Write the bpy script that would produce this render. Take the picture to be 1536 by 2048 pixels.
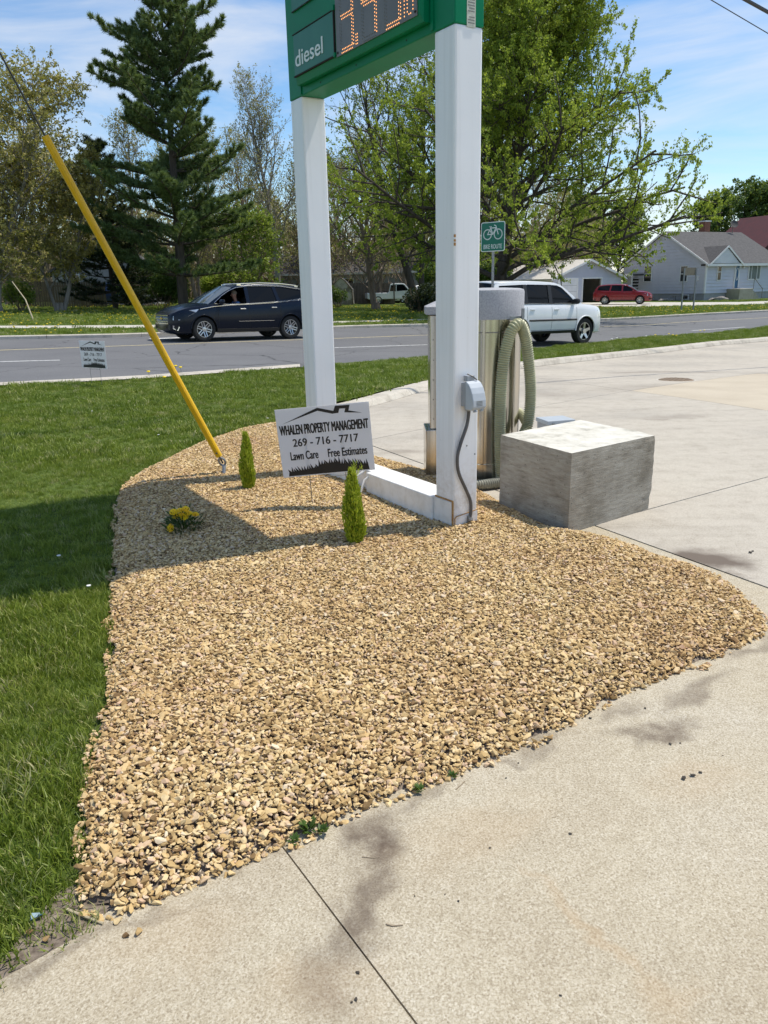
import bpy, bmesh, math, random
import numpy as np
from mathutils import Vector, Matrix

for o in list(bpy.data.objects):
    bpy.data.objects.remove(o, do_unlink=True)
SC = bpy.context.scene
COL = SC.collection
RNG = np.random.default_rng(7)
random.seed(7)

# ------------------------------------------------------------------ camera
F, CAMH, PITCH, ROLL = 1538.0, 1.5, math.radians(16.4), 0.023
_f = np.array([0, math.cos(PITCH), -math.sin(PITCH)])
_r = np.array([1.0, 0, 0])
_u = np.cross(_r, _f)
AR = math.cos(-ROLL) * _r + math.sin(-ROLL) * _u
AU = -math.sin(-ROLL) * _r + math.cos(-ROLL) * _u
cam_d = bpy.data.cameras.new('camera')
cam = bpy.data.objects.new('camera', cam_d)
COL.objects.link(cam)
cam_d.sensor_fit = 'HORIZONTAL'
cam_d.sensor_width = 36
cam_d.lens = 36 * F / 1536
cam_d.clip_end = 3000
cam_d.clip_start = 0.05
M = Matrix.Identity(4)
for i in range(3):
    M[i][0], M[i][1], M[i][2] = AR[i], AU[i], -_f[i]
M[2][3] = CAMH
cam.matrix_world = M
SC.camera = cam
SC.render.resolution_x, SC.render.resolution_y = 768, 1024

# ------------------------------------------------------------------ light
SUN_EL = math.radians(65.3)
SUN_H = np.array([.93, .37]) / math.hypot(.93, .37)
sd = bpy.data.lights.new('sun', 'SUN')
sd.energy, sd.angle, sd.color = 4.3, math.radians(0.53), (1, .94, .83)
sun = bpy.data.objects.new('sun', sd)
COL.objects.link(sun)
ldir = Vector((-SUN_H[0] * math.cos(SUN_EL), -SUN_H[1] * math.cos(SUN_EL), -math.sin(SUN_EL)))
sun.rotation_euler = ldir.to_track_quat('-Z', 'Y').to_euler()
sun.location = (20, 8, 40)

W = bpy.data.worlds.new('World')
SC.world = W
W.use_nodes = True
wn, wl = W.node_tree.nodes, W.node_tree.links
wn.clear()
sky = wn.new('ShaderNodeTexSky')
sky.sky_type = 'NISHITA'
sky.sun_disc = False
sky.sun_elevation = SUN_EL
sky.sun_rotation = math.atan2(SUN_H[0], SUN_H[1])
sky.air_density, sky.dust_density, sky.ozone_density = 1.0, 0.15, 2.5
tc = wn.new('ShaderNodeTexCoord')
mp = wn.new('ShaderNodeMapping')
mp.inputs['Rotation'].default_value = (0.1, 0.25, 0.5)
mp.inputs['Scale'].default_value = (1.3, 1.8, 6.0)
n1 = wn.new('ShaderNodeTexNoise')
n1.inputs['Scale'].default_value = 1.5
n1.inputs['Detail'].default_value = 9
n1.inputs['Roughness'].default_value = 0.58
n1.inputs['Distortion'].default_value = 0.5
cr = wn.new('ShaderNodeValToRGB')
cr.color_ramp.elements[0].position, cr.color_ramp.elements[1].position = .45, .74
mx = wn.new('ShaderNodeMix')
mx.data_type = 'RGBA'
mx.inputs[7].default_value = (5.4, 5.55, 5.8, 1)
bg = wn.new('ShaderNodeBackground')
bg.inputs['Strength'].default_value = 0.15
wo = wn.new('ShaderNodeOutputWorld')
wl.new(tc.outputs['Generated'], mp.inputs['Vector'])
wl.new(mp.outputs[0], n1.inputs['Vector'])
wl.new(n1.outputs['Fac'], cr.inputs[0])
wl.new(cr.outputs['Color'], mx.inputs[0])
hs_sky = wn.new('ShaderNodeHueSaturation')
hs_sky.inputs['Saturation'].default_value = 1.18
wl.new(sky.outputs[0], hs_sky.inputs['Color'])
wl.new(hs_sky.outputs[0], mx.inputs[6])
wl.new(mx.outputs[2], bg.inputs['Color'])
wl.new(bg.outputs[0], wo.inputs['Surface'])

vs = SC.view_settings
vs.view_transform = 'Standard'
vs.look = 'None'
vs.exposure = 0.12
vs.gamma = 1.0
SC.display_settings.display_device = 'sRGB'

# ------------------------------------------------------------------ pixel -> place
CP = np.array([0, 0, CAMH])


def ray(px, py):
    return _f + AR * (px - 768) / F - AU * (py - 1024) / F


def gz(x, y):
    t = np.clip((np.asarray(y, float) - 7) / 13.0, 0, 1)
    s = t * t * (3 - 2 * t)
    return s * (-0.25 - 0.03 * np.clip(x, -25, 13))


def G(px, py, dz=0.0):
    """where the sight line of a photo pixel meets the terrain"""
    z = 0.0
    d = ray(px, py)
    for _ in range(60):
        p = CP + d * ((z + dz - CAMH) / d[2])
        z = 0.5 * z + 0.5 * float(gz(p[0], p[1]))
    return p


def atY(px, py, y):
    d = ray(px, py)
    return CP + d * (y / d[1])


def onplane(px, py, o, n):
    d = ray(px, py)
    return CP + d * (((np.asarray(o) - CP) @ n) / (d @ n))


# ------------------------------------------------------------------ materials
MATS = {}


def new_mat(name):
    m = bpy.data.materials.new(name)
    m.use_nodes = True
    nt = m.node_tree
    b = nt.nodes['Principled BSDF']
    MATS[name] = m
    return m, nt, b


def pos_node(nt, space='world'):
    if space == 'world':
        return nt.nodes.new('ShaderNodeNewGeometry').outputs['Position']
    return nt.nodes.new('ShaderNodeTexCoord').outputs['Object']


def noise(nt, vec, scale, detail=4, rough=.55, stretch=None):
    if stretch:
        mpn = nt.nodes.new('ShaderNodeMapping')
        mpn.inputs['Scale'].default_value = stretch
        nt.links.new(vec, mpn.inputs['Vector'])
        vec = mpn.outputs[0]
    n = nt.nodes.new('ShaderNodeTexNoise')
    n.inputs['Scale'].default_value = scale
    n.inputs['Detail'].default_value = detail
    n.inputs['Roughness'].default_value = rough
    nt.links.new(vec, n.inputs['Vector'])
    return n.outputs['Fac']


def ramp(nt, fac, stops):
    c = nt.nodes.new('ShaderNodeValToRGB')
    e = c.color_ramp.elements
    while len(e) < len(stops):
        e.new(0.5)
    for i, (p, col) in enumerate(stops):
        e[i].position = p
        e[i].color = (*col, 1) if len(col) == 3 else col
    nt.links.new(fac, c.inputs[0])
    return c.outputs['Color']


def mixc(nt, fac, a, b, mode='MIX'):
    m = nt.nodes.new('ShaderNodeMix')
    m.data_type = 'RGBA'
    m.blend_type = mode
    for v, i in ((fac, 0), (a, 6), (b, 7)):
        if isinstance(v, (int, float)):
            m.inputs[i].default_value = v
        elif isinstance(v, tuple):
            m.inputs[i].default_value = (*v, 1)
        else:
            nt.links.new(v, m.inputs[i])
    return m.outputs[2]


def bump(nt, b, h, strength, dist=.01):
    bn = nt.nodes.new('ShaderNodeBump')
    bn.inputs['Strength'].default_value = strength
    bn.inputs['Distance'].default_value = dist
    nt.links.new(h, bn.inputs['Height'])
    nt.links.new(bn.outputs[0], b.inputs['Normal'])


def simple(name, col, col2=None, rough=.5, metal=0.0, scale=8, bmp=0, space='object', detail=5, spec=None, stretch=None, lo=.35, hi=.65, coat=0):
    m, nt, b = new_mat(name)
    b.inputs['Roughness'].default_value = rough
    b.inputs['Metallic'].default_value = metal
    if coat:
        b.inputs['Coat Weight'].default_value = coat
        b.inputs['Coat Roughness'].default_value = .03
    if spec is not None:
        b.inputs['Specular IOR Level'].default_value = spec
    p = pos_node(nt, space)
    f = noise(nt, p, scale, detail, stretch=stretch)
    if col2 is None:
        col2 = tuple(c * .9 for c in col)
    nt.links.new(ramp(nt, f, [(lo, col), (hi, col2)]), b.inputs['Base Color'])
    if bmp:
        bump(nt, b, f, bmp)
    return m


def foliage(name, c_dark, c_mid, c_light, trans=.35, rough=.5, big=.35):
    """leaves: colour per leaf from the face attribute 'tint' plus a broad drift through the crown"""
    m, nt, b = new_mat(name)
    at = nt.nodes.new('ShaderNodeAttribute')
    at.attribute_name = 'tint'
    n = noise(nt, pos_node(nt), big, 2)
    add = nt.nodes.new('ShaderNodeMath')
    add.operation = 'MULTIPLY_ADD'
    add.inputs[1].default_value = .65
    nt.links.new(at.outputs['Fac'], add.inputs[0])
    sc = nt.nodes.new('ShaderNodeMath')
    sc.operation = 'MULTIPLY'
    sc.inputs[1].default_value = .38
    nt.links.new(n, sc.inputs[0])
    nt.links.new(sc.outputs[0], add.inputs[2])
    col = ramp(nt, add.outputs[0], [(.1, c_dark), (.5, c_mid), (.9, c_light)])
    nt.links.new(col, b.inputs['Base Color'])
    b.inputs['Roughness'].default_value = rough
    b.inputs['Specular IOR Level'].default_value = .3
    tr = nt.nodes.new('ShaderNodeBsdfTranslucent')
    nt.links.new(mixc(nt, .5, col, (.35, .45, .05), 'MIX'), tr.inputs['Color'])
    ms = nt.nodes.new('ShaderNodeMixShader')
    ms.inputs[0].default_value = trans
    nt.links.new(b.outputs[0], ms.inputs[1])
    nt.links.new(tr.outputs[0], ms.inputs[2])
    nt.links.new(ms.outputs[0], nt.nodes['Material Output'].inputs['Surface'])
    return m


def stain_mask(nt, pos, specs, nscale=5.0):
    """worn / dirty patches with a shape of their own, given as ellipses on the ground"""
    wob = nt.nodes.new('ShaderNodeTexNoise')
    wob.inputs['Scale'].default_value = nscale
    wob.inputs['Detail'].default_value = 5
    nt.links.new(pos, wob.inputs['Vector'])
    off = nt.nodes.new('ShaderNodeVectorMath')
    off.operation = 'MULTIPLY_ADD'
    off.inputs[1].default_value = (.28, .28, 0)
    nt.links.new(wob.outputs['Color'], off.inputs[0])
    nt.links.new(pos, off.inputs[2])
    total = None
    for (cx, cy, rx, ry, rot, st) in specs:
        mpn = nt.nodes.new('ShaderNodeMapping')
        mpn.vector_type = 'TEXTURE'
        mpn.inputs['Location'].default_value = (cx + .14, cy + .14, 0)
        mpn.inputs['Rotation'].default_value = (0, 0, rot)
        mpn.inputs['Scale'].default_value = (rx, ry, 50)
        nt.links.new(off.outputs[0], mpn.inputs['Vector'])
        ln = nt.nodes.new('ShaderNodeVectorMath')
        ln.operation = 'LENGTH'
        nt.links.new(mpn.outputs[0], ln.inputs[0])
        mr = nt.nodes.new('ShaderNodeMapRange')
        mr.interpolation_type = 'SMOOTHSTEP'
        mr.inputs[1].default_value, mr.inputs[2].default_value = 1.0, .15
        mr.inputs[3].default_value, mr.inputs[4].default_value = 0, st
        nt.links.new(ln.outputs['Value'], mr.inputs[0])
        if total is None:
            total = mr.outputs[0]
        else:
            a = nt.nodes.new('ShaderNodeMath')
            a.operation = 'MAXIMUM'
            nt.links.new(total, a.inputs[0])
            nt.links.new(mr.outputs[0], a.inputs[1])
            total = a.outputs[0]
    return total


def gp(px, py):
    g = G(px, py)
    return g[0], g[1]


# exposed-aggregate apron in front
m, nt, b = new_mat('concrete_apron')
P = pos_node(nt)
agg = nt.nodes.new('ShaderNodeTexVoronoi')
agg.inputs['Scale'].default_value = 210
nt.links.new(P, agg.inputs['Vector'])
fine = noise(nt, P, 170, 4, .8)
mid = noise(nt, P, 16, 5, .7)
big = noise(nt, P, 1.3, 4)
bwv = nt.nodes.new('ShaderNodeRGBToBW')
nt.links.new(agg.outputs['Color'], bwv.inputs[0])
c = ramp(nt, bwv.outputs[0], [(.15, (.27, .225, .16)), (.33, (.40, .35, .262)), (.5, (.485, .435, .335)), (.68, (.555, .505, .405)), (.85, (.66, .62, .525))])
c = mixc(nt, .55, c, ramp(nt, fine, [(.34, (.19, .15, .105)), (.5, (.475, .415, .31)), (.68, (.71, .66, .555))]))
c = mixc(nt, .35, c, ramp(nt, mid, [(.3, (.72, .69, .64)), (.6, (1, 1, 1))]), 'MULTIPLY')
c = mixc(nt, .8, c, ramp(nt, big, [(.3, (.84, .80, .74)), (.5, (.97, .95, .90)), (.7, (1, 1, 1))]), 'MULTIPLY')
dirt = []
for (x, y, rx, ry, rot, s) in [(755, 1690, .12, .24, -.35, 1.0), (710, 1830, .11, .32, -.15, .85), (655, 1960, .16, .18, 0, .5), (1300, 1465, .26, .07, .3, .8),
                               (1010, 1535, .09, .03, 0, .5), (1400, 1385, .35, .06, .62, .6), (1240, 1430, .2, .05, .6, .5), (1080, 1505, .16, .04, .6, .45), (850, 1600, .16, .04, .6, .45), (500, 1745, .12, .03, .6, .35), (1500, 1300, .25, .06, .6, .6), (120, 1900, .25, .06, .55, .55), (300, 1835, .15, .03, .5, .4)]:
    gx, gy = gp(x, y)
    dirt.append((gx, gy, rx, ry, rot, s))
st = stain_mask(nt, P, dirt)
spk = noise(nt, P, 26, 6, .7)
stm = nt.nodes.new('ShaderNodeMath')
stm.operation = 'MULTIPLY'
nt.links.new(st, stm.inputs[0])
nt.links.new(ramp(nt, spk, [(.3, (.6, .6, .6)), (.6, (1, 1, 1))]), stm.inputs[1])
c = mixc(nt, stm.outputs[0], c, (.13, .098, .072))
rust = []
for (x, y, rx, ry, rot, s) in [(1190, 1870, .035, .32, .62, .26), (1400, 1560, .25, .14, .5, .16), (960, 1670, .35, .16, .5, .15), (330, 1890, .3, .16, .4, .14), (1330, 2000, .1, .1, 0, .22), (640, 1990, .25, .12, .3, .14)]:
    gx, gy = gp(x, y)
    rust.append((gx, gy, rx, ry, rot, s))
c = mixc(nt, stain_mask(nt, P, rust, 7), c, (.42, .27, .13))
nt.links.new(c, b.inputs['Base Color'])
b.inputs['Roughness'].default_value = .9
b.inputs['Specular IOR Level'].default_value = .25
bump(nt, b, fine, .5, .004)

# paler poured concrete of the lot
m, nt, b = new_mat('concrete_lot')
P = pos_node(nt)
fine = noise(nt, P, 120, 4, .7)
mid = noise(nt, P, 7, 5, .65)
big = noise(nt, P, .55, 4)
c = ramp(nt, fine, [(.3, (.36, .325, .27)), (.5, (.49, .455, .395)), (.7, (.575, .54, .475))])
c = mixc(nt, .8, c, ramp(nt, mid, [(.28, (.78, .76, .74)), (.5, (.96, .95, .94)), (.72, (1, 1, 1))]), 'MULTIPLY')
c = mixc(nt, .8, c, ramp(nt, big, [(.3, (.74, .73, .72)), (.5, (.95, .93, .90)), (.7, (1, .985, .95))]), 'MULTIPLY')
streak = noise(nt, P, 1.6, 5, .6, stretch=(.5, 2.2, 1))
c = mixc(nt, .6, c, ramp(nt, streak, [(.25, (.72, .71, .70)), (.48, (1, 1, 1))]), 'MULTIPLY')
dirt = []
for (x, y, rx, ry, rot, s) in [(1415, 1121, .30, .24, -.3, 1.25), (1465, 1130, .22, .18, 0, 1.1), (1375, 1116, .16, .14, 0, 1.0), (1440, 1148, .25, .05, -.9, .6), (1520, 1195, .25, .06, -.9, .9), (1300, 745, 1.6, .35, .3, .4), (1415, 745, .8, .16, .2, .55),
                               (1310, 840, .28, .07, .2, .5), (1350, 835, .8, .25, .2, .3), (800, 905, .35, .2, 0, .45), (1330, 775, 2.2, 1.0, .3, .25), (1100, 790, .5, .6, 0, .2)]:
    gx, gy = gp(x, y)
    dirt.append((gx, gy, rx, ry, rot, s))
c = mixc(nt, stain_mask(nt, P, dirt), c, (.15, .12, .095))
nt.links.new(c, b.inputs['Base Color'])
b.inputs['Roughness'].default_value = .88
b.inputs['Specular IOR Level'].default_value = .25
bump(nt, b, fine, .3, .004)

# tan slab in the lot
m, nt, b = new_mat('concrete_tan')
P = pos_node(nt)
fine = noise(nt, P, 120, 4, .7)
c = ramp(nt, fine, [(.3, (.40, .34, .25)), (.5, (.50, .43, .325)), (.7, (.56, .50, .39))])
c = mixc(nt, .7, c, ramp(nt, noise(nt, P, 1.1, 5), [(.3, (.82, .8, .78)), (.6, (1, 1, 1))]), 'MULTIPLY')
nt.links.new(c, b.inputs['Base Color'])
b.inputs['Roughness'].default_value = .88
bump(nt, b, fine, .3, .004)

m, nt, b = new_mat('kerb_concrete')
P = pos_node(nt)
c = ramp(nt, noise(nt, P, 90, 4, .7), [(.3, (.40, .365, .305)), (.5, (.53, .495, .43)), (.7, (.61, .57, .50))])
c = mixc(nt, .85, c, ramp(nt, noise(nt, P, 2.2, 6, .65), [(.3, (.52, .49, .46)), (.5, (.93, .91, .88)), (.7, (1, 1, 1))]), 'MULTIPLY')
crk = nt.nodes.new('ShaderNodeTexVoronoi')
crk.feature = 'DISTANCE_TO_EDGE'
crk.inputs['Scale'].default_value = 3.1
nt.links.new(P, crk.inputs['Vector'])
c = mixc(nt, ramp(nt, crk.outputs['Distance'], [(.0, (.55, .55, .55)), (.015, (0, 0, 0))]), c, (.22, .19, .15))
nt.links.new(c, b.inputs['Base Color'])
b.inputs['Roughness'].default_value = .9
bump(nt, b, noise(nt, P, 60, 4), .3, .006)

# pebbles: one colour per stone
m, nt, b = new_mat('pebble')
oi = nt.nodes.new('ShaderNodeObjectInfo')
P = pos_node(nt)
c = ramp(nt, oi.outputs['Random'], [(.0, (.20, .125, .060)), (.12, (.40, .28, .13)), (.35, (.57, .415, .20)), (.6, (.67, .51, .27)), (.82, (.74, .60, .36)), (.93, (.60, .43, .30)), (1, (.78, .68, .50))])
c = mixc(nt, .45, c, ramp(nt, noise(nt, P, 110, 3), [(.3, (.72, .66, .58)), (.6, (1, 1, 1))]), 'MULTIPLY')
c = mixc(nt, .85, c, ramp(nt, noise(nt, P, 1.1, 4, .6), [(.32, (1, .985, .94)), (.5, (.97, .92, .86)), (.68, (.86, .76, .70))]), 'MULTIPLY')
nt.links.new(c, b.inputs['Base Color'])
b.inputs['Roughness'].default_value = .88
b.inputs['Specular IOR Level'].default_value = .25
bump(nt, b, noise(nt, P, 300, 3), .25, .002)

simple('soil', (.10, .075, .055), (.27, .22, .17), .95, scale=45, bmp=.6, space='world')
simple('clod', (.05, .042, .034), (.11, .09, .07), .95, scale=40, bmp=.5)

# lawn ground under the blades
m, nt, b = new_mat('lawn_ground')
P = pos_node(nt)
c = ramp(nt, noise(nt, P, 38, 5, .7), [(.3, (.040, .058, .016)), (.5, (.085, .125, .026)), (.7, (.15, .19, .05))])
c = mixc(nt, .55, c, ramp(nt, noise(nt, P, .8, 4), [(.3, (.7, .8, .55)), (.5, (1, 1, 1)), (.7, (1, .95, .7))]), 'MULTIPLY')
nt.links.new(c, b.inputs['Base Color'])
b.inputs['Roughness'].default_value = .95
b.inputs['Specular IOR Level'].default_value = .1
bump(nt, b, noise(nt, P, 60, 4), .8, .02)

# grass blades: colour from instance random and broad patches
m, nt, b = new_mat('grass_blade')
oi = nt.nodes.new('ShaderNodeObjectInfo')
P = pos_node(nt)
c = ramp(nt, oi.outputs['Random'], [(0, (.115, .160, .020)), (.45, (.205, .265, .036)), (.78, (.290, .345, .058)), (.92, (.38, .40, .13)), (1, (.56, .50, .27))])
c = mixc(nt, .7, c, ramp(nt, noise(nt, P, .9, 4, .6), [(.28, (.50, .66, .42)), (.5, (1, 1, 1)), (.74, (1.0, .95, .62))]), 'MULTIPLY')
nt.links.new(c, b.inputs['Base Color'])
b.inputs['Roughness'].default_value = .45
b.inputs['Specular IOR Level'].default_value = .35
tr = nt.nodes.new('ShaderNodeBsdfTranslucent')
nt.links.new(mixc(nt, .5, c, (.25, .36, .02)), tr.inputs['Color'])
ms = nt.nodes.new('ShaderNodeMixShader')
ms.inputs[0].default_value = .3
nt.links.new(b.outputs[0], ms.inputs[1])
nt.links.new(tr.outputs[0], ms.inputs[2])
nt.links.new(ms.outputs[0], nt.nodes['Material Output'].inputs['Surface'])

# asphalt
m, nt, b = new_mat('asphalt')
P = pos_node(nt)
c = ramp(nt, noise(nt, P, 55, 4, .75), [(.3, (.10, .10, .102)), (.5, (.152, .152, .154)), (.7, (.21, .21, .212))])
c = mixc(nt, .7, c, ramp(nt, noise(nt, P, .45, 4), [(.3, (.78, .78, .8)), (.65, (1, 1, 1))]), 'MULTIPLY')
crk = nt.nodes.new('ShaderNodeTexVoronoi')
crk.feature = 'DISTANCE_TO_EDGE'
crk.inputs['Scale'].default_value = .22
crk.inputs['Randomness'].default_value = 1
wv = nt.nodes.new('ShaderNodeVectorMath')
wv.operation = 'MULTIPLY_ADD'
wv.inputs[1].default_value = (.9, .9, 0)
wt = nt.nodes.new('ShaderNodeTexNoise')
wt.inputs['Scale'].default_value = 1.2
nt.links.new(P, wt.inputs['Vector'])
nt.links.new(wt.outputs['Color'], wv.inputs[0])
nt.links.new(P, wv.inputs[2])
nt.links.new(wv.outputs[0], crk.inputs['Vector'])
c = mixc(nt, ramp(nt, crk.outputs['Distance'], [(.0, (.8, .8, .8)), (.006, (0, 0, 0))]), c, (.03, .03, .03))
nt.links.new(c, b.inputs['Base Color'])
b.inputs['Roughness'].default_value = .8
b.inputs['Specular IOR Level'].default_value = .3
bump(nt, b, noise(nt, P, 120, 3), .3, .005)

simple('road_white', (.72, .72, .70), (.38, .38, .37), .7, scale=9, space='world', lo=.45, hi=.75)
simple('road_yellow', (.60, .50, .26), (.34, .32, .26), .7, scale=9, space='world', lo=.4, hi=.7)
simple('sidewalk', (.55, .52, .45), (.44, .41, .35), .9, scale=6, space='world')

# white painted steel with rain streaks and grime
m, nt, b = new_mat('white_steel')
P = pos_node(nt)
c = ramp(nt, noise(nt, P, 2.0, 5), [(.3, (.85, .855, .86)), (.7, (.90, .905, .91))])
c = mixc(nt, ramp(nt, noise(nt, P, 18, 4, .6, stretch=(1, 1, .03)), [(.52, (0, 0, 0)), (.85, (.35, .35, .35))]), c, (.55, .54, .50))
c = mixc(nt, ramp(nt, noise(nt, P, 40, 5, .7), [(.66, (0, 0, 0)), (.82, (.6, .6, .6))]), c, (.42, .37, .30))
nt.links.new(c, b.inputs['Base Color'])
b.inputs['Roughness'].default_value = .42
b.inputs['Specular IOR Level'].default_value = .4
sep = nt.nodes.new('ShaderNodeSeparateXYZ')
nt.links.new(P, sep.inputs[0])
mrz = nt.nodes.new('ShaderNodeMapRange')
mrz.inputs[1].default_value, mrz.inputs[2].default_value = .55, .03
nt.links.new(sep.outputs['Z'], mrz.inputs[0])
spl = nt.nodes.new('ShaderNodeMath')
spl.operation = 'MULTIPLY'
nt.links.new(mrz.outputs[0], spl.inputs[0])
nt.links.new(ramp(nt, noise(nt, P, 24, 6, .75), [(.42, (0, 0, 0)), (.72, (.8, .8, .8))]), spl.inputs[1])
nt.links.new(mixc(nt, spl.outputs[0], c, (.44, .36, .26)), b.inputs['Base Color'])
simple('white_beam', (.80, .79, .76), (.66, .63, .57), .6, scale=14, bmp=.15, space='world', lo=.45, hi=.8)
simple('rust', (.30, .13, .035), (.50, .33, .13), .9, scale=60, bmp=.5, space='world')
simple('dark_gap', (.02, .018, .015), None, .9)
simple('sign_green', (.0, .200, .085), (.0, .175, .075), .42, scale=3, space='world', spec=.18)
simple('sign_panel', (.018, .155, .095), (.026, .17, .105), .35, scale=6, space='world', spec=.3)
simple('sign_letter', (.80, .86, .83), None, .5)
simple('led_screen', (.15, .145, .14), (.19, .183, .175), .4, scale=3, space='world', spec=.3)
simple('led_off', (.16, .15, .12), None, .4)
m, nt, b = new_mat('led_on')
b.inputs['Base Color'].default_value = (.5, .2, .06, 1)
b.inputs['Emission Color'].default_value = (1, .42, .14, 1)
b.inputs['Emission Strength'].default_value = 2.2
simple('sticker', (.66, .66, .55), (.5, .5, .42), .6, scale=60)
simple('print_grey', (.22, .22, .2), None, .6)

# stainless steel
m, nt, b = new_mat('stainless')
P = pos_node(nt, 'object')
b.inputs['Metallic'].default_value = 1
c = ramp(nt, noise(nt, P, 13, 3, .6, stretch=(1, 1, .008)), [(.32, (.24, .225, .20)), (.5, (.50, .475, .43)), (.68, (.74, .71, .66))])  # vertical light and dark bands painted into the colour in place of reflections
nt.links.new(c, b.inputs['Base Color'])
rr = ramp(nt, noise(nt, P, 30, 4, .6, stretch=(1, 1, .01)), [(.3, (.14, .14, .14)), (.7, (.26, .26, .26))])
nt.links.new(rr, b.inputs['Roughness'])
simple('lid_grey', (.42, .42, .44), (.31, .31, .335), .75, scale=90, bmp=.1, detail=3)
simple('hose', (.42, .41, .245), (.33, .32, .19), .4, scale=7)
simple('hose_grey', (.33, .33, .27), (.22, .22, .18), .45, scale=7)
simple('galvanised', (.34, .35, .36), (.22, .23, .24), .5, .6, scale=30)
simple('pvc_grey', (.36, .375, .395), (.32, .335, .35), .45, scale=20)
simple('pvc_light', (.46, .50, .54), (.43, .47, .51), .42, scale=20)
simple('conduit', (.115, .11, .105), (.085, .08, .078), .5, scale=20)
simple('yellow_plastic', (.82, .50, .012), (.74, .43, .010), .38, scale=4)
simple('bolt_steel', (.30, .29, .27), (.16, .14, .12), .5, .7, scale=60)

# cast concrete block with board marks
m, nt, b = new_mat('block_side')
P = pos_node(nt, 'object')
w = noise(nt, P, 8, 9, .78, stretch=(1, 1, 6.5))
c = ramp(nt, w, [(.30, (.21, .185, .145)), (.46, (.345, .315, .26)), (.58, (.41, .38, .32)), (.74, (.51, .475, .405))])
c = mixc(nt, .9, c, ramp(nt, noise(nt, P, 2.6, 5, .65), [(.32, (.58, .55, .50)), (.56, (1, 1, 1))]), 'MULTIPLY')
c = mixc(nt, ramp(nt, noise(nt, P, 5, 5, .7), [(.60, (0, 0, 0)), (.72, (.5, .5, .5))]), c, (.17, .155, .13))
pit = nt.nodes.new('ShaderNodeTexVoronoi')
pit.inputs['Scale'].default_value = 26
nt.links.new(P, pit.inputs['Vector'])
c = mixc(nt, ramp(nt, pit.outputs['Distance'], [(.07, (.9, .9, .9)), (.12, (0, 0, 0))]), c, (.06, .052, .042))
nt.links.new(c, b.inputs['Base Color'])
b.inputs['Roughness'].default_value = .92
bump(nt, b, w, .6, .012)
m, nt, b = new_mat('block_top')
P = pos_node(nt, 'object')
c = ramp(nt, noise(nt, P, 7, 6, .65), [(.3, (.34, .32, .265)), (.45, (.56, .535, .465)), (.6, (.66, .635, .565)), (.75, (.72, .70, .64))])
nt.links.new(c, b.inputs['Base Color'])
b.inputs['Roughness'].default_value = .92
bump(nt, b, noise(nt, P, 25, 5), .4, .01)

m = simple('sign_white', (.80, .80, .82), (.77, .77, .79), .45, scale=5)
nt = m.node_tree
tr = nt.nodes.new('ShaderNodeBsdfTranslucent')
tr.inputs['Color'].default_value = (.80, .80, .82, 1)
ms = nt.nodes.new('ShaderNodeMixShader')
ms.inputs[0].default_value = .5
nt.links.new(nt.nodes['Principled BSDF'].outputs[0], ms.inputs[1])
nt.links.new(tr.outputs[0], ms.inputs[2])
nt.links.new(ms.outputs[0], nt.nodes['Material Output'].inputs['Surface'])
simple('print_black', (.010, .010, .011), None, .5)
simple('wire', (.26, .26, .26), None, .45, .8)
simple('cable_dark', (.03, .03, .032), None, .6)
simple('street_green', (.0, .16, .10), (.0, .14, .09), .4)
simple('street_white', (.82, .86, .84), None, .4)
simple('board_brown', (.12, .105, .07), (.16, .14, .10), .7)
foliage('cypress_leaf', (.16, .24, .015), (.36, .44, .028), (.62, .66, .09), .35, big=6)
foliage('plant_leaf', (.018, .042, .012), (.035, .075, .020), (.06, .11, .03), .2, big=6)
simple('flower_yellow', (.95, .70, .010), (.92, .55, .008), .6, scale=40)
simple('flower_centre', (.45, .19, .006), None, .8)
simple('dandelion', (.84, .62, .01), None, .7)
simple('petal_white', (.75, .75, .70), None, .7)
simple('twig', (.22, .165, .11), (.33, .26, .18), .9, scale=40)
simple('straw', (.55, .47, .32), (.42, .35, .23), .8, scale=40)
simple('wrapper_blue', (.06, .17, .26), (.12, .25, .34), .4, scale=30)
simple('manhole_iron', (.20, .14, .09), (.29, .22, .15), .7, .3, scale=25, bmp=.5)

# vehicles
def paint(name, col, rough=.25, coat=1.0, metal=.3):
    m, nt, b = new_mat(name)
    f = noise(nt, pos_node(nt, 'object'), 3, 3)
    nt.links.new(ramp(nt, f, [(.3, col), (.7, tuple(c * .92 for c in col))]), b.inputs['Base Color'])
    b.inputs['Roughness'].default_value = rough
    b.inputs['Metallic'].default_value = metal
    b.inputs['Coat Weight'].default_value = coat
    b.inputs['Coat Roughness'].default_value = .04
    return m


paint('paint_navy', (.0035, .0075, .018), .22, .12, 0)
MATS['paint_navy'].node_tree.nodes['Principled BSDF'].inputs['Specular IOR Level'].default_value = .26
paint('paint_white', (.80, .81, .82), .35, .8, 0)
paint('paint_red', (.24, .008, .015), .25, .5, 0)
paint('paint_silver', (.55, .56, .57), .35, .8, .3)
paint('paint_blue', (.02, .05, .16), .35, .8, 0)
simple('trim_black', (.012, .012, .013), None, .55)
simple('interior', (.018, .017, .017), None, .8)
simple('tyre', (.014, .014, .014), (.022, .021, .02), .85, scale=20)
simple('alloy', (.62, .62, .63), None, .28, .9)
simple('alloy_dark', (.06, .06, .062), None, .4, .6)
simple('chrome', (.80, .80, .81), None, .12, 1.0)
simple('lamp_glass', (.62, .64, .66), (.45, .47, .5), .1, .4, scale=14)
simple('lamp_red', (.30, .01, .01), None, .2)
simple('lamp_amber', (.55, .20, .02), None, .2)
simple('gold_badge', (.55, .38, .10), None, .3, .8)
m, nt, b = new_mat('tinted_glass')
b.inputs['Base Color'].default_value = (.006, .007, .008, 1)
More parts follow.
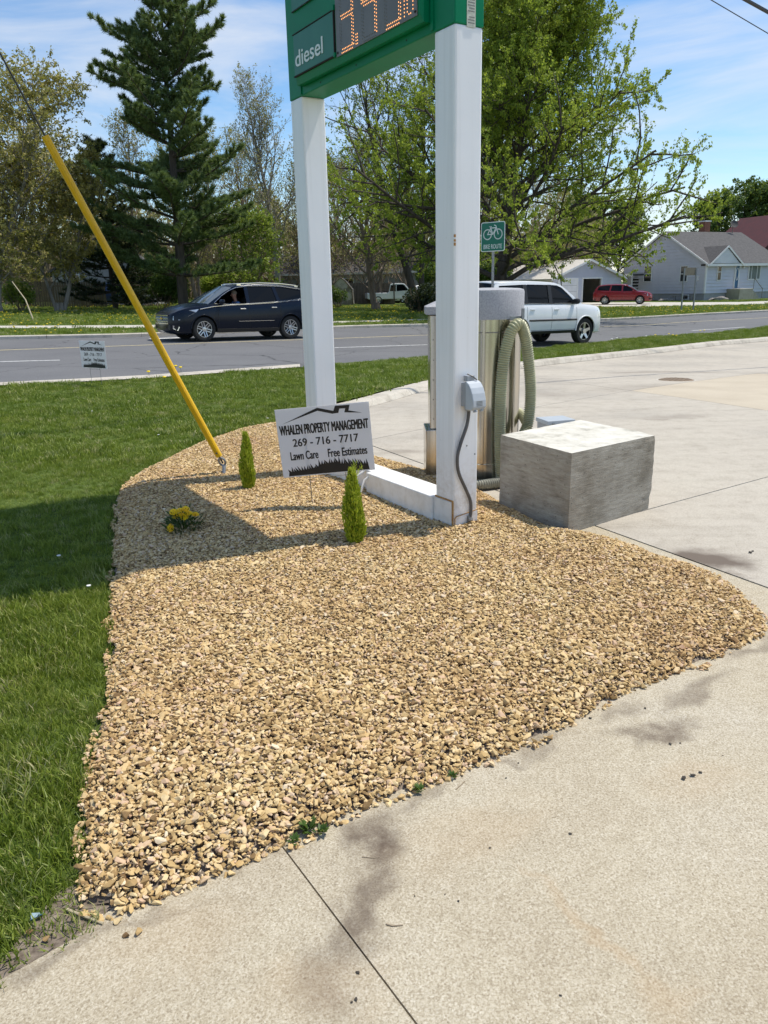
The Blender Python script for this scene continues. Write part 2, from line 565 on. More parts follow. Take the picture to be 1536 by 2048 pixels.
b.inputs['Roughness'].default_value = .04
b.inputs['Specular IOR Level'].default_value = .22
m, nt, b = new_mat('windscreen_glass')
b.inputs['Base Color'].default_value = (.055, .075, .085, 1)
b.inputs['Roughness'].default_value = .05
b.inputs['Specular IOR Level'].default_value = .9
simple('skin', (.50, .27, .18), (.44, .22, .15), .55, scale=14)
simple('hair_grey', (.24, .19, .14), None, .8)
simple('shirt_blue', (.12, .22, .42), (.09, .17, .34), .8, scale=12)
simple('trousers', (.05, .05, .06), None, .9)

# buildings and timber
simple('siding_grey', (.56, .565, .62), (.52, .525, .58), .6, scale=1.5, space='world')
simple('siding_white', (.74, .74, .74), (.66, .66, .67), .6, scale=1.5, space='world')
simple('shingle_grey', (.060, .058, .058), (.095, .091, .09), .9, scale=5, space='world', bmp=.5)
simple('roof_pale', (.60, .565, .50), (.52, .485, .42), .85, scale=2, space='world')
simple('trim_white', (.76, .76, .75), None, .5)
simple('foundation', (.36, .36, .365), (.30, .30, .305), .9, scale=3, space='world')
simple('pane', (.010, .012, .014), None, .06, spec=.7)
simple('curtain', (.22, .24, .22), (.12, .14, .13), .8, scale=12, stretch=(4, 4, .2))
simple('door_blue', (.015, .10, .22), None, .4)
simple('porch_concrete', (.40, .37, .29), (.33, .30, .23), .9, scale=3, space='world')
simple('brick', (.30, .13, .08), (.22, .09, .06), .9, scale=12)
simple('barn_red', (.085, .012, .013), (.06, .010, .011), .7, scale=2, space='world')
simple('fence_wood', (.17, .135, .10), (.10, .08, .06), .9, scale=6, space='world', stretch=(1, 1, .15))
simple('tarp', (.46, .42, .36), (.20, .17, .13), .8, scale=2.4, space='world', lo=.42, hi=.58)
simple('rock', (.34, .31, .28), (.22, .20, .18), .9, scale=8, bmp=.5)
m = simple('bark_dark', (.050, .040, .032), (.095, .078, .062), .95, scale=7, space='world', stretch=(1, 1, .2), bmp=.5)
m = simple('bark_grey', (.20, .18, .155), (.32, .29, .255), .95, scale=6, space='world', stretch=(1, 1, .2), bmp=.5)
m = simple('bark_brown', (.16, .115, .082), (.27, .21, .16), .95, scale=6, space='world', stretch=(1, 1, .2), bmp=.5)
foliage('pine_needle', (0.050, 0.081, 0.039), (0.121, 0.187, 0.076), (0.262, 0.317, 0.110), .2, .55, .5)
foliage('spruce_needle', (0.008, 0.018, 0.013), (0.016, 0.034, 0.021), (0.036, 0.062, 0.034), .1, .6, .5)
foliage('maple_leaf', (0.127, 0.194, 0.024), (0.280, 0.363, 0.043), (0.492, 0.541, 0.088), .48, .5, .45)
foliage('yellow_leaf', (0.168, 0.180, 0.031), (0.312, 0.324, 0.060), (0.456, 0.444, 0.108), .48, .5, .45)
foliage('olive_leaf', (0.208, 0.186, 0.054), (0.372, 0.319, 0.101), (0.535, 0.461, 0.186), .35, .55, .4)
foliage('bud_leaf', (0.195, 0.163, 0.078), (0.338, 0.286, 0.124), (0.429, 0.416, 0.182), .3, .6, .4)
foliage('fresh_leaf', (0.101, 0.162, 0.024), (0.216, 0.297, 0.046), (0.365, 0.432, 0.088), .48, .5, .4)
foliage('far_leaf', (0.045, 0.083, 0.021), (0.090, 0.150, 0.033), (0.150, 0.225, 0.053), .3, .55, .3)
foliage('shrub_leaf', (0.029, 0.065, 0.016), (0.065, 0.124, 0.026), (0.130, 0.208, 0.046), .3, .5, .6)


# ------------------------------------------------------------------ mesh helpers
def reg(o, label=None, cat=None, group=None, kind=None):
    if label:
        o['label'] = label
    if cat:
        o['category'] = cat
    if group:
        o['group'] = group
    if kind:
        o['kind'] = kind
    return o


def thing(name, label, cat, loc=(0, 0, 0), rotz=0.0, group=None):
    o = bpy.data.objects.new(name, None)
    COL.objects.link(o)
    o.empty_display_size = .2
    o.location = loc
    o.rotation_euler = (0, 0, rotz)
    return reg(o, label, cat, group)


def mesh_np(name, V, faces, mat, tint=None, smooth=False):
    """faces: one int array (m,k) or a list of such arrays"""
    me = bpy.data.meshes.new(name)
    if not isinstance(faces, list):
        faces = [faces]
    faces = [f for f in faces if len(f)]
    V = np.asarray(V, np.float32)
    me.vertices.add(len(V))
    me.vertices.foreach_set('co', V.ravel())
    nl = sum(f.size for f in faces)
    npoly = sum(len(f) for f in faces)
    me.loops.add(nl)
    me.loops.foreach_set('vertex_index', np.concatenate([f.ravel() for f in faces]).astype(np.int32))
    me.polygons.add(npoly)
    tot = np.concatenate([np.full(len(f), f.shape[1]) for f in faces])
    st = np.concatenate([[0], np.cumsum(tot)[:-1]])
    me.polygons.foreach_set('loop_start', st.astype(np.int32))
    me.polygons.foreach_set('loop_total', tot.astype(np.int32))
    if smooth:
        me.polygons.foreach_set('use_smooth', np.ones(npoly, bool))
    if tint is not None:
        a = me.attributes.new('tint', 'FLOAT', 'FACE')
        a.data.foreach_set('value', np.asarray(tint, np.float32))
    me.materials.append(MATS[mat])
    me.update(calc_edges=True)
    me.validate()
    return me


def put(name, me, parent=None, world=False):
    o = bpy.data.objects.new(name, me)
    COL.objects.link(o)
    if parent is not None:
        o.parent = parent
        if world:
            if parent.parent is None:
                o.matrix_parent_inverse = Matrix.Translation(-Vector(parent.location))
    return o


class MB:
    def __init__(s):
        s.V, s.Fc, s.n = [], [], 0

    def add(s, V, Fs):
        V = [tuple(map(float, v)) for v in V]
        s.V += V
        s.Fc += [tuple(i + s.n for i in f) for f in Fs]
        s.n += len(V)
        return s

    def box(s, c, size, R=None):
        hx, hy, hz = [v / 2 for v in size]
        vs_ = [Vector((x, y, z)) for z in (-hz, hz) for y in (-hy, hy) for x in (-hx, hx)]
        if R is not None:
            vs_ = [R @ v for v in vs_]
        vs_ = [v + Vector(c) for v in vs_]
        return s.add(vs_, [(0, 2, 3, 1), (4, 5, 7, 6), (0, 1, 5, 4), (2, 6, 7, 3), (0, 4, 6, 2), (1, 3, 7, 5)])

    def obox(s, o, ax, ay, az):
        """box from a corner and three edge vectors"""
        o, ax, ay, az = [np.asarray(v, float) for v in (o, ax, ay, az)]
        vs_ = [o + ax * i + ay * j + az * k for k in (0, 1) for j in (0, 1) for i in (0, 1)]
        fs = [(0, 2, 3, 1), (4, 5, 7, 6), (0, 1, 5, 4), (2, 6, 7, 3), (0, 4, 6, 2), (1, 3, 7, 5)]
        if np.dot(np.cross(ax, ay), az) < 0:
            fs = [f[::-1] for f in fs]
        return s.add(vs_, fs)

    def tube(s, pts, r, n=8, cap=True):
        pts = [Vector(p) for p in pts]
        k = len(pts)
        rs = r if isinstance(r, (list, tuple, np.ndarray)) else [r] * k
        ref = None
        rings = []
        for i, p in enumerate(pts):
            d = (pts[min(i + 1, k - 1)] - pts[max(i - 1, 0)])
            d.normalize()
            if ref is None:
                ref = Vector((0, 0, 1)) if abs(d.z) < .9 else Vector((1, 0, 0))
            a = ref - d * ref.dot(d)
            if a.length < 1e-5:
                a = d.orthogonal()
            a.normalize()
            ref = a
            b_ = d.cross(a)
            rings.append([p + (a * math.cos(2 * math.pi * j / n) + b_ * math.sin(2 * math.pi * j / n)) * rs[i] for j in range(n)])
        V = [v for rg in rings for v in rg]
        Fs = [(i * n + j, i * n + (j + 1) % n, (i + 1) * n + (j + 1) % n, (i + 1) * n + j) for i in range(k - 1) for j in range(n)]
        if cap:
            Fs.append(tuple(range(n))[::-1])
            Fs.append(tuple(range((k - 1) * n, k * n)))
        return s.add(V, Fs)

    def lathe(s, prof, c=(0, 0, 0), n=24, axis='z', cap=True):
        V = []
        for (r, h) in prof:
            for j in range(n):
                a = 2 * math.pi * j / n
                x, y = r * math.cos(a), r * math.sin(a)
                v = (x, y, h) if axis == 'z' else ((x, h, y) if axis == 'y' else (h, x, y))
                V.append((v[0] + c[0], v[1] + c[1], v[2] + c[2]))
        k = len(prof)
        flip = axis == 'y'
        Fs = []
        for i in range(k - 1):
            for j in range(n):
                f = (i * n + j, i * n + (j + 1) % n, (i + 1) * n + (j + 1) % n, (i + 1) * n + j)
                Fs.append(f[::-1] if flip else f)
        if cap:
            Fs.append(tuple(range(n)) if flip else tuple(range(n))[::-1])
            t = tuple(range((k - 1) * n, k * n))
            Fs.append(t[::-1] if flip else t)
        return s.add(V, Fs)

    def prism(s, poly, fn, t0, t1):
        """extrude a 2-D polygon; fn(a,b,t) -> 3-D point"""
        n = len(poly)
        V = [fn(a, b_, t0) for a, b_ in poly] + [fn(a, b_, t1) for a, b_ in poly]
        Fs = [tuple(range(n))[::-1], tuple(range(n, 2 * n))]
        Fs += [(i, (i + 1) % n, n + (i + 1) % n, n + i) for i in range(n)]
        return s.add(V, Fs)

    def mesh(s, name, mat, smooth=False, bevel=0, fix=True, split=None):
        me = bpy.data.meshes.new(name)
        me.from_pydata(s.V, [], s.Fc)
        if fix or bevel:
            bm = bmesh.new()
            bm.from_mesh(me)
            if fix:
                bmesh.ops.recalc_face_normals(bm, faces=bm.faces)
            if bevel:
                eds = [e for e in bm.edges if len(e.link_faces) == 2 and e.calc_face_angle(0) > .6]
                bmesh.ops.bevel(bm, geom=eds, offset=bevel, segments=2, affect='EDGES', profile=.5)
            bm.to_mesh(me)
            bm.free()
        if smooth:
            me.polygons.foreach_set('use_smooth', [True] * len(me.polygons))
        me.materials.append(MATS[mat])
        me.update()
        return me

    def build(s, name, mat, parent=None, world=False, smooth=False, bevel=0, fix=True, split=None):
        o = put(name, s.mesh(name, mat, smooth, bevel, fix), parent, world)
        if smooth or split:
            es = o.modifiers.new('split', 'EDGE_SPLIT')
            es.split_angle = math.radians(split or 38)
        return o


def text_mesh(name, txt, mat, height, width=None, bold=0.0, depth=.001, align='CENTER', spacing=1.0):
    """lettering as mesh in the x-z plane, facing -y, baseline at z=0"""
    cu = bpy.data.curves.new(name, 'FONT')
    cu.body = txt
    cu.size = 1
    cu.align_x = align
    cu.extrude = .01
    cu.space_character = spacing
    ob = bpy.data.objects.new(name, cu)
    COL.objects.link(ob)
    bpy.context.view_layer.update()
    dg = bpy.context.evaluated_depsgraph_get()
    me = bpy.data.meshes.new_from_object(ob.evaluated_get(dg))
    bpy.data.objects.remove(ob, do_unlink=True)
    bpy.data.curves.remove(cu)
    co = np.zeros(len(me.vertices) * 3, np.float32)
    me.vertices.foreach_get('co', co)
    co = co.reshape(-1, 3)
    capH = .70
    sz = height / capH
    w = co[:, 0].max() - co[:, 0].min() + (bold if width else 0)
    sx = (width / w) if width else sz
    out = np.stack([co[:, 0] * sx, -co[:, 2] / .01 * depth, co[:, 1] * sz], 1)
    if bold > 0:
        # heavier strokes: copies shifted sideways, each a hair further out so that no faces coincide
        ed = [tuple(p.vertices) for p in me.polygons]
        Vn, Fn = [], []
        for q, (sx_, sz_) in enumerate(((0, 0), (-1, .0), (1, .0), (-.5, .6), (.5, -.6))):
            Vn.append(out + np.array([sx_ * bold * sz * .62, -q * depth * .25, sz_ * bold * sz * .62]))
            Fn += [tuple(v + q * len(out) for v in f) for f in ed]
        bpy.data.meshes.remove(me)
        me = bpy.data.meshes.new(name)
        me.from_pydata(np.concatenate(Vn).tolist(), [], Fn)
    else:
        me.vertices.foreach_set('co', out.astype(np.float32).ravel())
    me.materials.clear()
    me.materials.append(MATS[mat])
    me.name = name
    me.update()
    return me


def poly_sheet(name, pts, mat, dz, parent=None, thick=0.0, step=1.0, smooth=False):
    """flat region laid on the terrain"""
    bm = bmesh.new()
    vs_ = [bm.verts.new((p[0], p[1], 0)) for p in pts]
    f = bm.faces.new(vs_)
    if f.normal.z < 0 or f.calc_area() == 0:
        pass
    bm.normal_update()
    if f.normal.z < 0:
        f.normal_flip()
    ys = [p[1] for p in pts]
    xs = [p[0] for p in pts]
    bmesh.ops.triangulate(bm, faces=bm.faces[:])
    y = 7.0
    while y <= 20.01:
        if min(ys) < y < max(ys):
            bmesh.ops.bisect_plane(bm, geom=bm.verts[:] + bm.edges[:] + bm.faces[:], plane_co=(0, y, 0), plane_no=(0, 1, 0))
        y += step
    for x in (-25, 13):
        if min(xs) < x < max(xs):
            bmesh.ops.bisect_plane(bm, geom=bm.verts[:] + bm.edges[:] + bm.faces[:], plane_co=(x, 0, 0), plane_no=(1, 0, 0))
    if thick:
        r = bmesh.ops.extrude_face_region(bm, geom=bm.faces[:])
        top = {v for v in r['geom'] if isinstance(v, bmesh.types.BMVert)}
        for v in bm.verts:
            v.co.z = float(gz(v.co.x, v.co.y)) + dz - (0 if v in top else thick)
        bmesh.ops.recalc_face_normals(bm, faces=bm.faces)
    else:
        for v in bm.verts:
            v.co.z = float(gz(v.co.x, v.co.y)) + dz
    me = bpy.data.meshes.new(name)
    bm.to_mesh(me)
    bm.free()
    me.materials.append(MATS[mat])
    return put(name, me, parent)


def ribbon(name, pa, pb, mat, dz, nacross=1, dzb=None, parent=None, sub=6):
    """ruled strip between two ground polylines of equal length"""
    pa, pb = np.asarray(pa, float)[:, :2], np.asarray(pb, float)[:, :2]
    t = np.linspace(0, len(pa) - 1, (len(pa) - 1) * sub + 1)
    idx = np.arange(len(pa))
    A = np.stack([np.interp(t, idx, pa[:, k]) for k in (0, 1)], 1)
    B = np.stack([np.interp(t, idx, pb[:, k]) for k in (0, 1)], 1)
    dzb = dz if dzb is None else dzb
    V = []
    for i in range(nacross + 1):
        s = i / nacross
        Pn = A * (1 - s) + B * s
        V.append(np.stack([Pn[:, 0], Pn[:, 1], gz(Pn[:, 0], Pn[:, 1]) + dz * (1 - s) + dzb * s], 1))
    n = len(t)
    V = np.concatenate(V)
    i, j = np.meshgrid(np.arange(nacross), np.arange(n - 1), indexing='ij')
    i, j = i.ravel(), j.ravel()
    Fc = np.stack([i * n + j, i * n + j + 1, (i + 1) * n + j + 1, (i + 1) * n + j], 1)
    return put(name, mesh_np(name, V, Fc, mat), parent)


def inpoly(x, y, poly):
    poly = np.asarray(poly)
    c = np.zeros(len(x), bool)
    j = len(poly) - 1
    for i in range(len(poly)):
        xi, yi, xj, yj = poly[i][0], poly[i][1], poly[j][0], poly[j][1]
        cond = ((yi > y) != (yj > y)) & (x < (xj - xi) * (y - yi) / (yj - yi + 1e-12) + xi)
        c ^= cond
        j = i
    return c


def dist_poly(x, y, poly):
    d = np.full(len(x), 1e9)
    n = len(poly)
    for i in range(n):
        a, b_ = np.array(poly[i][:2]), np.array(poly[(i + 1) % n][:2])
        ab = b_ - a
        t = np.clip(((x - a[0]) * ab[0] + (y - a[1]) * ab[1]) / (ab @ ab + 1e-12), 0, 1)
        d = np.minimum(d, np.hypot(x - a[0] - t * ab[0], y - a[1] - t * ab[1]))
    return d


def smooth_path(pts, sub=6):
    """Catmull-Rom through points"""
    p = [np.asarray(q, float) for q in pts]
    p = [2 * p[0] - p[1]] + p + [2 * p[-1] - p[-2]]
    out = []
    for i in range(1, len(p) - 2):
        for k in range(sub):
            t = k / sub
            a, b_, c_, d_ = p[i - 1], p[i], p[i + 1], p[i + 2]
            out.append(.5 * (2 * b_ + (c_ - a) * t + (2 * a - 5 * b_ + 4 * c_ - d_) * t * t + (3 * b_ - a - 3 * c_ + d_) * t ** 3))
    out.append(p[-2])
    return np.array(out)


# geometry-nodes scatter: every vertex of the mesh carries one instance
def scatter(name, pts, rot, scl, idx, meshes, parent=None):
    me = bpy.data.meshes.new(name)
    me.vertices.add(len(pts))
    me.vertices.foreach_set('co', np.asarray(pts, np.float32).ravel())
    for nm, arr in (('rot', rot), ('scl', scl)):
        a = me.attributes.new(nm, 'FLOAT_VECTOR', 'POINT')
        a.data.foreach_set('vector', np.asarray(arr, np.float32).ravel())
    a = me.attributes.new('idx', 'INT', 'POINT')
    a.data.foreach_set('value', np.asarray(idx, np.int32))
    me.update()
    c = bpy.data.collections.new(name + '_kinds')
    for k, mm in enumerate(meshes):
        c.objects.link(bpy.data.objects.new('%s_kind_%02d' % (name, k), mm))
    ng = bpy.data.node_groups.new(name, 'GeometryNodeTree')
    ng.interface.new_socket('Geometry', in_out='INPUT', socket_type='NodeSocketGeometry')
    ng.interface.new_socket('Geometry', in_out='OUTPUT', socket_type='NodeSocketGeometry')
    N, L = ng.nodes, ng.links
    gi, go = N.new('NodeGroupInput'), N.new('NodeGroupOutput')
    ci = N.new('GeometryNodeCollectionInfo')
    ci.inputs['Collection'].default_value = c
    ci.inputs['Separate Children'].default_value = True
    ci.inputs['Reset Children'].default_value = True
    iop = N.new('GeometryNodeInstanceOnPoints')
    iop.inputs['Pick Instance'].default_value = True
    L.new(gi.outputs[0], iop.inputs['Points'])
    L.new(ci.outputs[0], iop.inputs['Instance'])
    for nm, dt, sock in (('rot', 'FLOAT_VECTOR', 'Rotation'), ('scl', 'FLOAT_VECTOR', 'Scale'), ('idx', 'INT', 'Instance Index')):
        na = N.new('GeometryNodeInputNamedAttribute')
        na.data_type = dt
        na.inputs['Name'].default_value = nm
        L.new(na.outputs['Attribute'], iop.inputs[sock])
    L.new(iop.outputs[0], go.inputs[0])
    o = put(name, me, parent)
    md = o.modifiers.new('scatter', 'NODES')
    md.node_group = ng
    return o


# ================================================================== GROUND
def axis_lines(lo, hi, fine_lo, fine_hi, fs, cs):
    a = np.arange(fine_lo, fine_hi + 1e-6, fs)
    l = fine_lo - np.cumsum(cs * 1.35 ** np.arange(40))
    r = fine_hi + np.cumsum(cs * 1.35 ** np.arange(40))
    return np.concatenate([l[l > lo][::-1], a, r[r < hi]])


gx = np.unique(np.concatenate([axis_lines(-1500, 1500, -30, 30, 1.0, 2), [-25, 13]]))
gy = axis_lines(-60, 1500, -4, 40, 0.5, 2)
X, Y = np.meshgrid(gx, gy)
V = np.stack([X.ravel(), Y.ravel(), gz(X.ravel(), Y.ravel()) - .012], 1)
nx, ny = len(gx), len(gy)
i, j = np.meshgrid(np.arange(nx - 1), np.arange(ny - 1))
i, j = i.ravel(), j.ravel()
Fc = np.stack([j * nx + i, j * nx + i + 1, (j + 1) * nx + i + 1, (j + 1) * nx + i], 1)
reg(put('lawn', mesh_np('lawn', V, Fc, 'lawn_ground')), 'mown green lawn between the gravel bed and the road', None, None, 'structure')

# --- road
near_px = [(-260, 786), (0, 772), (150, 765), (300, 757), (600, 735), (860, 715), (1050, 700), (1300, 675), (1536, 655), (1800, 634)]
far_px = [(-120, 683), (0, 680), (150, 677), (300, 673), (700, 657), (860, 653), (1030, 648), (1190, 642), (1400, 631), (1536, 624)]
RN = [G(*p)[:2] for p in near_px]
RF = [G(*p)[:2] for p in far_px]
RN = [RN[0] + (RN[0] - RN[1]) * 6] + RN + [RN[-1] + (RN[-1] - RN[-2]) * 5]
RF = [RF[0] + (RF[0] - RF[1]) * 12] + RF + [RF[-1] + (RF[-1] - RF[-2]) * 8]
reg(ribbon('road', RN, RF, 'asphalt', .006, 24), None, None, None, 'structure')


def mark(name, pts, w, mat, label):
    pts = np.array([G(*p)[:2] for p in pts])
    d = np.gradient(pts, axis=0)
    d /= np.linalg.norm(d, axis=1)[:, None]
    nrm = np.stack([-d[:, 1], d[:, 0]], 1)
    o = ribbon(name, pts - nrm * w / 2, pts + nrm * w / 2, mat, .0105)
    return reg(o, label, None, None, 'structure')


mark('road_marking', [(-150, 706), (60, 699), (240, 692.5), (420, 686), (601, 680), (668, 677.5), (855, 670.5), (1030, 662.5), (1192, 654), (1360, 645), (1536, 635.5)], .14, 'road_yellow', 'long faded yellow lane line along the middle of the road')
mark('road_marking', [(300, 678), (360, 676)], .32, 'road_white', 'short broad white mark on the road ahead of the navy car')
mark('road_marking', [(668, 696), (855, 690)], .11, 'road_white', 'white lane dash on the road between the sign posts')
mark('road_marking', [(1370, 662.5), (1490, 654.5)], .12, 'road_white', 'white lane dash on the road beyond the white car')
mark('road_marking', [(-100, 727), (120, 721)], .11, 'road_white', 'white lane dash on the road behind the small yard sign')
# pale flush concrete edge on the near side
gp_px = [(-260, 786), (0, 772), (150, 765), (300, 757), (450, 746), (600, 735)]
ga = np.array([G(*p)[:2] for p in gp_px])
gb = np.array([G(x, y - 6)[:2] for x, y in gp_px])
reg(ribbon('gutter', ga, gb, 'kerb_concrete', .014), 'pale flush concrete edge along the near side of the road', None, None, 'structure')


# --- kerbs
def kerb(name, base, side, label, h=.13, w=.3, prof=None, heights=None):
    """sweep a kerb section along ground path 'base'; side = +1 puts the body left of the path; pieces of about 3 m with open joints"""
    base = np.asarray(base)
    root = thing(name, None, None)
    root['kind'] = 'structure'
    root['label'] = label
    d = np.gradient(base, axis=0)
    d /= np.linalg.norm(d, axis=1)[:, None]
    nrm = np.stack([-d[:, 1], d[:, 0]], 1) * side
    prof = prof or [(0, -.05), (0, .02), (.05, .10), (.09, .128), (.12, .13), (.27, .13), (.30, .115), (.30, -.05)]
    L = np.concatenate([[0], np.cumsum(np.linalg.norm(np.diff(base, axis=0), axis=1))])
    nseg = max(1, int(round(L[-1] / 3.0)))
    hs = np.ones(len(base)) if heights is None else np.asarray(heights)
    for sgm in range(nseg):
        a, e = L[-1] * sgm / nseg + .006, L[-1] * (sgm + 1) / nseg - .006
        t = np.unique(np.concatenate([[a], L[(L > a) & (L < e)], [e]]))
        P_ = np.stack([np.interp(t, L, base[:, k]) for k in (0, 1)], 1)
        N_ = np.stack([np.interp(t, L, nrm[:, k]) for k in (0, 1)], 1)
        Hh = np.interp(t, L, hs)
        Vv = []
        for p, n_, hh in zip(P_, N_, Hh):
            for (o_, z_) in prof:
                q = p + n_ * o_
                Vv.append((q[0], q[1], float(gz(p[0], p[1])) + (z_ * hh if z_ > 0 else z_)))
        k = len(prof)
        Fs = [(i * k + j, i * k + j + 1, (i + 1) * k + j + 1, (i + 1) * k + j) for i in range(len(t) - 1) for j in range(k - 1)]
        Fs += [tuple(range(k)), tuple(range((len(t) - 1) * k, len(t) * k))]
        MB().add(Vv, Fs).build('kerb_piece', 'kerb_concrete', root, bevel=0)
    return root


kb_px = [(604, 850), (640, 838), (680, 829), (740, 815), (800, 798), (857, 781), (960, 757), (1046, 738), (1160, 724), (1331, 705), (1434, 692), (1536, 683), (1700, 668)]
KB = smooth_path([G(*p)[:2] for p in kb_px], 5)
KB = np.concatenate([KB, [KB[-1] + (KB[-1] - KB[-2]) * 60]])
hh = np.interp(np.arange(len(KB)), [0, 6, 28, 36, len(KB)], [.35, .55, .8, 1, 1])
kerb('kerb', KB, 1, 'pale concrete kerb curving along the edge of the concrete lot', heights=hh)
RFa = smooth_path([p for p in RF[1:]], 3)
kerb('kerb', RFa, 1, 'long kerb on the far side of the road', prof=[(0, -.05), (0, .10), (.03, .13), (.16, .13), (.18, .1), (.18, -.05)])

# far lawn behind the far kerb, and its pavement
RFn = np.gradient(np.array(RFa), axis=0)
RFn /= np.linalg.norm(RFn, axis=1)[:, None]
RFn = np.stack([-RFn[:, 1], RFn[:, 0]], 1)
RFb = np.array(RFa) + RFn * .17
FAR = np.stack([np.linspace(-140, 90, len(RFb)), np.full(len(RFb), 170.0)], 1)
reg(ribbon('far_lawn', RFb, FAR, 'lawn_ground', .115, 30, sub=1), 'lawn across the road below the trees', None, None, 'structure')
sw_n = [G(x, y, .12)[:2] for x, y in [(-300, 659), (0, 656.5), (150, 656), (300, 655), (480, 650), (700, 645), (860, 640)]]
sw_f = [G(x, y, .12)[:2] for x, y in [(-300, 654), (0, 651.5), (150, 651), (300, 650), (480, 646), (700, 642), (860, 637.5)]]
reg(ribbon('sidewalk', sw_n, sw_f, 'sidewalk', .122), 'narrow concrete sidewalk crossing the far lawn', None, None, 'structure')
dw_n = [G(x, y, .12)[:2] for x, y in [(1040, 614), (1200, 614), (1300, 613), (1400, 611.5), (1480, 610), (1600, 605)]]
dw_f = [G(x, y, .12)[:2] for x, y in [(1090, 605.5), (1200, 605), (1300, 604.5), (1400, 604.5), (1480, 604), (1600, 600)]]
reg(ribbon('driveway', dw_n, dw_f, 'sidewalk', .125), 'pale driveway in front of the grey house and garage', None, None, 'structure')

# grass strip between the lot kerb and the road
dKB = np.gradient(KB, axis=0)
dKB /= np.linalg.norm(dKB, axis=1)[:, None]
KBback = KB + np.stack([-dKB[:, 1], dKB[:, 0]], 1) * .29
near_edge = np.array(RN)
k0 = 10
tt = np.linspace(0, 1, len(KB) - k0)
# points of the road's near edge matched to the kerb by walking both from the left post to the right
ne = np.array([G(*p)[:2] for p in [(640, 731), (760, 722), (860, 715), (1050, 700), (1300, 675), (1536, 655), (1800, 634)]])
Ln = np.concatenate([[0], np.cumsum(np.linalg.norm(np.diff(ne, axis=0), axis=1))])
ne = np.concatenate([ne, [ne[-1] + (ne[-1] - ne[-2]) * 3]])
Ln = np.concatenate([[0], np.cumsum(np.linalg.norm(np.diff(ne, axis=0), axis=1))])
Lk = np.concatenate([[0], np.cumsum(np.linalg.norm(np.diff(KBback[k0:], axis=0), axis=1))])
q = Lk / Lk[-1] * Ln[-1]
NE = np.stack([np.interp(q, Ln, ne[:, k]) for k in (0, 1)], 1)
strip_dz = .105
reg(ribbon('verge', KBback[k0:], NE, 'lawn_ground', strip_dz, 8, dzb=.02, sub=1), 'grass verge between the lot kerb and the road', None, None, 'structure')

# --- concrete lot as slabs with open joints
lot = [tuple(p) for p in KB]
# the far right end of the kerb closes the lot
lot += [(40, -3), (-2.6, -3), (-2.6, .25), tuple(G(0, 1965)[:2]), tuple(G(150, 1880)[:2]), (-.62, 1.72), (-.2, 2.05), (.35, 2.5), (.75, 3.4), (.55, 4.6), (.15, 6.0), (-.45, 7.8)]


def clip(poly, a, n, off):
    out = []
    m_ = len(poly)
    f = [((p[0] - a[0]) * n[0] + (p[1] - a[1]) * n[1]) - off for p in poly]
    for k in range(m_):
        p, q_ = np.array(poly[k]), np.array(poly[(k + 1) % m_])
        fp, fq = f[k], f[(k + 1) % m_]
        if fp >= 0:
            out.append(tuple(p))
        if (fp >= 0) != (fq >= 0):
            out.append(tuple(p + (q_ - p) * (fp / (fp - fq))))
    return out


def area(p):
    return .5 * abs(sum(p[k][0] * p[(k + 1) % len(p)][1] - p[(k + 1) % len(p)][0] * p[k][1] for k in range(len(p))))


pieces = [lot]
joints = [((1220, 1064), (1536, 1178), .016), ((575, 1710), (830, 2048), .0045), ((1305, 1018), (1536, 955), .010), ((748, 879), (1536, 745), .010), ((1046, 752), (1536, 822), .010), ((1170, 723), (1502, 747), .010)]
for (pa, pb, gap) in joints:
    a, b_ = G(*pa)[:2], G(*pb)[:2]
    d = (b_ - a) / np.linalg.norm(b_ - a)
    n_ = np.array([-d[1], d[0]])
    new = []
    for pc in pieces:
        for sg in (1, -1):
            c_ = clip(pc, a, n_ * sg, gap / 2)
            if len(c_) > 2 and area(c_) > .02:
                new.append(c_)
    pieces = new
lot_root = thing('concrete_lot', None, None)
lot_root['kind'] = 'structure'
lot_root['label'] = 'pale concrete lot of poured slabs with open joints'
J2a, J2b = G(1220, 1064)[:2], G(1536, 1178)[:2]
d2 = J2b - J2a
for pc in pieces:
    cl = [pc[0]]
    for p in pc[1:]:
        if math.hypot(p[0] - cl[-1][0], p[1] - cl[-1][1]) > .003:
            cl.append(p)
    c_ = np.mean(cl, axis=0)
    fore = (d2[0] * (c_[1] - J2a[1]) - d2[1] * (c_[0] - J2a[0])) < 0 and c_[1] < 5
    tan = inpoly(np.array([G(1480, 785)[0]]), np.array([G(1480, 785)[1]]), cl)[0]
    poly_sheet('slab', cl, 'concrete_apron' if fore else ('concrete_tan' if tan else 'concrete_lot'), .006, lot_root, thick=.05)

# --- gravel bed
bed_px = [(150, 1812), (165, 1700), (160, 1610), (182, 1500), (205, 1430), (216, 1370), (218, 1270), (222, 1180), (228, 1090), (230, 1010), (245, 975), (280, 948), (330, 923), (400, 888), (480, 862), (550, 849), (610, 843),
          (660, 868), (752, 917), (843, 942), (960, 985), (1010, 1015), (1100, 1060), (1180, 1072), (1205, 1078), (1276, 1098), (1313, 1115), (1341, 1123), (1389, 1136), (1439, 1157), (1477, 1186), (1512, 1216), (1538, 1248), (1527, 1276), (1441, 1319), (1363, 1347), (1230, 1402), (1130, 1462),
          (1000, 1520), (880, 1572), (760, 1612), (610, 1682), (430, 1762), (300, 1815), (225, 1842)]
BED = [tuple(G(*p)[:2]) for p in bed_px]
bx = [p[0] for p in BED]
by = [p[1] for p in BED]


def mound(x, y, d=None):
    d = dist_poly(x, y, BED) if d is None else d
    t = np.clip(d / .22, 0, 1)
    return .006 + .050 * t * (2 - t) + .012 * np.sin(x * 3.1 + 1) * np.sin(y * 2.3) * t


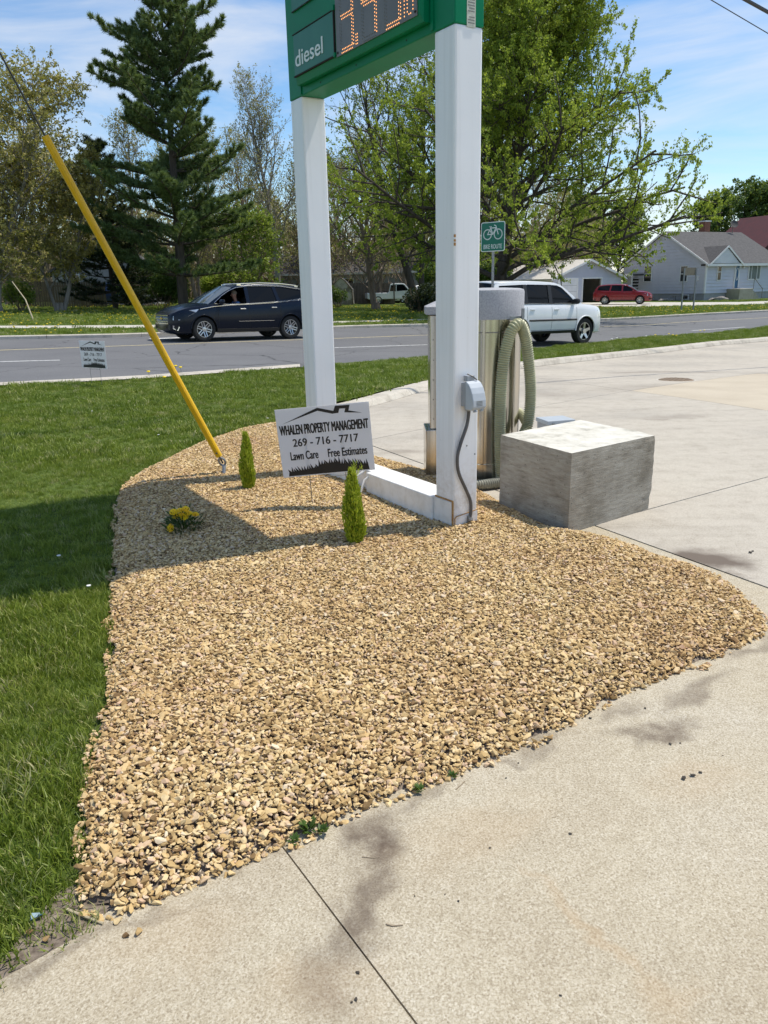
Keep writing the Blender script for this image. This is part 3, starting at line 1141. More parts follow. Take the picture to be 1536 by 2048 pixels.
step = .03
gx_ = np.arange(min(bx) - .1, max(bx) + .1, step)
gy_ = np.arange(min(by) - .1, max(by) + .1, step)
Xb, Yb = np.meshgrid(gx_, gy_)
x_, y_ = Xb.ravel(), Yb.ravel()
ins = inpoly(x_, y_, BED)
db = dist_poly(x_, y_, BED)
hz_ = np.where(ins, mound(x_, y_, db) - .012, np.where(db < .045, .011, -.06))
Vb = np.stack([x_, y_, gz(x_, y_) + hz_], 1)
nxb, nyb = len(gx_), len(gy_)
i, j = np.meshgrid(np.arange(nxb - 1), np.arange(nyb - 1))
i, j = i.ravel(), j.ravel()
Fb = np.stack([j * nxb + i, j * nxb + i + 1, (j + 1) * nxb + i + 1, (j + 1) * nxb + i], 1)
keep = ins[Fb].all(1)
Fb = Fb[keep]
bed = reg(put('gravel_bed', mesh_np('gravel_bed', Vb, Fb, 'soil', smooth=True)), 'tan gravel bed spread round the price sign and its shrubs', None, None, 'structure')


def pebble_mesh(k):
    r = np.random.default_rng(100 + k)
    bm = bmesh.new()
    npt = 11
    pts = r.normal(size=(npt, 3))
    pts /= np.linalg.norm(pts, axis=1)[:, None]
    pts *= r.uniform(.82, 1.05, (npt, 1))
    for p in pts:
        bm.verts.new(p * np.array([.51, .39, .25]))
    bmesh.ops.convex_hull(bm, input=bm.verts[:])
    lone = [v for v in bm.verts if not v.link_faces]
    bmesh.ops.delete(bm, geom=lone, context='VERTS')
    bmesh.ops.bevel(bm, geom=bm.edges[:], offset=.016, segments=1, affect='EDGES')
    me = bpy.data.meshes.new('pebble')
    bm.to_mesh(me)
    bm.free()
    me.materials.append(MATS['pebble'])
    return me


PEB = [pebble_mesh(k) for k in range(14)]
pts_all = []
for layer, sp in ((0, .0130), (1, .0145)):
    xs = np.arange(min(bx), max(bx), sp)
    ys = np.arange(min(by), max(by), sp)
    Xp, Yp = np.meshgrid(xs, ys)
    xp = Xp.ravel() + RNG.uniform(-.6, .6, Xp.size) * sp
    yp = Yp.ravel() + RNG.uniform(-.6, .6, Xp.size) * sp
    dd = dist_poly(xp, yp, BED)
    edge = .025 * np.sin(xp * 17 + 2) * np.sin(yp * 13) + .015 * np.sin(xp * 41)
    ok = (inpoly(xp, yp, BED) & (dd > .004 + edge)) | (~inpoly(xp, yp, BED) & (dd < edge - .004))
    xp, yp, dd = xp[ok], yp[ok], dd[ok]
    zz = gz(xp, yp) + mound(xp, yp, np.where(inpoly(xp, yp, BED), dd, 0)) + RNG.uniform(-.003, .004, len(xp)) + layer * .006
    pts_all.append(np.stack([xp, yp, zz], 1))
PP = np.concatenate(pts_all)
nP = len(PP)
size = RNG.lognormal(math.log(.0192), .36, nP).clip(.009, .044)
scl = np.stack([size * RNG.uniform(.9, 1.25, nP), size * RNG.uniform(.8, 1.1, nP), size * RNG.uniform(.75, 1.15, nP)], 1)
rot = np.stack([RNG.normal(0, .32, nP), RNG.normal(0, .32, nP), RNG.uniform(0, 6.28, nP)], 1)
flip = RNG.random(nP) < .15
rot[flip, 0] += RNG.uniform(-1.2, 1.2, flip.sum())
idx = RNG.integers(0, len(PEB), nP)
# the 300 stones nearest the lens are single objects
cd = np.hypot(PP[:, 0], PP[:, 1] - .3)
order = np.argsort(cd + (PP[:, 2] < np.median(PP[:, 2]) * 0) * 0)
inview = PP[:, 0] / np.maximum(PP[:, 1], .1) > -.56
nearest = [k for k in order if inview[k]][:300]
mask = np.ones(nP, bool)
mask[nearest] = False
for k in nearest:
    o = put('pebble', PEB[idx[k]], bed)
    o.location, o.rotation_euler, o.scale = PP[k], rot[k], scl[k]
gv = scatter('gravel', PP[mask], rot[mask], scl[mask], idx[mask], PEB, bed)
gv['kind'] = 'stuff'


# --- grass
def tuft_mesh(k, nb, hgt, spread, wide):
    r = np.random.default_rng(500 + k)
    V, Fs = [], []
    for q in range(nb):
        a, rad = r.uniform(0, 6.28), spread * math.sqrt(r.random())
        bx_, by_ = rad * math.cos(a), rad * math.sin(a)
        h_ = hgt * r.uniform(.5, 1.15)
        la, ll = r.uniform(0, 6.28), h_ * r.uniform(.15, 1.0)
        fa = r.uniform(0, 3.14)
        wx, wy = math.cos(fa) * wide * .5, math.sin(fa) * wide * .5
        lx, ly = math.cos(la) * ll, math.sin(la) * ll
        b0 = len(V)
        V += [(bx_ - wx, by_ - wy, 0), (bx_ + wx, by_ + wy, 0), (bx_ + lx * .35 - wx * .8, by_ + ly * .35 - wy * .8, h_ * .6), (bx_ + lx * .35 + wx * .8, by_ + ly * .35 + wy * .8, h_ * .6), (bx_ + lx, by_ + ly, h_)]
        Fs += [(b0, b0 + 1, b0 + 3, b0 + 2), (b0 + 2, b0 + 3, b0 + 4)]
    me = bpy.data.meshes.new('tuft')
    me.from_pydata(V, [], Fs)
    me.materials.append(MATS['grass_blade'])
    return me


T_NEAR = [tuft_mesh(k, 22, .048, .055, .0042) for k in range(8)]
T_MID = [tuft_mesh(20 + k, 26, .055, .09, .008) for k in range(6)]
T_FAR = [tuft_mesh(40 + k, 24, .11, .22, .022) for k in range(6)]
RNpoly = [tuple(p) for p in RN]


def in_lawn(x, y):
    """near lawn: left of the bed and the lot, this side of the road edge"""
    d = ~inpoly(x, y, BED) & ~inpoly(x, y, lot)
    edge = np.interp(x, [p[0] for p in RN], [p[1] for p in RN])
    kb = ~inpoly(x, y, [tuple(p) for p in KB[:-1]] + [tuple(p) for p in KBback[::-1][1:]])
    right = (x < np.interp(y, KB[:, 1], KB[:, 0])) | (y < KB[0, 1])
    thin = dist_poly(x, y, BED) < .03
    bare = (y < 1.75) & (dist_poly(x, y, lot) < .11) & (np.sin(x * 71) * np.sin(y * 83) < .15)
    return d & (y < edge - .02) & kb & right & ~bare & ~(thin & (np.sin(x * 91 + y * 57) > 0))


def scatter_grass(name, label, region, boxes, meshes, seed, dzf=None, parent=None):
    r = np.random.default_rng(seed)
    P_, S_ = [], []
    for (x0, x1, y0, y1, dens, s0) in boxes:
        n = int((x1 - x0) * (y1 - y0) * dens)
        x, y = r.uniform(x0, x1, n), r.uniform(y0, y1, n)
        ok = region(x, y) & (np.abs(x) < .58 * y + 1.2)
        x, y = x[ok], y[ok]
        z = gz(x, y) - .012 + (dzf(x, y) if dzf else 0)
        P_.append(np.stack([x, y, z], 1))
        patch = .8 + .28 * np.sin(x * 1.9 + 3 * np.sin(y * .8)) * np.sin(y * 1.3) + .18 * np.sin(x * 7.3 + 1.7 * y) * np.sin(y * 6.1 - x)
        S_.append(s0 * r.uniform(.7, 1.25, len(x)) * patch)
    P_, S_ = np.concatenate(P_), np.concatenate(S_)
    n = len(P_)
    rot_ = np.stack([r.normal(0, .15, n), r.normal(0, .15, n), r.uniform(0, 6.28, n)], 1)
    sc_ = np.stack([S_, S_, S_ * r.uniform(.8, 1.3, n)], 1)
    o = scatter(name, P_, rot_, sc_, r.integers(0, len(meshes), n), meshes, parent)
    return reg(o, label, 'grass', None, 'stuff')


scatter_grass('grass', 'short green grass of the lawn beside the gravel bed', in_lawn, [(-3.2, -.55, 1.0, 4.2, 1150, 1.0), (-4.5, .0, 4.2, 7.0, 620, 1.05)], T_NEAR, 11)
scatter_grass('grass', 'lawn grass running from the gravel bed to the road', in_lawn, [(-7.5, 1.5, 7.0, 11.0, 260, 1.0), (-10, 4, 11.0, 20.5, 150, 1.1)], T_MID, 12)
NEd = np.stack([np.interp(np.linspace(0, len(NE) - 1, 300), np.arange(len(NE)), NE[:, k]) for k in (0, 1)], 1)
verge_poly = [tuple(p) for p in KBback[k0:]] + [tuple(p) for p in NE[::-1]]
scatter_grass('grass', 'grass of the verge between the lot kerb and the road', lambda x, y: inpoly(x, y, verge_poly), [(-4, 20, 10.0, 40, 90, 1.25)], T_MID, 13, lambda x, y: .018 + .085 * np.clip(np.min(np.hypot(x[:, None] - NEd[None, :, 0], y[:, None] - NEd[None, :, 1]), axis=1) / 2.2, 0, 1))
far_poly = [tuple(p) for p in RFb] + [(50, 62), (40, 75), (-50, 60), (-40, 40)]
swp = [tuple(p) for p in sw_n] + [tuple(p) for p in sw_f[::-1]]
dwp = [tuple(p) for p in dw_n] + [tuple(p) for p in dw_f[::-1]]
scatter_grass('grass', 'grass of the far lawn below the trees', lambda x, y: inpoly(x, y, far_poly) & ~inpoly(x, y, swp) & ~inpoly(x, y, dwp), [(-32, 42, 24, 74, 9, 1.0)], T_FAR, 14, lambda x, y: np.full(len(x), .125))

soil_px = [(-40, 1990), (0, 1925), (60, 1855), (110, 1790), (150, 1770), (200, 1790), (260, 1815), (228, 1846), (150, 1882), (60, 1930), (0, 1968)]
SOIL = [tuple(G(*p)[:2]) for p in soil_px]
reg(poly_sheet('bare_soil', SOIL, 'soil', .002), 'strip of bare soil between the lawn and the apron', None, None, 'structure')
# dandelions: the ones near the lot are single, those across the road are a scatter
def dandelion(px, py, dz, label, group, mat='dandelion', s=1.0):
    p = G(px, py, dz)
    mb = MB()
    mb.tube([(0, 0, 0), (.004, 0, .05 * s), (.002, .004, .085 * s)], .0022 * s, 5)
    root = thing('dandelion' if mat == 'dandelion' else 'white_bloom', label, 'flower', (p[0], p[1], p[2] - .01), random.uniform(0, 6), group)
    mb.build('stem', 'plant_leaf', root)
    MB().lathe([(.004 * s, .08 * s), (.024 * s, .086 * s), (.029 * s, .094 * s), (.02 * s, .104 * s), (.004 * s, .106 * s)], n=10).build('flower_head', mat, root, smooth=True)


for (x, y) in [(352, 742), (362, 745), (330, 766), (298, 754), (1310, 676), (1337, 674), (1345, 676), (1352, 677), (1400, 667), (1408, 666)]:
    lawn_side = x < 600
    dandelion(x, y, .0 if lawn_side else .09, 'yellow dandelion in the lawn near the road' if lawn_side else 'yellow dandelion in the verge behind the kerb', 'dandelions in the lawn' if lawn_side else 'dandelions in the verge', s=1.25)
for (x, y) in [(1292, 678), (1233, 682), (1223, 684)]:
    dandelion(x, y, .09, 'white dandelion clock in the verge behind the kerb', 'dandelion clocks in the verge', 'petal_white', 1.15)
for (x, y) in [(185, 830), (120, 1128), (180, 1190), (412, 876), (318, 879), (536, 845)]:
    p = G(x, y)
    mb = MB().lathe([(.002, .048), (.011, .050), (.012, .054), (.003, .056)], (0, 0, 0), 8)
    o = mb.build('petal', 'petal_white')
    o.location = p
    reg(o, 'small white petal lying in the lawn grass', 'petal', 'white petals in the lawn')
r = np.random.default_rng(5)
xx, yy = r.uniform(-32, 30, 3800), r.uniform(26, 66, 3800)
ok = inpoly(xx, yy, far_poly) & ~inpoly(xx, yy, dwp) & (np.sin(xx * .5) * np.sin(yy * .4 + xx * .1) > -.35)
xx, yy = xx[ok], yy[ok]
dm = MB().lathe([(.01, .0), (.04, .01), (.045, .025), (.01, .035)], n=6).mesh('dandelion_head', 'dandelion')
n = len(xx)
reg(scatter('dandelions', np.stack([xx, yy, gz(xx, yy) + .115 + r.uniform(.05, .12, n)], 1), np.zeros((n, 3)), np.full((n, 3), .9), np.zeros(n, int), [dm]), 'yellow dandelions sprinkled over the far lawn', 'dandelions', None, 'stuff')

# litter on the apron: clods, loose stones, sticks
for (x, y, s) in [(1385, 1556, .022), (1400, 1549, .016), (1368, 1562, .024), (1340, 1492, .014), (1092, 1488, .030), (1180, 1440, .016), (712, 2004, .012), (704, 2010, .009), (716, 1950, .012), (1140, 1672, .012), (917, 1807, .009), (829, 1796, .007),
                  (980, 1700, .008), (1121, 1996, .008), (890, 1793, .006), (1012, 1560, .008), (1037, 1530, .009), (1360, 1490, .009), (1445, 1515, .007), (1500, 1108, .03), (1505, 1105, .02), (260, 1757, .02), (1290, 1420, .012)]:
    p = G(x, y)
    o = put('dirt_clod', PEB[int(s * 1000) % 14].copy())
    o.data.materials.clear()
    o.data.materials.append(MATS['clod'])
    o.location = (p[0], p[1], .006 + s * .22)
    o.scale = (s, s, s * .8)
    o.rotation_euler = (0, 0, x)
    reg(o, 'dark crumb of dirt lying on the concrete', 'dirt', 'crumbs of dirt on the concrete')
for (x, y, s) in [(255, 1876, .026), (278, 1870, .026), (237, 1847, .030), (170, 1835, .028), (92, 1885, .022), (60, 1870, .022)]:
    p = G(x, y)
    o = put('pebble', PEB[(x * 7) % 14])
    o.location = (p[0], p[1], .006 + s * .22)
    o.scale = (s * 1.1, s, s)
    o.rotation_euler = (.1, .2, x)
    on = x > 230
    reg(o, 'tan stone strayed from the gravel onto the concrete' if on else 'tan stone strayed from the gravel into the bare soil', 'stone', 'stray stones on the concrete' if on else 'stray stones on the soil')


def stick(name, pts, rad, mat, label, cat):
    P_ = [G(*p) + np.array([0, 0, .006 + rad]) for p in pts]
    c_ = P_[0].copy()
    mb = MB().tube([p - c_ for p in P_], rad, 6)
    o = mb.build(name, mat, smooth=True)
    o.location = c_
    reg(o, label, cat)


stick('straw', [(135, 1825), (168, 1838), (207, 1853)], .0035, 'straw', 'pale dry stalk lying at the near corner of the gravel', 'stalk')
stick('twig', [(772, 1853), (785, 1857), (806, 1855)], .0018, 'twig', 'thin dark twig lying alone on the concrete apron', 'twig')
stick('twig', [(724, 1718), (745, 1720), (760, 1719)], .0012, 'twig', 'fine twig on the brown dirt stain', 'twig')
stick('twig', [(912, 1583), (922, 1574), (930, 1566)], .0015, 'twig', 'short twig against the gravel edge on the concrete', 'twig')
p = G(75, 1840)
o = MB().add([(-.022, -.008, .03), (.018, -.01, .036), (.024, .006, .03), (-.016, .012, .038), (-.022, -.008, .032), (.018, -.01, .038), (.024, .006, .032), (-.016, .012, .040)],
             [(0, 1, 2, 3), (4, 7, 6, 5), (0, 4, 5, 1), (1, 5, 6, 2), (2, 6, 7, 3), (3, 7, 4, 0)]).build('wrapper_scrap', 'wrapper_blue')
o.location = (p[0], p[1], -.02)
o.rotation_euler = (0, 0, .5)
o.scale = (.7, .7, 1)
reg(o, 'blue scrap of wrapper in the grass by the apron', 'litter')


# little weeds at the gravel edge
def weed(px, py, s, seed):
    r = np.random.default_rng(seed)
    V, Fs = [], []
    for q in range(26):
        a, l, e = r.uniform(0, 6.28), s * r.uniform(.4, 1), r.uniform(.2, 1.1)
        w_ = s * .16
        d = np.array([math.cos(a) * math.cos(e), math.sin(a) * math.cos(e), math.sin(e)])
        sdv = np.array([-math.sin(a), math.cos(a), 0]) * w_
        b0 = len(V)
        V += [d * l * .15, d * l * .6 + sdv, d * l, d * l * .6 - sdv]
        Fs.append((b0, b0 + 1, b0 + 2, b0 + 3))
    me = mesh_np('weed', np.array(V), np.array(Fs), 'shrub_leaf', np.random.default_rng(1).random(len(Fs)))
    o = put('weed', me)
    g = G(px, py)
    o.location = (g[0], g[1], .012)
    return reg(o, 'little green weed sprouting at the gravel edge on the apron', 'weed', 'weeds at the gravel edge')


for k, (x, y, s) in enumerate([(618, 1668, .05), (645, 1672, .035), (840, 1588, .03), (590, 1690, .03), (905, 1560, .025)]):
    weed(x, y, s, k)


# ================================================================== PRICE SIGN
SCo = np.array([.43, 4.57, 0.0])
SU = np.array([-.527, .85, 0.0])
SU /= np.linalg.norm(SU)
SV = np.array([-SU[1], SU[0], 0.0])          # out of the price face
UP = np.array([0, 0, 1.0])
PW = .187
UF = 1.80


def sp(u, v, z):
    return SCo + SU * u + SV * v + UP * z


def sbox(mb, u0, u1, v0, v1, z0, z1):
    return mb.obox(sp(u0, v0, z0), SU * (u1 - u0), SV * (v1 - v0), UP * (z1 - z0))


sign = thing('price_sign', 'tall green price sign on two white square posts in the gravel', 'sign', tuple(sp(.9, -.09, 0)))
for (u0, u1) in ((0, PW), (UF, UF + PW)):
    sbox(MB(), u0, u1, -PW, 0, -.1, 2.81).build('post', 'white_steel', sign, True, bevel=.012)
ZB, ZT = 2.81, 6.3
cab = sbox(MB(), -.003, UF + PW + .003, -PW - .003, .003, ZB - .001, ZT).build('cabinet', 'sign_green', sign, True, bevel=.006)
# vertical trim that closes the cabinet against the posts
for (u0, u1) in ((PW - .004, PW + .020), (UF - .014, UF + .006)):
    sbox(MB(), u0, u1, .004, .012, ZB + .01, ZT - .02).build('trim_strip', 'sign_green', cab, True)
# raised price box with sloped rim
ub0, ub1, zb0 = .215, 1.765, 2.862
face_v = .06
prof = [(ub0, zb0, .003), (ub1, zb0, .003)]
mb = MB()
rim = .045
mb.add([sp(ub0, .004, zb0), sp(ub1, .004, zb0), sp(ub1, .004, ZT - .1), sp(ub0, .004, ZT - .1),
        sp(ub0, face_v - .012, zb0), sp(ub1, face_v - .012, zb0), sp(ub1, face_v - .012, ZT - .1), sp(ub0, face_v - .012, ZT - .1),
        sp(ub0 + .02, face_v, zb0 + rim), sp(ub1 - .012, face_v, zb0 + rim), sp(ub1 - .012, face_v, ZT - .15), sp(ub0 + .02, face_v, ZT - .15)],
       [(0, 1, 5, 4), (1, 2, 6, 5), (2, 3, 7, 6), (3, 0, 4, 7), (4, 5, 9, 8), (5, 6, 10, 9), (6, 7, 11, 10), (7, 4, 8, 11), (8, 9, 10, 11)])
pbox = mb.build('price_box', 'sign_green', sign, True)
for row in range(3):
    z0 = 2.905 + row * 1.02
    # product panel
    pn = sbox(MB(), 1.18, 1.752, face_v + .001, face_v + .010, z0 + .012, z0 + .262).build('product_panel', 'sign_panel', sign, True, bevel=.003)
    g_ = MB()
    for (a, b_, c_, d_) in ((1.172, 1.760, z0 + .262, z0 + .268), (1.172, 1.760, z0 + .004, z0 + .012), (1.170, 1.178, z0 + .004, z0 + .29)):
        sbox(g_, a, b_, face_v + .001, face_v + .013, c_, d_)
    g_.build('panel_edge', 'dark_gap', pn, True)
    sbox(MB(), 1.165, 1.185, face_v + .001, face_v + .016, z0 + .262, z0 + .292).build('panel_clip', 'sign_green', pn, True)
    sbox(MB(), 1.165, 1.185, face_v + .001, face_v + .016, z0 + .002, z0 + .026).build('panel_clip', 'sign_green', pn, True)
    # screen of the prices
    scr = sbox(MB(), .255, 1.155, face_v + .001, face_v + .006, z0 - .005, z0 + .47).build('price_screen', 'led_screen', sign, True)
    for (uu, zz2) in ((1.135, z0 + .016), (.268, z0 + .016)):
        MB().tube([sp(uu, face_v + .006, zz2), sp(uu, face_v + .010, zz2)], .007, 10).build('screw', 'dark_gap', scr, True)
    # dark strip above the product panel like the one that tops the frame
    sbox(MB(), 1.178, 1.757, face_v + .001, face_v + .008, z0 + .40, z0 + .52).build('blank_panel', 'sign_panel', sign, True)
    sbox(MB(), 1.178, 1.757, face_v + .009, face_v + .011, z0 + .40, z0 + .406).build('panel_edge', 'dark_gap', sign, True)
    seg = {'3': 'abcdg', '4': 'bcfg', '9': 'abcdfg', '5': 'acdfg'}
    DH, DW = .355, .150

    def digit_dots(ch, ul, zb, W_, Hh, pitch, dbl=True):
        on, off = set(), set()
        nxd, nyd = int(round(W_ / pitch)), int(round(Hh / pitch))
        k2 = (0, 1) if dbl else (0,)
        for sname in 'abcdefg':
            dots = set()
            for q in k2:
                if sname in 'ad' or sname == 'g':
                    yb_ = {'a': nyd - q, 'd': q, 'g': nyd // 2 - q + (1 if dbl else 0)}[sname]
                    for xd in range(1, nxd):
                        dots.add((xd + (.5 if q else 0), yb_))
                else:
                    xd = {'b': nxd - q, 'c': nxd - q, 'e': q, 'f': q}[sname]
                    rng_ = range(nyd // 2 + 1, nyd) if sname in 'bf' else range(1, nyd // 2)
                    for yd in rng_:
                        dots.add((xd, yd + (.5 if q else 0)))
            (on if sname in ch else off).update(dots)
        f = lambda D: [(ul - x * pitch, zb + y * pitch) for x, y in D]
        return f(on), f(off - on)

    def dots_mesh(D, rad, mat, nm):
        m_ = MB()
        for (uu, z2) in D:
            ctr = sp(uu, face_v + .0075, z2)
            Vd = [ctr + SV * .002] + [ctr + (SU * math.cos(k * math.pi / 3) + UP * math.sin(k * math.pi / 3)) * rad for k in range(6)]
            m_.add(Vd, [(0, k + 1, (k + 1) % 6 + 1) for k in range(6)])
        o_ = m_.build(nm, mat, scr, True, fix=False)
        o_['kind'] = 'stuff'
        return o_

    price = ['349', '359', '339'][row]
    for ch, ul in zip(price, (1.100, .832, .578)):
        on, off = digit_dots(seg[ch], ul, z0 + .003, .168, .37, .0185)
        dots_mesh(on, .0040, 'led_on', 'lit_digit')
        dots_mesh(off, .0038, 'led_off', 'dark_segments')
    dots_mesh([(.905 - a * .016, z0 + .012 + b_ * .017) for a in (0, 1) for b_ in (0, 1, 2, 3)], .0040, 'led_on', 'lit_point')
    tenth = [(.374, z0 + .02 + k * .0185) for k in range(9)] + [(.345, z0 + .035 + k * .0185) for k in range(7)] + [(.290, z0 + .035 + k * .0185) for k in range(7)] + [(.329, z0 + .020), (.312, z0 + .020), (.329, z0 + .166), (.312, z0 + .166)]
    dots_mesh(tenth, .0040, 'led_on', 'lit_tenths')
# the word on the lowest product panel
tm = text_mesh('diesel_lettering', 'diesel', 'sign_letter', .098, .405, .022, .001, 'LEFT')
o = put('lettering', tm, sign)
Mx = Matrix.Identity(4)
tc_ = sp(1.735, face_v + .0115, 2.966)
for k in range(3):
    Mx[k][0], Mx[k][1], Mx[k][2], Mx[k][3] = -SU[k], -SV[k], UP[k], tc_[k]
o.matrix_parent_inverse = Matrix.Translation(-Vector(sign.location))
o.matrix_basis = Mx
# rivets along the lower frame
for uu in (.45, 1.02, 1.5):
    MB().lathe([(.006, 0), (.005, .004)], n=8).build('rivet', 'dark_gap', cab).matrix_basis = Matrix.Translation(Vector(sp(uu, .004, 2.835))) @ Matrix.Rotation(math.pi / 2, 4, Vector(SU))
# sticker on the near post's end face
st_ = sbox(MB(), -.0045, -.003, -PW + .055, -PW + .113, 2.80, 2.945)
sk = st_.build('sticker', 'sticker', sign, True)
mb = MB()
for k in range(9):
    if k in (5,):
        continue
    sbox(mb, -.0055, -.0046, -PW + .062, -PW + (.106 if k % 3 else .098), 2.925 - k * .0135, 2.930 - k * .0135)
mb.build('sticker_print', 'print_grey', sk, True)['kind'] = 'stuff'
# bent rust-edged plates and the ground beam
rs = MB()
sbox(rs, -.002, PW + .002, .0005, .004, .205, .216)
sbox(rs, -.004, .010, .001, .004, .0, .206)
rs.build('rust_seam', 'rust', sign, True)
sbox(MB(), .014, PW + .01, .002, .007, .055, .203).build('base_plate', 'white_beam', sign, True, bevel=.002)
sbox(MB(), .014, PW + .01, .002, .0065, -.02, .053).build('base_plate', 'white_steel', sign, True, bevel=.002)
pl_ = [(-PW + .002, -.03), (-.012, -.03), (-.012, .098), (-.022, .108), (-PW + .002, .128)]
MB().prism(pl_, lambda a, b_, t: sp(t, a, b_), -.006, -.001).build('end_plate', 'white_steel', sign, True)
mb = MB()
mb.prism([(-PW + .0, .128), (-.022, .108), (-.012, .098), (-.012, -.03), (-.008, -.03), (-.008, .100), (-.020, .113), (-PW + .0, .133)], lambda a, b_, t: sp(t, a, b_), -.0055, -.0008)
mb.build('plate_edge', 'rust', sign, True)
beam = sbox(MB(), PW + .012, 1.02, -PW + .004, .022, -.05, .205).build('ground_beam', 'white_beam', sign, True, bevel=.008)
sbox(MB(), 1.021, UF - .001, -PW + .006, -.02, -.05, .208).build('ground_beam', 'white_beam', sign, True, bevel=.008)
for uu in (.98, 1.10):
    MB().tube([sp(uu, -.02, .20), sp(uu + .01, .05, .16), sp(uu + .01, .085, .075)], .009, 8).build('bracket_rod', 'white_beam', sign, True, smooth=True)
sbox(MB(), .985, 1.03, .03, .075, -.01, .06).build('bracket_foot', 'white_beam', sign, True, bevel=.004)
# paint flaws on the post corner
for zz2, s_ in ((1.76, .007), (1.735, .006), (1.715, .008)):
    sbox(MB(), -.0012, .004, -.010, .0012, zz2 - s_, zz2 + s_).build('paint_chip', 'rust', sign, True)
for (v_, zz2) in ((-.10, .55), (-.163, .49)):
    MB().tube([sp(.001, v_, zz2), sp(-.002, v_, zz2)], .005, 8).build('screw', 'bolt_steel', sign, True)

# ================================================================== OUTLET BOX AND CONDUIT ON THE POST
EU = -SU                      # out of the end face


def ep(v, out, z):            # v runs along the end face, 0 at the near corner and -PW at the far corner
    return SCo + SV * v + EU * out + UP * z


def ebox(mb, v0, v1, o0, o1, z0, z1):
    return mb.obox(ep(v0, o0, z0), SV * (v1 - v0), EU * (o1 - o0), UP * (z1 - z0))


pE = lambda px, py: onplane(px, py, SCo, EU)
p0 = pE(928, 790)
zc = p0[2]
outlet = thing('outlet_box', 'grey weatherproof outlet box with bulging cover on the near white post', 'outlet', tuple(ep(-.10, 0, zc - .08)))
ebox(MB(), -.128, -.052, .001, .045, zc - .065, zc + .075).build('back_box', 'pvc_grey', outlet, True, bevel=.004)
ebox(MB(), -.135, -.046, .0455, .056, zc - .075, zc + .085).build('flange', 'pvc_grey', outlet, True, bevel=.002)
mb = MB()
bul = [(.057, -.078), (.118, -.078), (.132, -.060), (.130, -.020), (.120, .02), (.104, .052), (.084, .076), (.062, .088), (.057, .088)]
mb.prism(bul, lambda a, b_, t: ep(t, a, zc + b_), -.140, -.042)
cov = mb.build('cover', 'pvc_light', outlet, True, bevel=.005)
mb = MB()
for k in range(4):
    a0 = .1295 - .0009 * k
    ebox(mb, -.112, -.068, .1312 - k * .0002, .1322 - k * .0002, zc - .052 + k * .008, zc - .048 + k * .008)
mb.build('cover_print', 'print_grey', cov, True)
for v_ in (-.115, -.068):
    MB().tube([ep(v_, .118, zc - .088), ep(v_, .112, zc - .074)], .011, 10).build('cord_port', 'pvc_grey', outlet, True, smooth=True)
ebox(MB(), -.118, -.062, .012, .048, zc + .086, zc + .118).build('hinge_block', 'pvc_grey', outlet, True, bevel=.003)
MB().tube([ep(-.075, .03, zc + .128), ep(-.10, .055, zc + .112), ep(-.118, .07, zc + .092)], .004, 6).build('hinge_pin', 'conduit', outlet, True)
MB().lathe([(.016, 0), (.019, .004), (.019, .022), (.014, .026)], n=10).build('conduit_nut', 'pvc_grey', outlet, True).matrix_basis = Matrix.Translation(Vector(ep(-.090, .022, zc - .094)))
cpx = [(934, 822), (930, 850), (918, 885), (911, 915), (914, 945), (927, 975), (937, 1000), (938, 1022), (936, 1036)]
cpts = [pE(*q) + EU * .018 for q in cpx]
MB().tube(smooth_path([np.array(ep(-.090, .022, zc - .09))] + cpts, 5), .0105, 10).build('conduit', 'conduit', outlet, True, smooth=True)
e_ = cpts[-1]
MB().lathe([(.013, -.018), (.018, -.014), (.018, .0), (.0145, .003), (.0145, .018), (.012, .02)], n=10).build('conduit_connector', 'bolt_steel', outlet, True).matrix_basis = Matrix.Translation(Vector(e_)) @ Matrix.Rotation(.5, 4, Vector(SV))


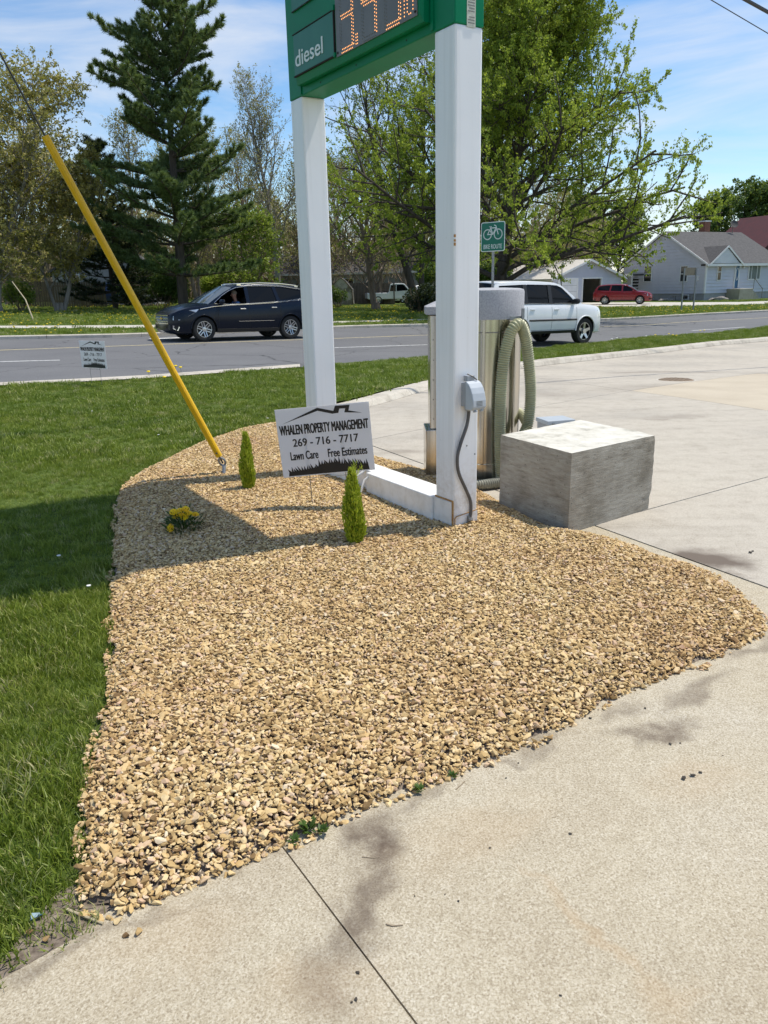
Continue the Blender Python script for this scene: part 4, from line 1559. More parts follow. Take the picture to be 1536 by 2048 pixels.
# ================================================================== YARD SIGNS
def yard_sign(center, yaw, lean, tilt, w, h, base_z, label, stake_dx):
    root = thing('yard_sign', label, 'yard sign', tuple(center), 0)
    root.rotation_euler = (Matrix.Rotation(yaw, 3, 'Z') @ Matrix.Rotation(lean, 3, 'X') @ Matrix.Rotation(-tilt, 3, 'Y')).to_euler()
    MB().box((0, 0, 0), (w, .004, h)).build('panel', 'sign_white', root)
    k = w / .61

    def put_text(txt, zc_, hh_, ww, xoff=0, bold=.022, nm='lettering'):
        me = text_mesh(nm, txt, 'print_black', hh_, ww, bold, .0006)
        o = put(nm, me, root)
        o.location = (xoff, -.0030, zc_ - hh_ / 2)
        return o
    put_text('WHALEN PROPERTY MANAGEMENT', .090 * k, .064 * k, .578 * k, .0, .040)
    put_text('269 - 716 - 7717', .002 * k, .051 * k, .430 * k, .0, .034)
    put_text('Lawn Care', -.086 * k, .056 * k, .182 * k, -.150 * k, .034)
    put_text('Free Estimates', -.086 * k, .056 * k, .258 * k, .135 * k, .034)
    # roof line with chimney
    rf = [(-.265, .132), (-.030, .220), (.072, .190), (.086, .222), (.180, .220), (.170, .184), (.255, .162), (.142, .174), (.150, .200), (.112, .201), (.103, .174), (.064, .172), (-.030, .200)]
    MB().prism([(a * k, b_ * k) for a, b_ in rf], lambda a, b_, t: (a, t, b_), -.0036, -.0026).build('roof_emblem', 'print_black', root)
    r = np.random.default_rng(3)
    top = []
    xg = -.262
    while xg < .258:
        hb = -.182 + .014 * math.sin(xg * 9 + 1) + (.014 if abs(xg) < .08 else 0)
        hx = r.uniform(.020, .042)
        top += [(xg, hb), (xg + r.uniform(-.014, .016), hb + hx), (xg + .013, hb + .006)]
        xg += .0165
    gl = [(-.268, -.222)] + top + [(.270, -.222)]
    MB().prism([(a * k, b_ * k) for a, b_ in gl], lambda a, b_, t: (a, t, b_), -.0036, -.0026).build('grass_emblem', 'print_black', root)
    mb = MB()
    drop = center[2] - base_z
    for sx in (-.12, .12):
        mb.tube([(sx * k + stake_dx, .006, -drop - .05), (sx * k, .006, h * .3)], .0030, 6)
    mb.tube([(-.12 * k, .006, -h / 2 - .02), (.12 * k, .006, -h / 2 - .02)], .0022, 6)
    mb.build('stake', 'wire', root)
    return root


ys = atY(651, 880.5, 5.06)
yard_sign(ys, .02, .06, .066, .622, .468, .05, 'white yard sign with black lettering tilted in the gravel by the price sign', -.02)
y2 = atY(186, 709, 13.4)
yard_sign(y2, -.50, 0, -.01, .61, .46, float(gz(y2[0], y2[1])), 'white yard sign with black lettering at the lawn edge by the road', 0)

# ================================================================== GUY WIRE
anchor = G(447, 965)
anchor[2] = .03
gtop = CP + ray(90, 272) * 5.05
gbot = atY(438, 912, 6.13)
gdir = (gtop - gbot) / np.linalg.norm(gtop - gbot)
guy = thing('guy_wire', 'yellow plastic guarded guy wire running up from an anchor in the gravel', 'guy wire', tuple(anchor))
ref = np.cross(gdir, np.array([0, 1.0, 0]))
ref /= np.linalg.norm(ref)
gfront = np.cross(gdir, ref)
mb = MB()
sec = []
for k in range(14):
    a = math.pi * (k / 13) * 1.25 - .125 * math.pi
    sec.append((.027 * math.cos(a), .027 * math.sin(a)))
for k in range(14):
    a = math.pi * ((13 - k) / 13) * 1.25 - .125 * math.pi
    sec.append((.022 * math.cos(a), .022 * math.sin(a)))
gf = -gfront if gfront[1] > 0 else gfront
mb.prism(sec, lambda a, b_, t: gbot + ref * a + gf * b_ + gdir * t, 0, float(np.linalg.norm(gtop - gbot)))
gd = mb.build('guard', 'yellow_plastic', guy, True, smooth=True)
mb = MB()
for s_ in (-.012, .012):
    mb.tube([gbot + ref * s_ + gf * .0265 + gdir * .02, gbot + ref * s_ + gf * .0265 + gdir * 2.48], .0026, 6)
mb.build('guard_rib', 'yellow_plastic', gd, True, smooth=True)
MB().tube([gbot + gf * .033 + gdir * .04, gbot + gf * .026 + gdir * .04], .007, 8).build('guard_bolt', 'bolt_steel', gd, True)
MB().tube([gbot - gdir * .07, gtop + gdir * 9], .0065, 8).build('cable', 'cable_dark', guy, True)
# thimble eye and rod
ec = gbot - gdir * .055
eye = [ec + gdir * .035 * math.cos(a) + ref * .024 * math.sin(a) for a in np.linspace(0, 2 * math.pi, 25)]
MB().tube(eye, .0085, 8, False).build('anchor_eye', 'galvanised', guy, True, smooth=True)
rod0 = ec - gdir * .035
rd = (anchor - np.array([0, 0, .12])) - rod0
MB().tube([rod0, rod0 + rd * .3], [.017, .013], 8).build('anchor_socket', 'galvanised', guy, True, smooth=True)
MB().tube([rod0 + rd * .2, rod0 + rd], .011, 8).build('anchor_rod', 'galvanised', guy, True, smooth=True)


# ================================================================== SMALL SHRUBS
def cypress(px, py, h, rad, seed, label, lean=(0, 0), wisps=0):
    g = G(px, py)
    z0 = .035
    root = thing('dwarf_cypress', label, 'shrub', (g[0], g[1], z0))
    r = np.random.default_rng(seed)
    V, Fs, ti = [], [], []
    n = 4200
    for q in range(n):
        t = r.random()
        prof_ = rad * (min(1, .60 + 2.2 * t) if t < .18 else 1.0) * (1 - max(0, t - .45) / .58) ** .7
        a = r.uniform(0, 6.28)
        rr = prof_ * (r.random() ** .45) * (1 + .12 * math.sin(3 * a + 9 * t))
        p = np.array([rr * math.cos(a) + lean[0] * t * h, rr * math.sin(a) + lean[1] * t * h, t * h])
        d = np.array([math.cos(a) * .30, math.sin(a) * .30, 1.0]) + r.normal(0, .22, 3)
        d /= np.linalg.norm(d)
        l = r.uniform(.018, .040) * (1 - .25 * t)
        w_ = l * .16
        s_ = np.cross(d, r.normal(size=3))
        s_ /= np.linalg.norm(s_)
        b0 = len(V)
        V += [p - s_ * w_ * .3, p + d * l * .45 + s_ * w_, p + d * l, p + d * l * .45 - s_ * w_]
        Fs.append((b0, b0 + 1, b0 + 2, b0 + 3))
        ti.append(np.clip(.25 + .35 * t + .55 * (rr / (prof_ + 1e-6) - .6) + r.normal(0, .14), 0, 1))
    for q in range(wisps):
        a = r.uniform(0, 6.28)
        b = np.array([.25 * rad * math.cos(a), .25 * rad * math.sin(a), h * .9])
        for s in range(26):
            p = b + np.array([math.cos(a) * .006, math.sin(a) * .006, .0]) * s * .3 + np.array([0, 0, h * .006 * s * r.uniform(.8, 1.2)])
            d = np.array([r.normal(0, .5), r.normal(0, .5), .8])
            d /= np.linalg.norm(d)
            s_ = np.cross(d, r.normal(size=3))
            s_ /= np.linalg.norm(s_)
            b0 = len(V)
            V += [p, p + d * .012 + s_ * .002, p + d * .026, p + d * .012 - s_ * .002]
            Fs.append((b0, b0 + 1, b0 + 2, b0 + 3))
            ti.append(.75)
    put('foliage', mesh_np('foliage', np.array(V), np.array(Fs), 'cypress_leaf', ti), root)
    MB().tube([(0, 0, -.02), (lean[0] * h * .5, lean[1] * h * .5, h * .5), (lean[0] * h * .9, lean[1] * h * .9, h * .9)], [.007, .005, .002], 6).build('stem', 'twig', root)
    return root


cypress(498, 990, .435, .052, 1, 'small lime green cypress beside the guy wire anchor', (.01, 0), 1)
cypress(711, 1102, .455, .060, 2, 'small lime green cypress in front of the white ground beam', (-.02, 0), 5)

# flowering plant
g = G(371, 1078)
fp = thing('flowering_plant', 'low dark green plant with yellow flowers in the gravel', 'flower plant', (g[0], g[1], .035))
r = np.random.default_rng(4)
V, Fs, ti = [], [], []
for q in range(420):
    a, rr, t = r.uniform(0, 6.28), .105 * math.sqrt(r.random()), r.random()
    p = np.array([rr * math.cos(a), rr * math.sin(a), .005 + t * .16 * (1 - (rr / .12) ** 2 * .6)])
    d = np.array([math.cos(a) * .8, math.sin(a) * .8, r.uniform(.1, 1.1)])
    d /= np.linalg.norm(d)
    s_ = np.cross(d, np.array([0, 0, 1.0])) + r.normal(0, .3, 3)
    s_ /= np.linalg.norm(s_)
    l, w_ = r.uniform(.03, .055), .0055
    b0 = len(V)
    V += [p, p + d * l * .5 + s_ * w_ + np.array([0, 0, .004]), p + d * l, p + d * l * .5 - s_ * w_]
    Fs.append((b0, b0 + 1, b0 + 2, b0 + 3))
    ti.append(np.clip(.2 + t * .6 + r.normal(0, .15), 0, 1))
put('foliage', mesh_np('foliage', np.array(V), np.array(Fs), 'plant_leaf', ti), fp)
fl_px = [(347, 1024), (360, 1021), (371, 1019), (352, 1032), (364, 1030), (377, 1027), (390, 1029), (341, 1056), (369, 1034)]
for k, (x, y) in enumerate(fl_px):
    pw = atY(x, y, g[1] - .05 + .012 * (k % 4) - (.05 if y > 1050 else 0))
    c_ = pw - np.array([g[0], g[1], .035])
    tilt_ = (1.25 if y > 1050 else r.uniform(.1, .7))
    az = -math.pi / 2 + r.normal(0, .5)
    zax = np.array([math.cos(az) * math.sin(tilt_), math.sin(az) * math.sin(tilt_), math.cos(tilt_)])
    Rm = Vector((0, 0, 1)).rotation_difference(Vector(zax)).to_matrix()
    mb = MB()
    for ring, (n_, rad_, lift) in enumerate(((12, .029, .0), (10, .022, .005), (7, .014, .010))):
        for q in range(n_):
            a = 2 * math.pi * (q + ring * .5) / n_ + r.normal(0, .08)
            ca, sa = math.cos(a), math.sin(a)
            w_ = rad_ * .30
            vs_ = [(ca * .003, sa * .003, lift), (ca * rad_ * .6 - sa * w_, sa * rad_ * .6 + ca * w_, lift + .004), (ca * rad_, sa * rad_, lift + .001), (ca * rad_ * .6 + sa * w_, sa * rad_ * .6 - ca * w_, lift + .004)]
            mb.add([np.array(Rm @ Vector(v)) + c_ for v in vs_], [(0, 1, 2, 3)])
    fl = mb.build('flower', 'flower_yellow', fp, fix=False)
    mb = MB()
    mb.add([np.array(Rm @ Vector((.005 * math.cos(a), .005 * math.sin(a), .008))) + c_ for a in np.linspace(0, 5.5, 8)] + [np.array(Rm @ Vector((0, 0, .0115))) + c_], [(q, (q + 1) % 8, 8) for q in range(8)])
    mb.build('flower_centre', 'flower_centre', fl, fix=False)
    MB().tube([(c_[0] * .3, c_[1] * .3, .02), c_ * .75 + np.array([0, 0, .005]), c_], .0022, 5).build('flower_stalk', 'plant_leaf', fp)

# ================================================================== VACUUM STATION
vc = np.array([.80, 6.02, 0.0])
VR = .275
vac = thing('vacuum_machine', 'stainless vacuum drum with grey lid and ribbed hose behind the white post', 'vacuum', tuple(vc))
drum = MB().lathe([(VR, .17), (VR, 1.27)], n=48, cap=False).build('drum', 'stainless', vac, smooth=True)
MB().lathe([(VR + .006, -.05), (VR + .006, .168), (VR + .001, .172)], n=48, cap=False).build('base_ring', 'stainless', vac, smooth=True)
MB().lathe([(VR + .003, 1.15), (VR + .003, 1.158)], n=48, cap=False).build('seam_band', 'bolt_steel', vac, smooth=True)
for a in (-2.15, -1.72, -1.28, -.75):
    MB().box((math.cos(a) * (VR + .003), math.sin(a) * (VR + .003), .72), (.022, .010, 1.09), Matrix.Rotation(a + math.pi / 2, 3, 'Z')).build('drum_seam', 'stainless', drum, bevel=.003)
lid_prof = [(VR + .018, 1.245), (VR + .018, 1.435), (VR + .012, 1.452), (VR - .02, 1.460), (.15, 1.466), (.02, 1.468)]
MB().lathe(lid_prof, n=48).build('lid', 'lid_grey', vac, smooth=True)
a = -1.30
hs_ = MB().box((math.cos(a) * (VR + .011), math.sin(a) * (VR + .011), .38), (.05, .006, .30), Matrix.Rotation(a + math.pi / 2, 3, 'Z')).build('rivet_strip', 'stainless', vac, bevel=.001)
for k in range(4):
    rv = MB().lathe([(.007, 0), (.005, .004)], n=8).build('rivet', 'dark_gap', hs_)
    rv.matrix_basis = Matrix.Translation((math.cos(a) * (VR + .0145), math.sin(a) * (VR + .0145), .27 + k * .072)) @ Matrix.Rotation(a, 4, 'Z') @ Matrix.Rotation(math.pi / 2, 4, 'Y')
# hose hung on a bracket at the right
Rb = 'hose'


def ribbed(path, rad, pitch, name, mat, parent):
    P_ = np.array(path)
    L = np.concatenate([[0], np.cumsum(np.linalg.norm(np.diff(P_, axis=0), axis=1))])
    n = int(L[-1] / pitch) * 4
    t = np.linspace(0, L[-1], n)
    Q = np.stack([np.interp(t, L, P_[:, k]) for k in range(3)], 1)
    rr = [rad * (1 + .12 * (1, .35, -1, .35)[k % 4]) for k in range(n)]
    return MB().tube([q - vc for q in Q], rr, 14, True).build(name, mat, parent, smooth=True, split=80)


hy = 5.72
top_ = atY(1036, 646, hy)
path = [atY(x, y, yy_) for x, y, yy_ in [(1004, 985, 5.70), (1000, 900, 5.70), (1001, 800, 5.69), (1007, 725, 5.69), (1018, 675, 5.70), (1030, 652, 5.71), (1041, 650, 5.74), (1050, 672, 5.78), (1057, 720, 5.80), (1061, 770, 5.81), (1060, 815, 5.81), (1055, 850, 5.80), (1046, 872, 5.76)]]
path2 = [atY(x, y, yy_) for x, y, yy_ in [(1055, 850, 5.88), (1049, 838, 5.95), (1042, 828, 6.02), (1036, 824, 6.08)]]
hz = ribbed(smooth_path(path, 10), .040, .0165, 'hose', 'hose', vac)
ribbed(smooth_path(path2, 10), .034, .017, 'hose', 'hose', vac)
ribbed(smooth_path([np.array(q) for q in [(.50, 5.50, .055), (.62, 5.58, .05), (.76, 5.60, .05), (.90, 5.66, .05), (1.02, 5.72, .05)]], 10), .036, .017, 'floor_hose', 'hose_grey', vac)
hk = atY(1046, 622, 5.745) - vc
MB().box((hk[0], hk[1], hk[2] - .055), (.020, .03, .15)).build('hose_hanger', 'galvanised', vac, bevel=.003)
MB().box((hk[0] - .04, hk[1] + .03, hk[2] - .05), (.10, .02, .03)).build('hanger_arm', 'galvanised', vac, bevel=.003)

cb = np.array([.485, 6.05, 0.0])
cabn = thing('air_cabinet', 'narrow stainless cabinet with pale grey pitched lid on a wider base behind the near post', 'cabinet', tuple(cb))
MB().box((0, 0, .85), (.22, .26, .86)).build('cabinet_body', 'stainless', cabn, bevel=.006)
MB().box((-.005, -.01, .19), (.285, .32, .46)).build('cabinet_base', 'stainless', cabn, bevel=.006)
mb = MB()
mb.add([(-.135, -.155, 1.285), (.135, -.155, 1.285), (.135, .155, 1.285), (-.135, .155, 1.285), (-.135, -.155, 1.34), (.135, -.155, 1.34), (.135, .155, 1.34), (-.135, .155, 1.34), (0, -.06, 1.40), (0, .06, 1.40)],
       [(3, 2, 1, 0), (0, 1, 5, 4), (1, 2, 6, 5), (2, 3, 7, 6), (3, 0, 4, 7), (4, 5, 8), (5, 6, 9, 8), (6, 7, 9), (7, 4, 8, 9)])
mb.build('cabinet_lid', 'lid_grey', cabn)
for k in range(5):
    MB().lathe([(.005, 0), (.004, .004)], n=8).build('rivet', 'bolt_steel', cabn).matrix_basis = Matrix.Translation((-.085, -.131, .50 + .15 * k)) @ Matrix.Rotation(math.pi / 2, 4, 'X')

# ================================================================== CONCRETE BLOCK
A_, B_, C_, D_ = np.array([1.13, 4.50]), np.array([1.81, 5.01]), np.array([1.47, 5.65]), np.array([.80, 5.14])
blk = thing('concrete_block', 'big rough cast concrete block standing on the gravel edge', 'concrete block', (1.3, 5.05, 0))
ctr_ = (A_ + B_ + C_ + D_) / 4
bm = bmesh.new()
NB = 14
def blk_pt(a, b_):
    return A_ * (1 - a) * (1 - b_) + B_ * a * (1 - b_) + C_ * a * b_ + D_ * (1 - a) * b_
vv = [bm.verts.new((*blk_pt(*q), z)) for z in (-.02, .515) for q in ((0, 0), (1, 0), (1, 1), (0, 1))]
for f in ((0, 3, 2, 1), (0, 1, 5, 4), (1, 2, 6, 5), (2, 3, 7, 6), (3, 0, 4, 7)):
    bm.faces.new([vv[k] for k in f])
bm.faces.new([vv[k] for k in (4, 5, 6, 7)])
bmesh.ops.subdivide_edges(bm, edges=bm.edges[:], cuts=NB, use_grid_fill=True)
bmesh.ops.recalc_face_normals(bm, faces=bm.faces)
rr_ = np.random.default_rng(9)
for v in bm.verts:
    q = v.co
    on_edge = sum(1 for f in v.link_faces for g2 in v.link_faces if f.normal.dot(g2.normal) < .5) > 0
    c3 = Vector((ctr_[0], ctr_[1], .25))
    d = (c3 - q).normalized()
    amt = rr_.uniform(0, .002) + (rr_.uniform(.0, .004) if on_edge else 0)
    if q.z > .5 and (q.xy - Vector(B_)).length < .09:
        amt += .010
    if q.z < .1 and (q.xy - Vector(B_)).length < .10:
        amt += .010
    v.co += d * amt
side, top_f = [], []
for f in bm.faces:
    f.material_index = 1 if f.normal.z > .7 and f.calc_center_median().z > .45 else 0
me = bpy.data.meshes.new('block_body')
bm.to_mesh(me)
bm.free()
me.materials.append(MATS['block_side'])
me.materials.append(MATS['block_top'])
put('block_body', me, blk, True)

# grey electrical box behind the block
ubp = G(1108, 905)
ub = thing('utility_box', 'low pale grey electrical box on the concrete behind the block', 'electrical box', (ubp[0], ubp[1], 0), .25)
zt = atY(1100, 838, ubp[1])[2]
MB().box((0, 0, (zt - .03) / 2 - .02), (.25, .22, zt - .03 + .04)).build('box_body', 'pvc_grey', ub, bevel=.004)
MB().box((0, 0, zt - .012), (.27, .24, .035)).build('box_lid', 'pvc_light', ub, bevel=.004)
for k in (-.08, .08):
    MB().box((k, -.126, zt - .03), (.02, .012, .03)).build('latch', 'galvanised', ub)

# manhole
mh = G(1352, 761)
mo = thing('manhole', 'round rusty iron manhole cover set in the concrete lot', 'manhole', tuple(mh))
slope = math.atan(.03)
MB().lathe([(.30, -.02), (.30, .012), (.335, .012), (.335, -.02)], n=36, cap=False).build('manhole_ring', 'kerb_concrete', mo)
lidm = MB().lathe([(.285, -.03), (.285, .016), (.27, .020), (.01, .020)], n=36).build('manhole_lid', 'manhole_iron', mo)
mb = MB()
for a in range(-3, 4):
    for b_ in range(-3, 4):
        if math.hypot(a, b_) * .075 < .25:
            mb.box((a * .075, b_ * .075, .022), (.03, .03, .006))
mb.build('lid_studs', 'manhole_iron', lidm)

# ================================================================== STREET SIGNS
bp = G(985, 735)
bY = 16.2
bc = atY(987, 473.5, bY)
bz = float(gz(bc[0], bY))
bs = thing('bike_route_sign', 'green bike route sign on a steel post beyond the vacuum', 'road sign', (bc[0], bY, bz))
yaw = -.72
Rb_ = Matrix.Rotation(yaw, 3, 'Z')
bw, bh = .56, .555


def rrect(w, h, r_, n=5):
    out = []
    for cx, cy, a0 in ((w / 2 - r_, h / 2 - r_, 0), (-w / 2 + r_, h / 2 - r_, 90), (-w / 2 + r_, -h / 2 + r_, 180), (w / 2 - r_, -h / 2 + r_, 270)):
        for k in range(n):
            a = math.radians(a0 + 90 * k / (n - 1))
            out.append((cx + r_ * math.cos(a), cy + r_ * math.sin(a)))
    return out


zc2 = bc[2] - bz


def bsp(x, out, z):
    v = Rb_ @ Vector((x, -out, 0))
    return (v.x, v.y, zc2 + z)


MB().prism(rrect(bw, bh, .04), lambda a, b_, t: bsp(a, t, b_), .02, .024).build('sign_border', 'street_white', bs)
fc = MB().prism(rrect(bw - .03, bh - .03, .03), lambda a, b_, t: bsp(a, t, b_), .0245, .026).build('sign_face', 'street_green', bs)
mb = MB()


def stroke(mb, pts, w):
    for p, q_ in zip(pts[:-1], pts[1:]):
        p, q_ = np.array(p, float), np.array(q_, float)
        d = (q_ - p) / np.linalg.norm(q_ - p)
        n_ = np.array([-d[1], d[0]]) * w / 2
        a, b_ = p - d * w * .3, q_ + d * w * .3
        mb.prism([tuple(a + n_), tuple(a - n_), tuple(b_ - n_), tuple(b_ + n_)], lambda x, y, t: bsp(x, t, y), .0262, .0274)


for cx in (-.125, .125):
    stroke(mb, [(cx + .092 * math.cos(a), .045 + .092 * math.sin(a)) for a in np.linspace(0, 2 * math.pi, 25)], .02)
stroke(mb, [(-.125, .045), (-.05, .165), (.075, .165), (-.0, .045), (-.125, .045)], .018)
stroke(mb, [(-.0, .045), (-.06, .19), (-.085, .19), (-.035, .19)], .018)
stroke(mb, [(.125, .045), (.07, .20), (.035, .215)], .018)
mb.build('bicycle_symbol', 'street_white', fc)
tm = text_mesh('sign_lettering', 'BIKE ROUTE', 'street_white', .085, .43, .004, .0008)
o = put('sign_lettering', tm, fc)
o.matrix_basis = Matrix.Translation(bsp(0, .0275, -.225)) @ Matrix.Rotation(yaw, 4, 'Z')
MB().box((0, .012, zc2 / 2 + .1), (.05, .022, zc2 + .3), None).build('sign_post', 'galvanised', bs)

# board seen from behind on two posts across the road
s1, s2 = G(1362, 624, .12), G(1386, 622, .12)
bd = thing('back_of_sign', 'brown back of a sign board on two steel posts across the road', 'road sign', tuple(s1))
zt = atY(1377, 536, s1[1])[2] - s1[2]
dv = s2 - s1
MB().box((0, 0, zt / 2 - .1), (.08, .08, zt + .2)).build('sign_post', 'galvanised', bd)
MB().box((dv[0], dv[1], zt / 2 - .1), (.08, .08, zt + .2)).build('sign_post', 'galvanised', bd)
ang = math.atan2(dv[1], dv[0])
MB().box((dv[0] * .5, dv[1] * .5 + .08, zt - .2), (1.45, .03, .48), Matrix.Rotation(ang, 3, 'Z')).build('sign_board', 'board_brown', bd)
MB().box((dv[0] + .12, dv[1] + .08, zt - .62), (.3, .03, .32), Matrix.Rotation(ang, 3, 'Z')).build('small_board', 'galvanised', bd)

# leaning pale rod on the far lawn
a_, b_ = G(68, 641, .12), atY(24, 563, G(68, 641, .12)[1] + .6)
o = MB().tube([(0, 0, -.1), (b_ - a_) * .5 + np.array([.12, 0, .05]), b_ - a_], [.035, .03, .02], 8).build('leaning_pole', 'straw', smooth=True)
o.location = a_
reg(o, 'thin pale pole leaning over the far lawn by the fence', 'pole')

# overhead cables
for (pa, pb, y0, y1, rad, lab) in [((1300, -72), (1640, 128), 20, 24, .012, 'thin overhead cable crossing the sky'), ((1380, -62), (1680, 104), 14, 17, .032, 'thick dark overhead cable crossing the corner of the sky')]:
    a_, b_ = atY(*pa, y0), atY(*pb, y1)
    d = b_ - a_
    pts_ = [a_ + d * t + np.array([0, 0, -.25 * (1 - (2 * t - .5) ** 2) * 0]) for t in np.linspace(-3, 4, 30)]
    c_ = np.array(a_)
    o = MB().tube([p - c_ for p in pts_], rad, 6).build('overhead_cable', 'cable_dark', smooth=True)
    o.location = c_
    reg(o, lab, 'cable')


# ================================================================== VEHICLES
def evaluated_mesh(o):
    bpy.context.view_layer.update()
    dg = bpy.context.evaluated_depsgraph_get()
    return bpy.data.meshes.new_from_object(o.evaluated_get(dg))


def wheel(root, x, y, R, W_, side, spokes, style):
    w = thing('wheel', None, None)
    w.parent = root
    w.location = (x, y, R)
    prof = [(R * .66, -W_ / 2 + .01), (R * .72, -W_ / 2), (R * .93, -W_ / 2 + .005), (R, -W_ / 2 + .04), (R, W_ / 2 - .04), (R * .93, W_ / 2 - .005), (R * .72, W_ / 2), (R * .66, W_ / 2 - .01)]
    MB().lathe(prof, n=36, axis='y', cap=False).build('tyre', 'tyre', w, smooth=True)
    o_ = side * (W_ / 2 - .03)
    MB().lathe([(R * .67, -W_ / 2 + .02), (R * .67, W_ / 2 - .02)], n=36, axis='y', cap=False).build('rim_barrel', 'alloy_dark', w, smooth=True)
    MB().lathe([(R * .655, o_ - side * .075), (.02, o_ - side * .08)], n=28, axis='y', cap=False).build('brake_disc', 'alloy_dark', w)
    mb = MB()
    for k in range(spokes):
        a = 2 * math.pi * k / spokes + .3
        pairs = (-.035, .035) if style == 'twin' else (0,)
        for dsh in pairs:
            wd = .030 if style == 'twin' else .075
            mb.box((0, 0, 0), (R * .52, .03, wd), None)
            base = len(mb.V) - 8
            Rm = Matrix.Rotation(-a, 3, 'Y')
            for q in range(base, base + 8):
                v = Vector(mb.V[q])
                taper = 1.0 + (.35 if v.x < 0 else 0) * (style != 'twin')
                v = Rm @ Vector((v.x + R * .38, v.y + o_ - (side * .03 if v.x < 0 else 0), v.z * taper + dsh))
                mb.V[q] = tuple(v)
    mb.lathe([(R * .68, o_ - .012), (R * .68, o_ + .012), (R * .62, o_ + .012), (R * .62, o_ - .012), (R * .68, o_ - .012)], n=32, axis='y', cap=False)
    mb.lathe([(.075, o_ - .03), (.07, o_ + side * .012), (.02, o_ + side * .016)], n=14, axis='y')
    mb.build('rim', 'alloy', w)


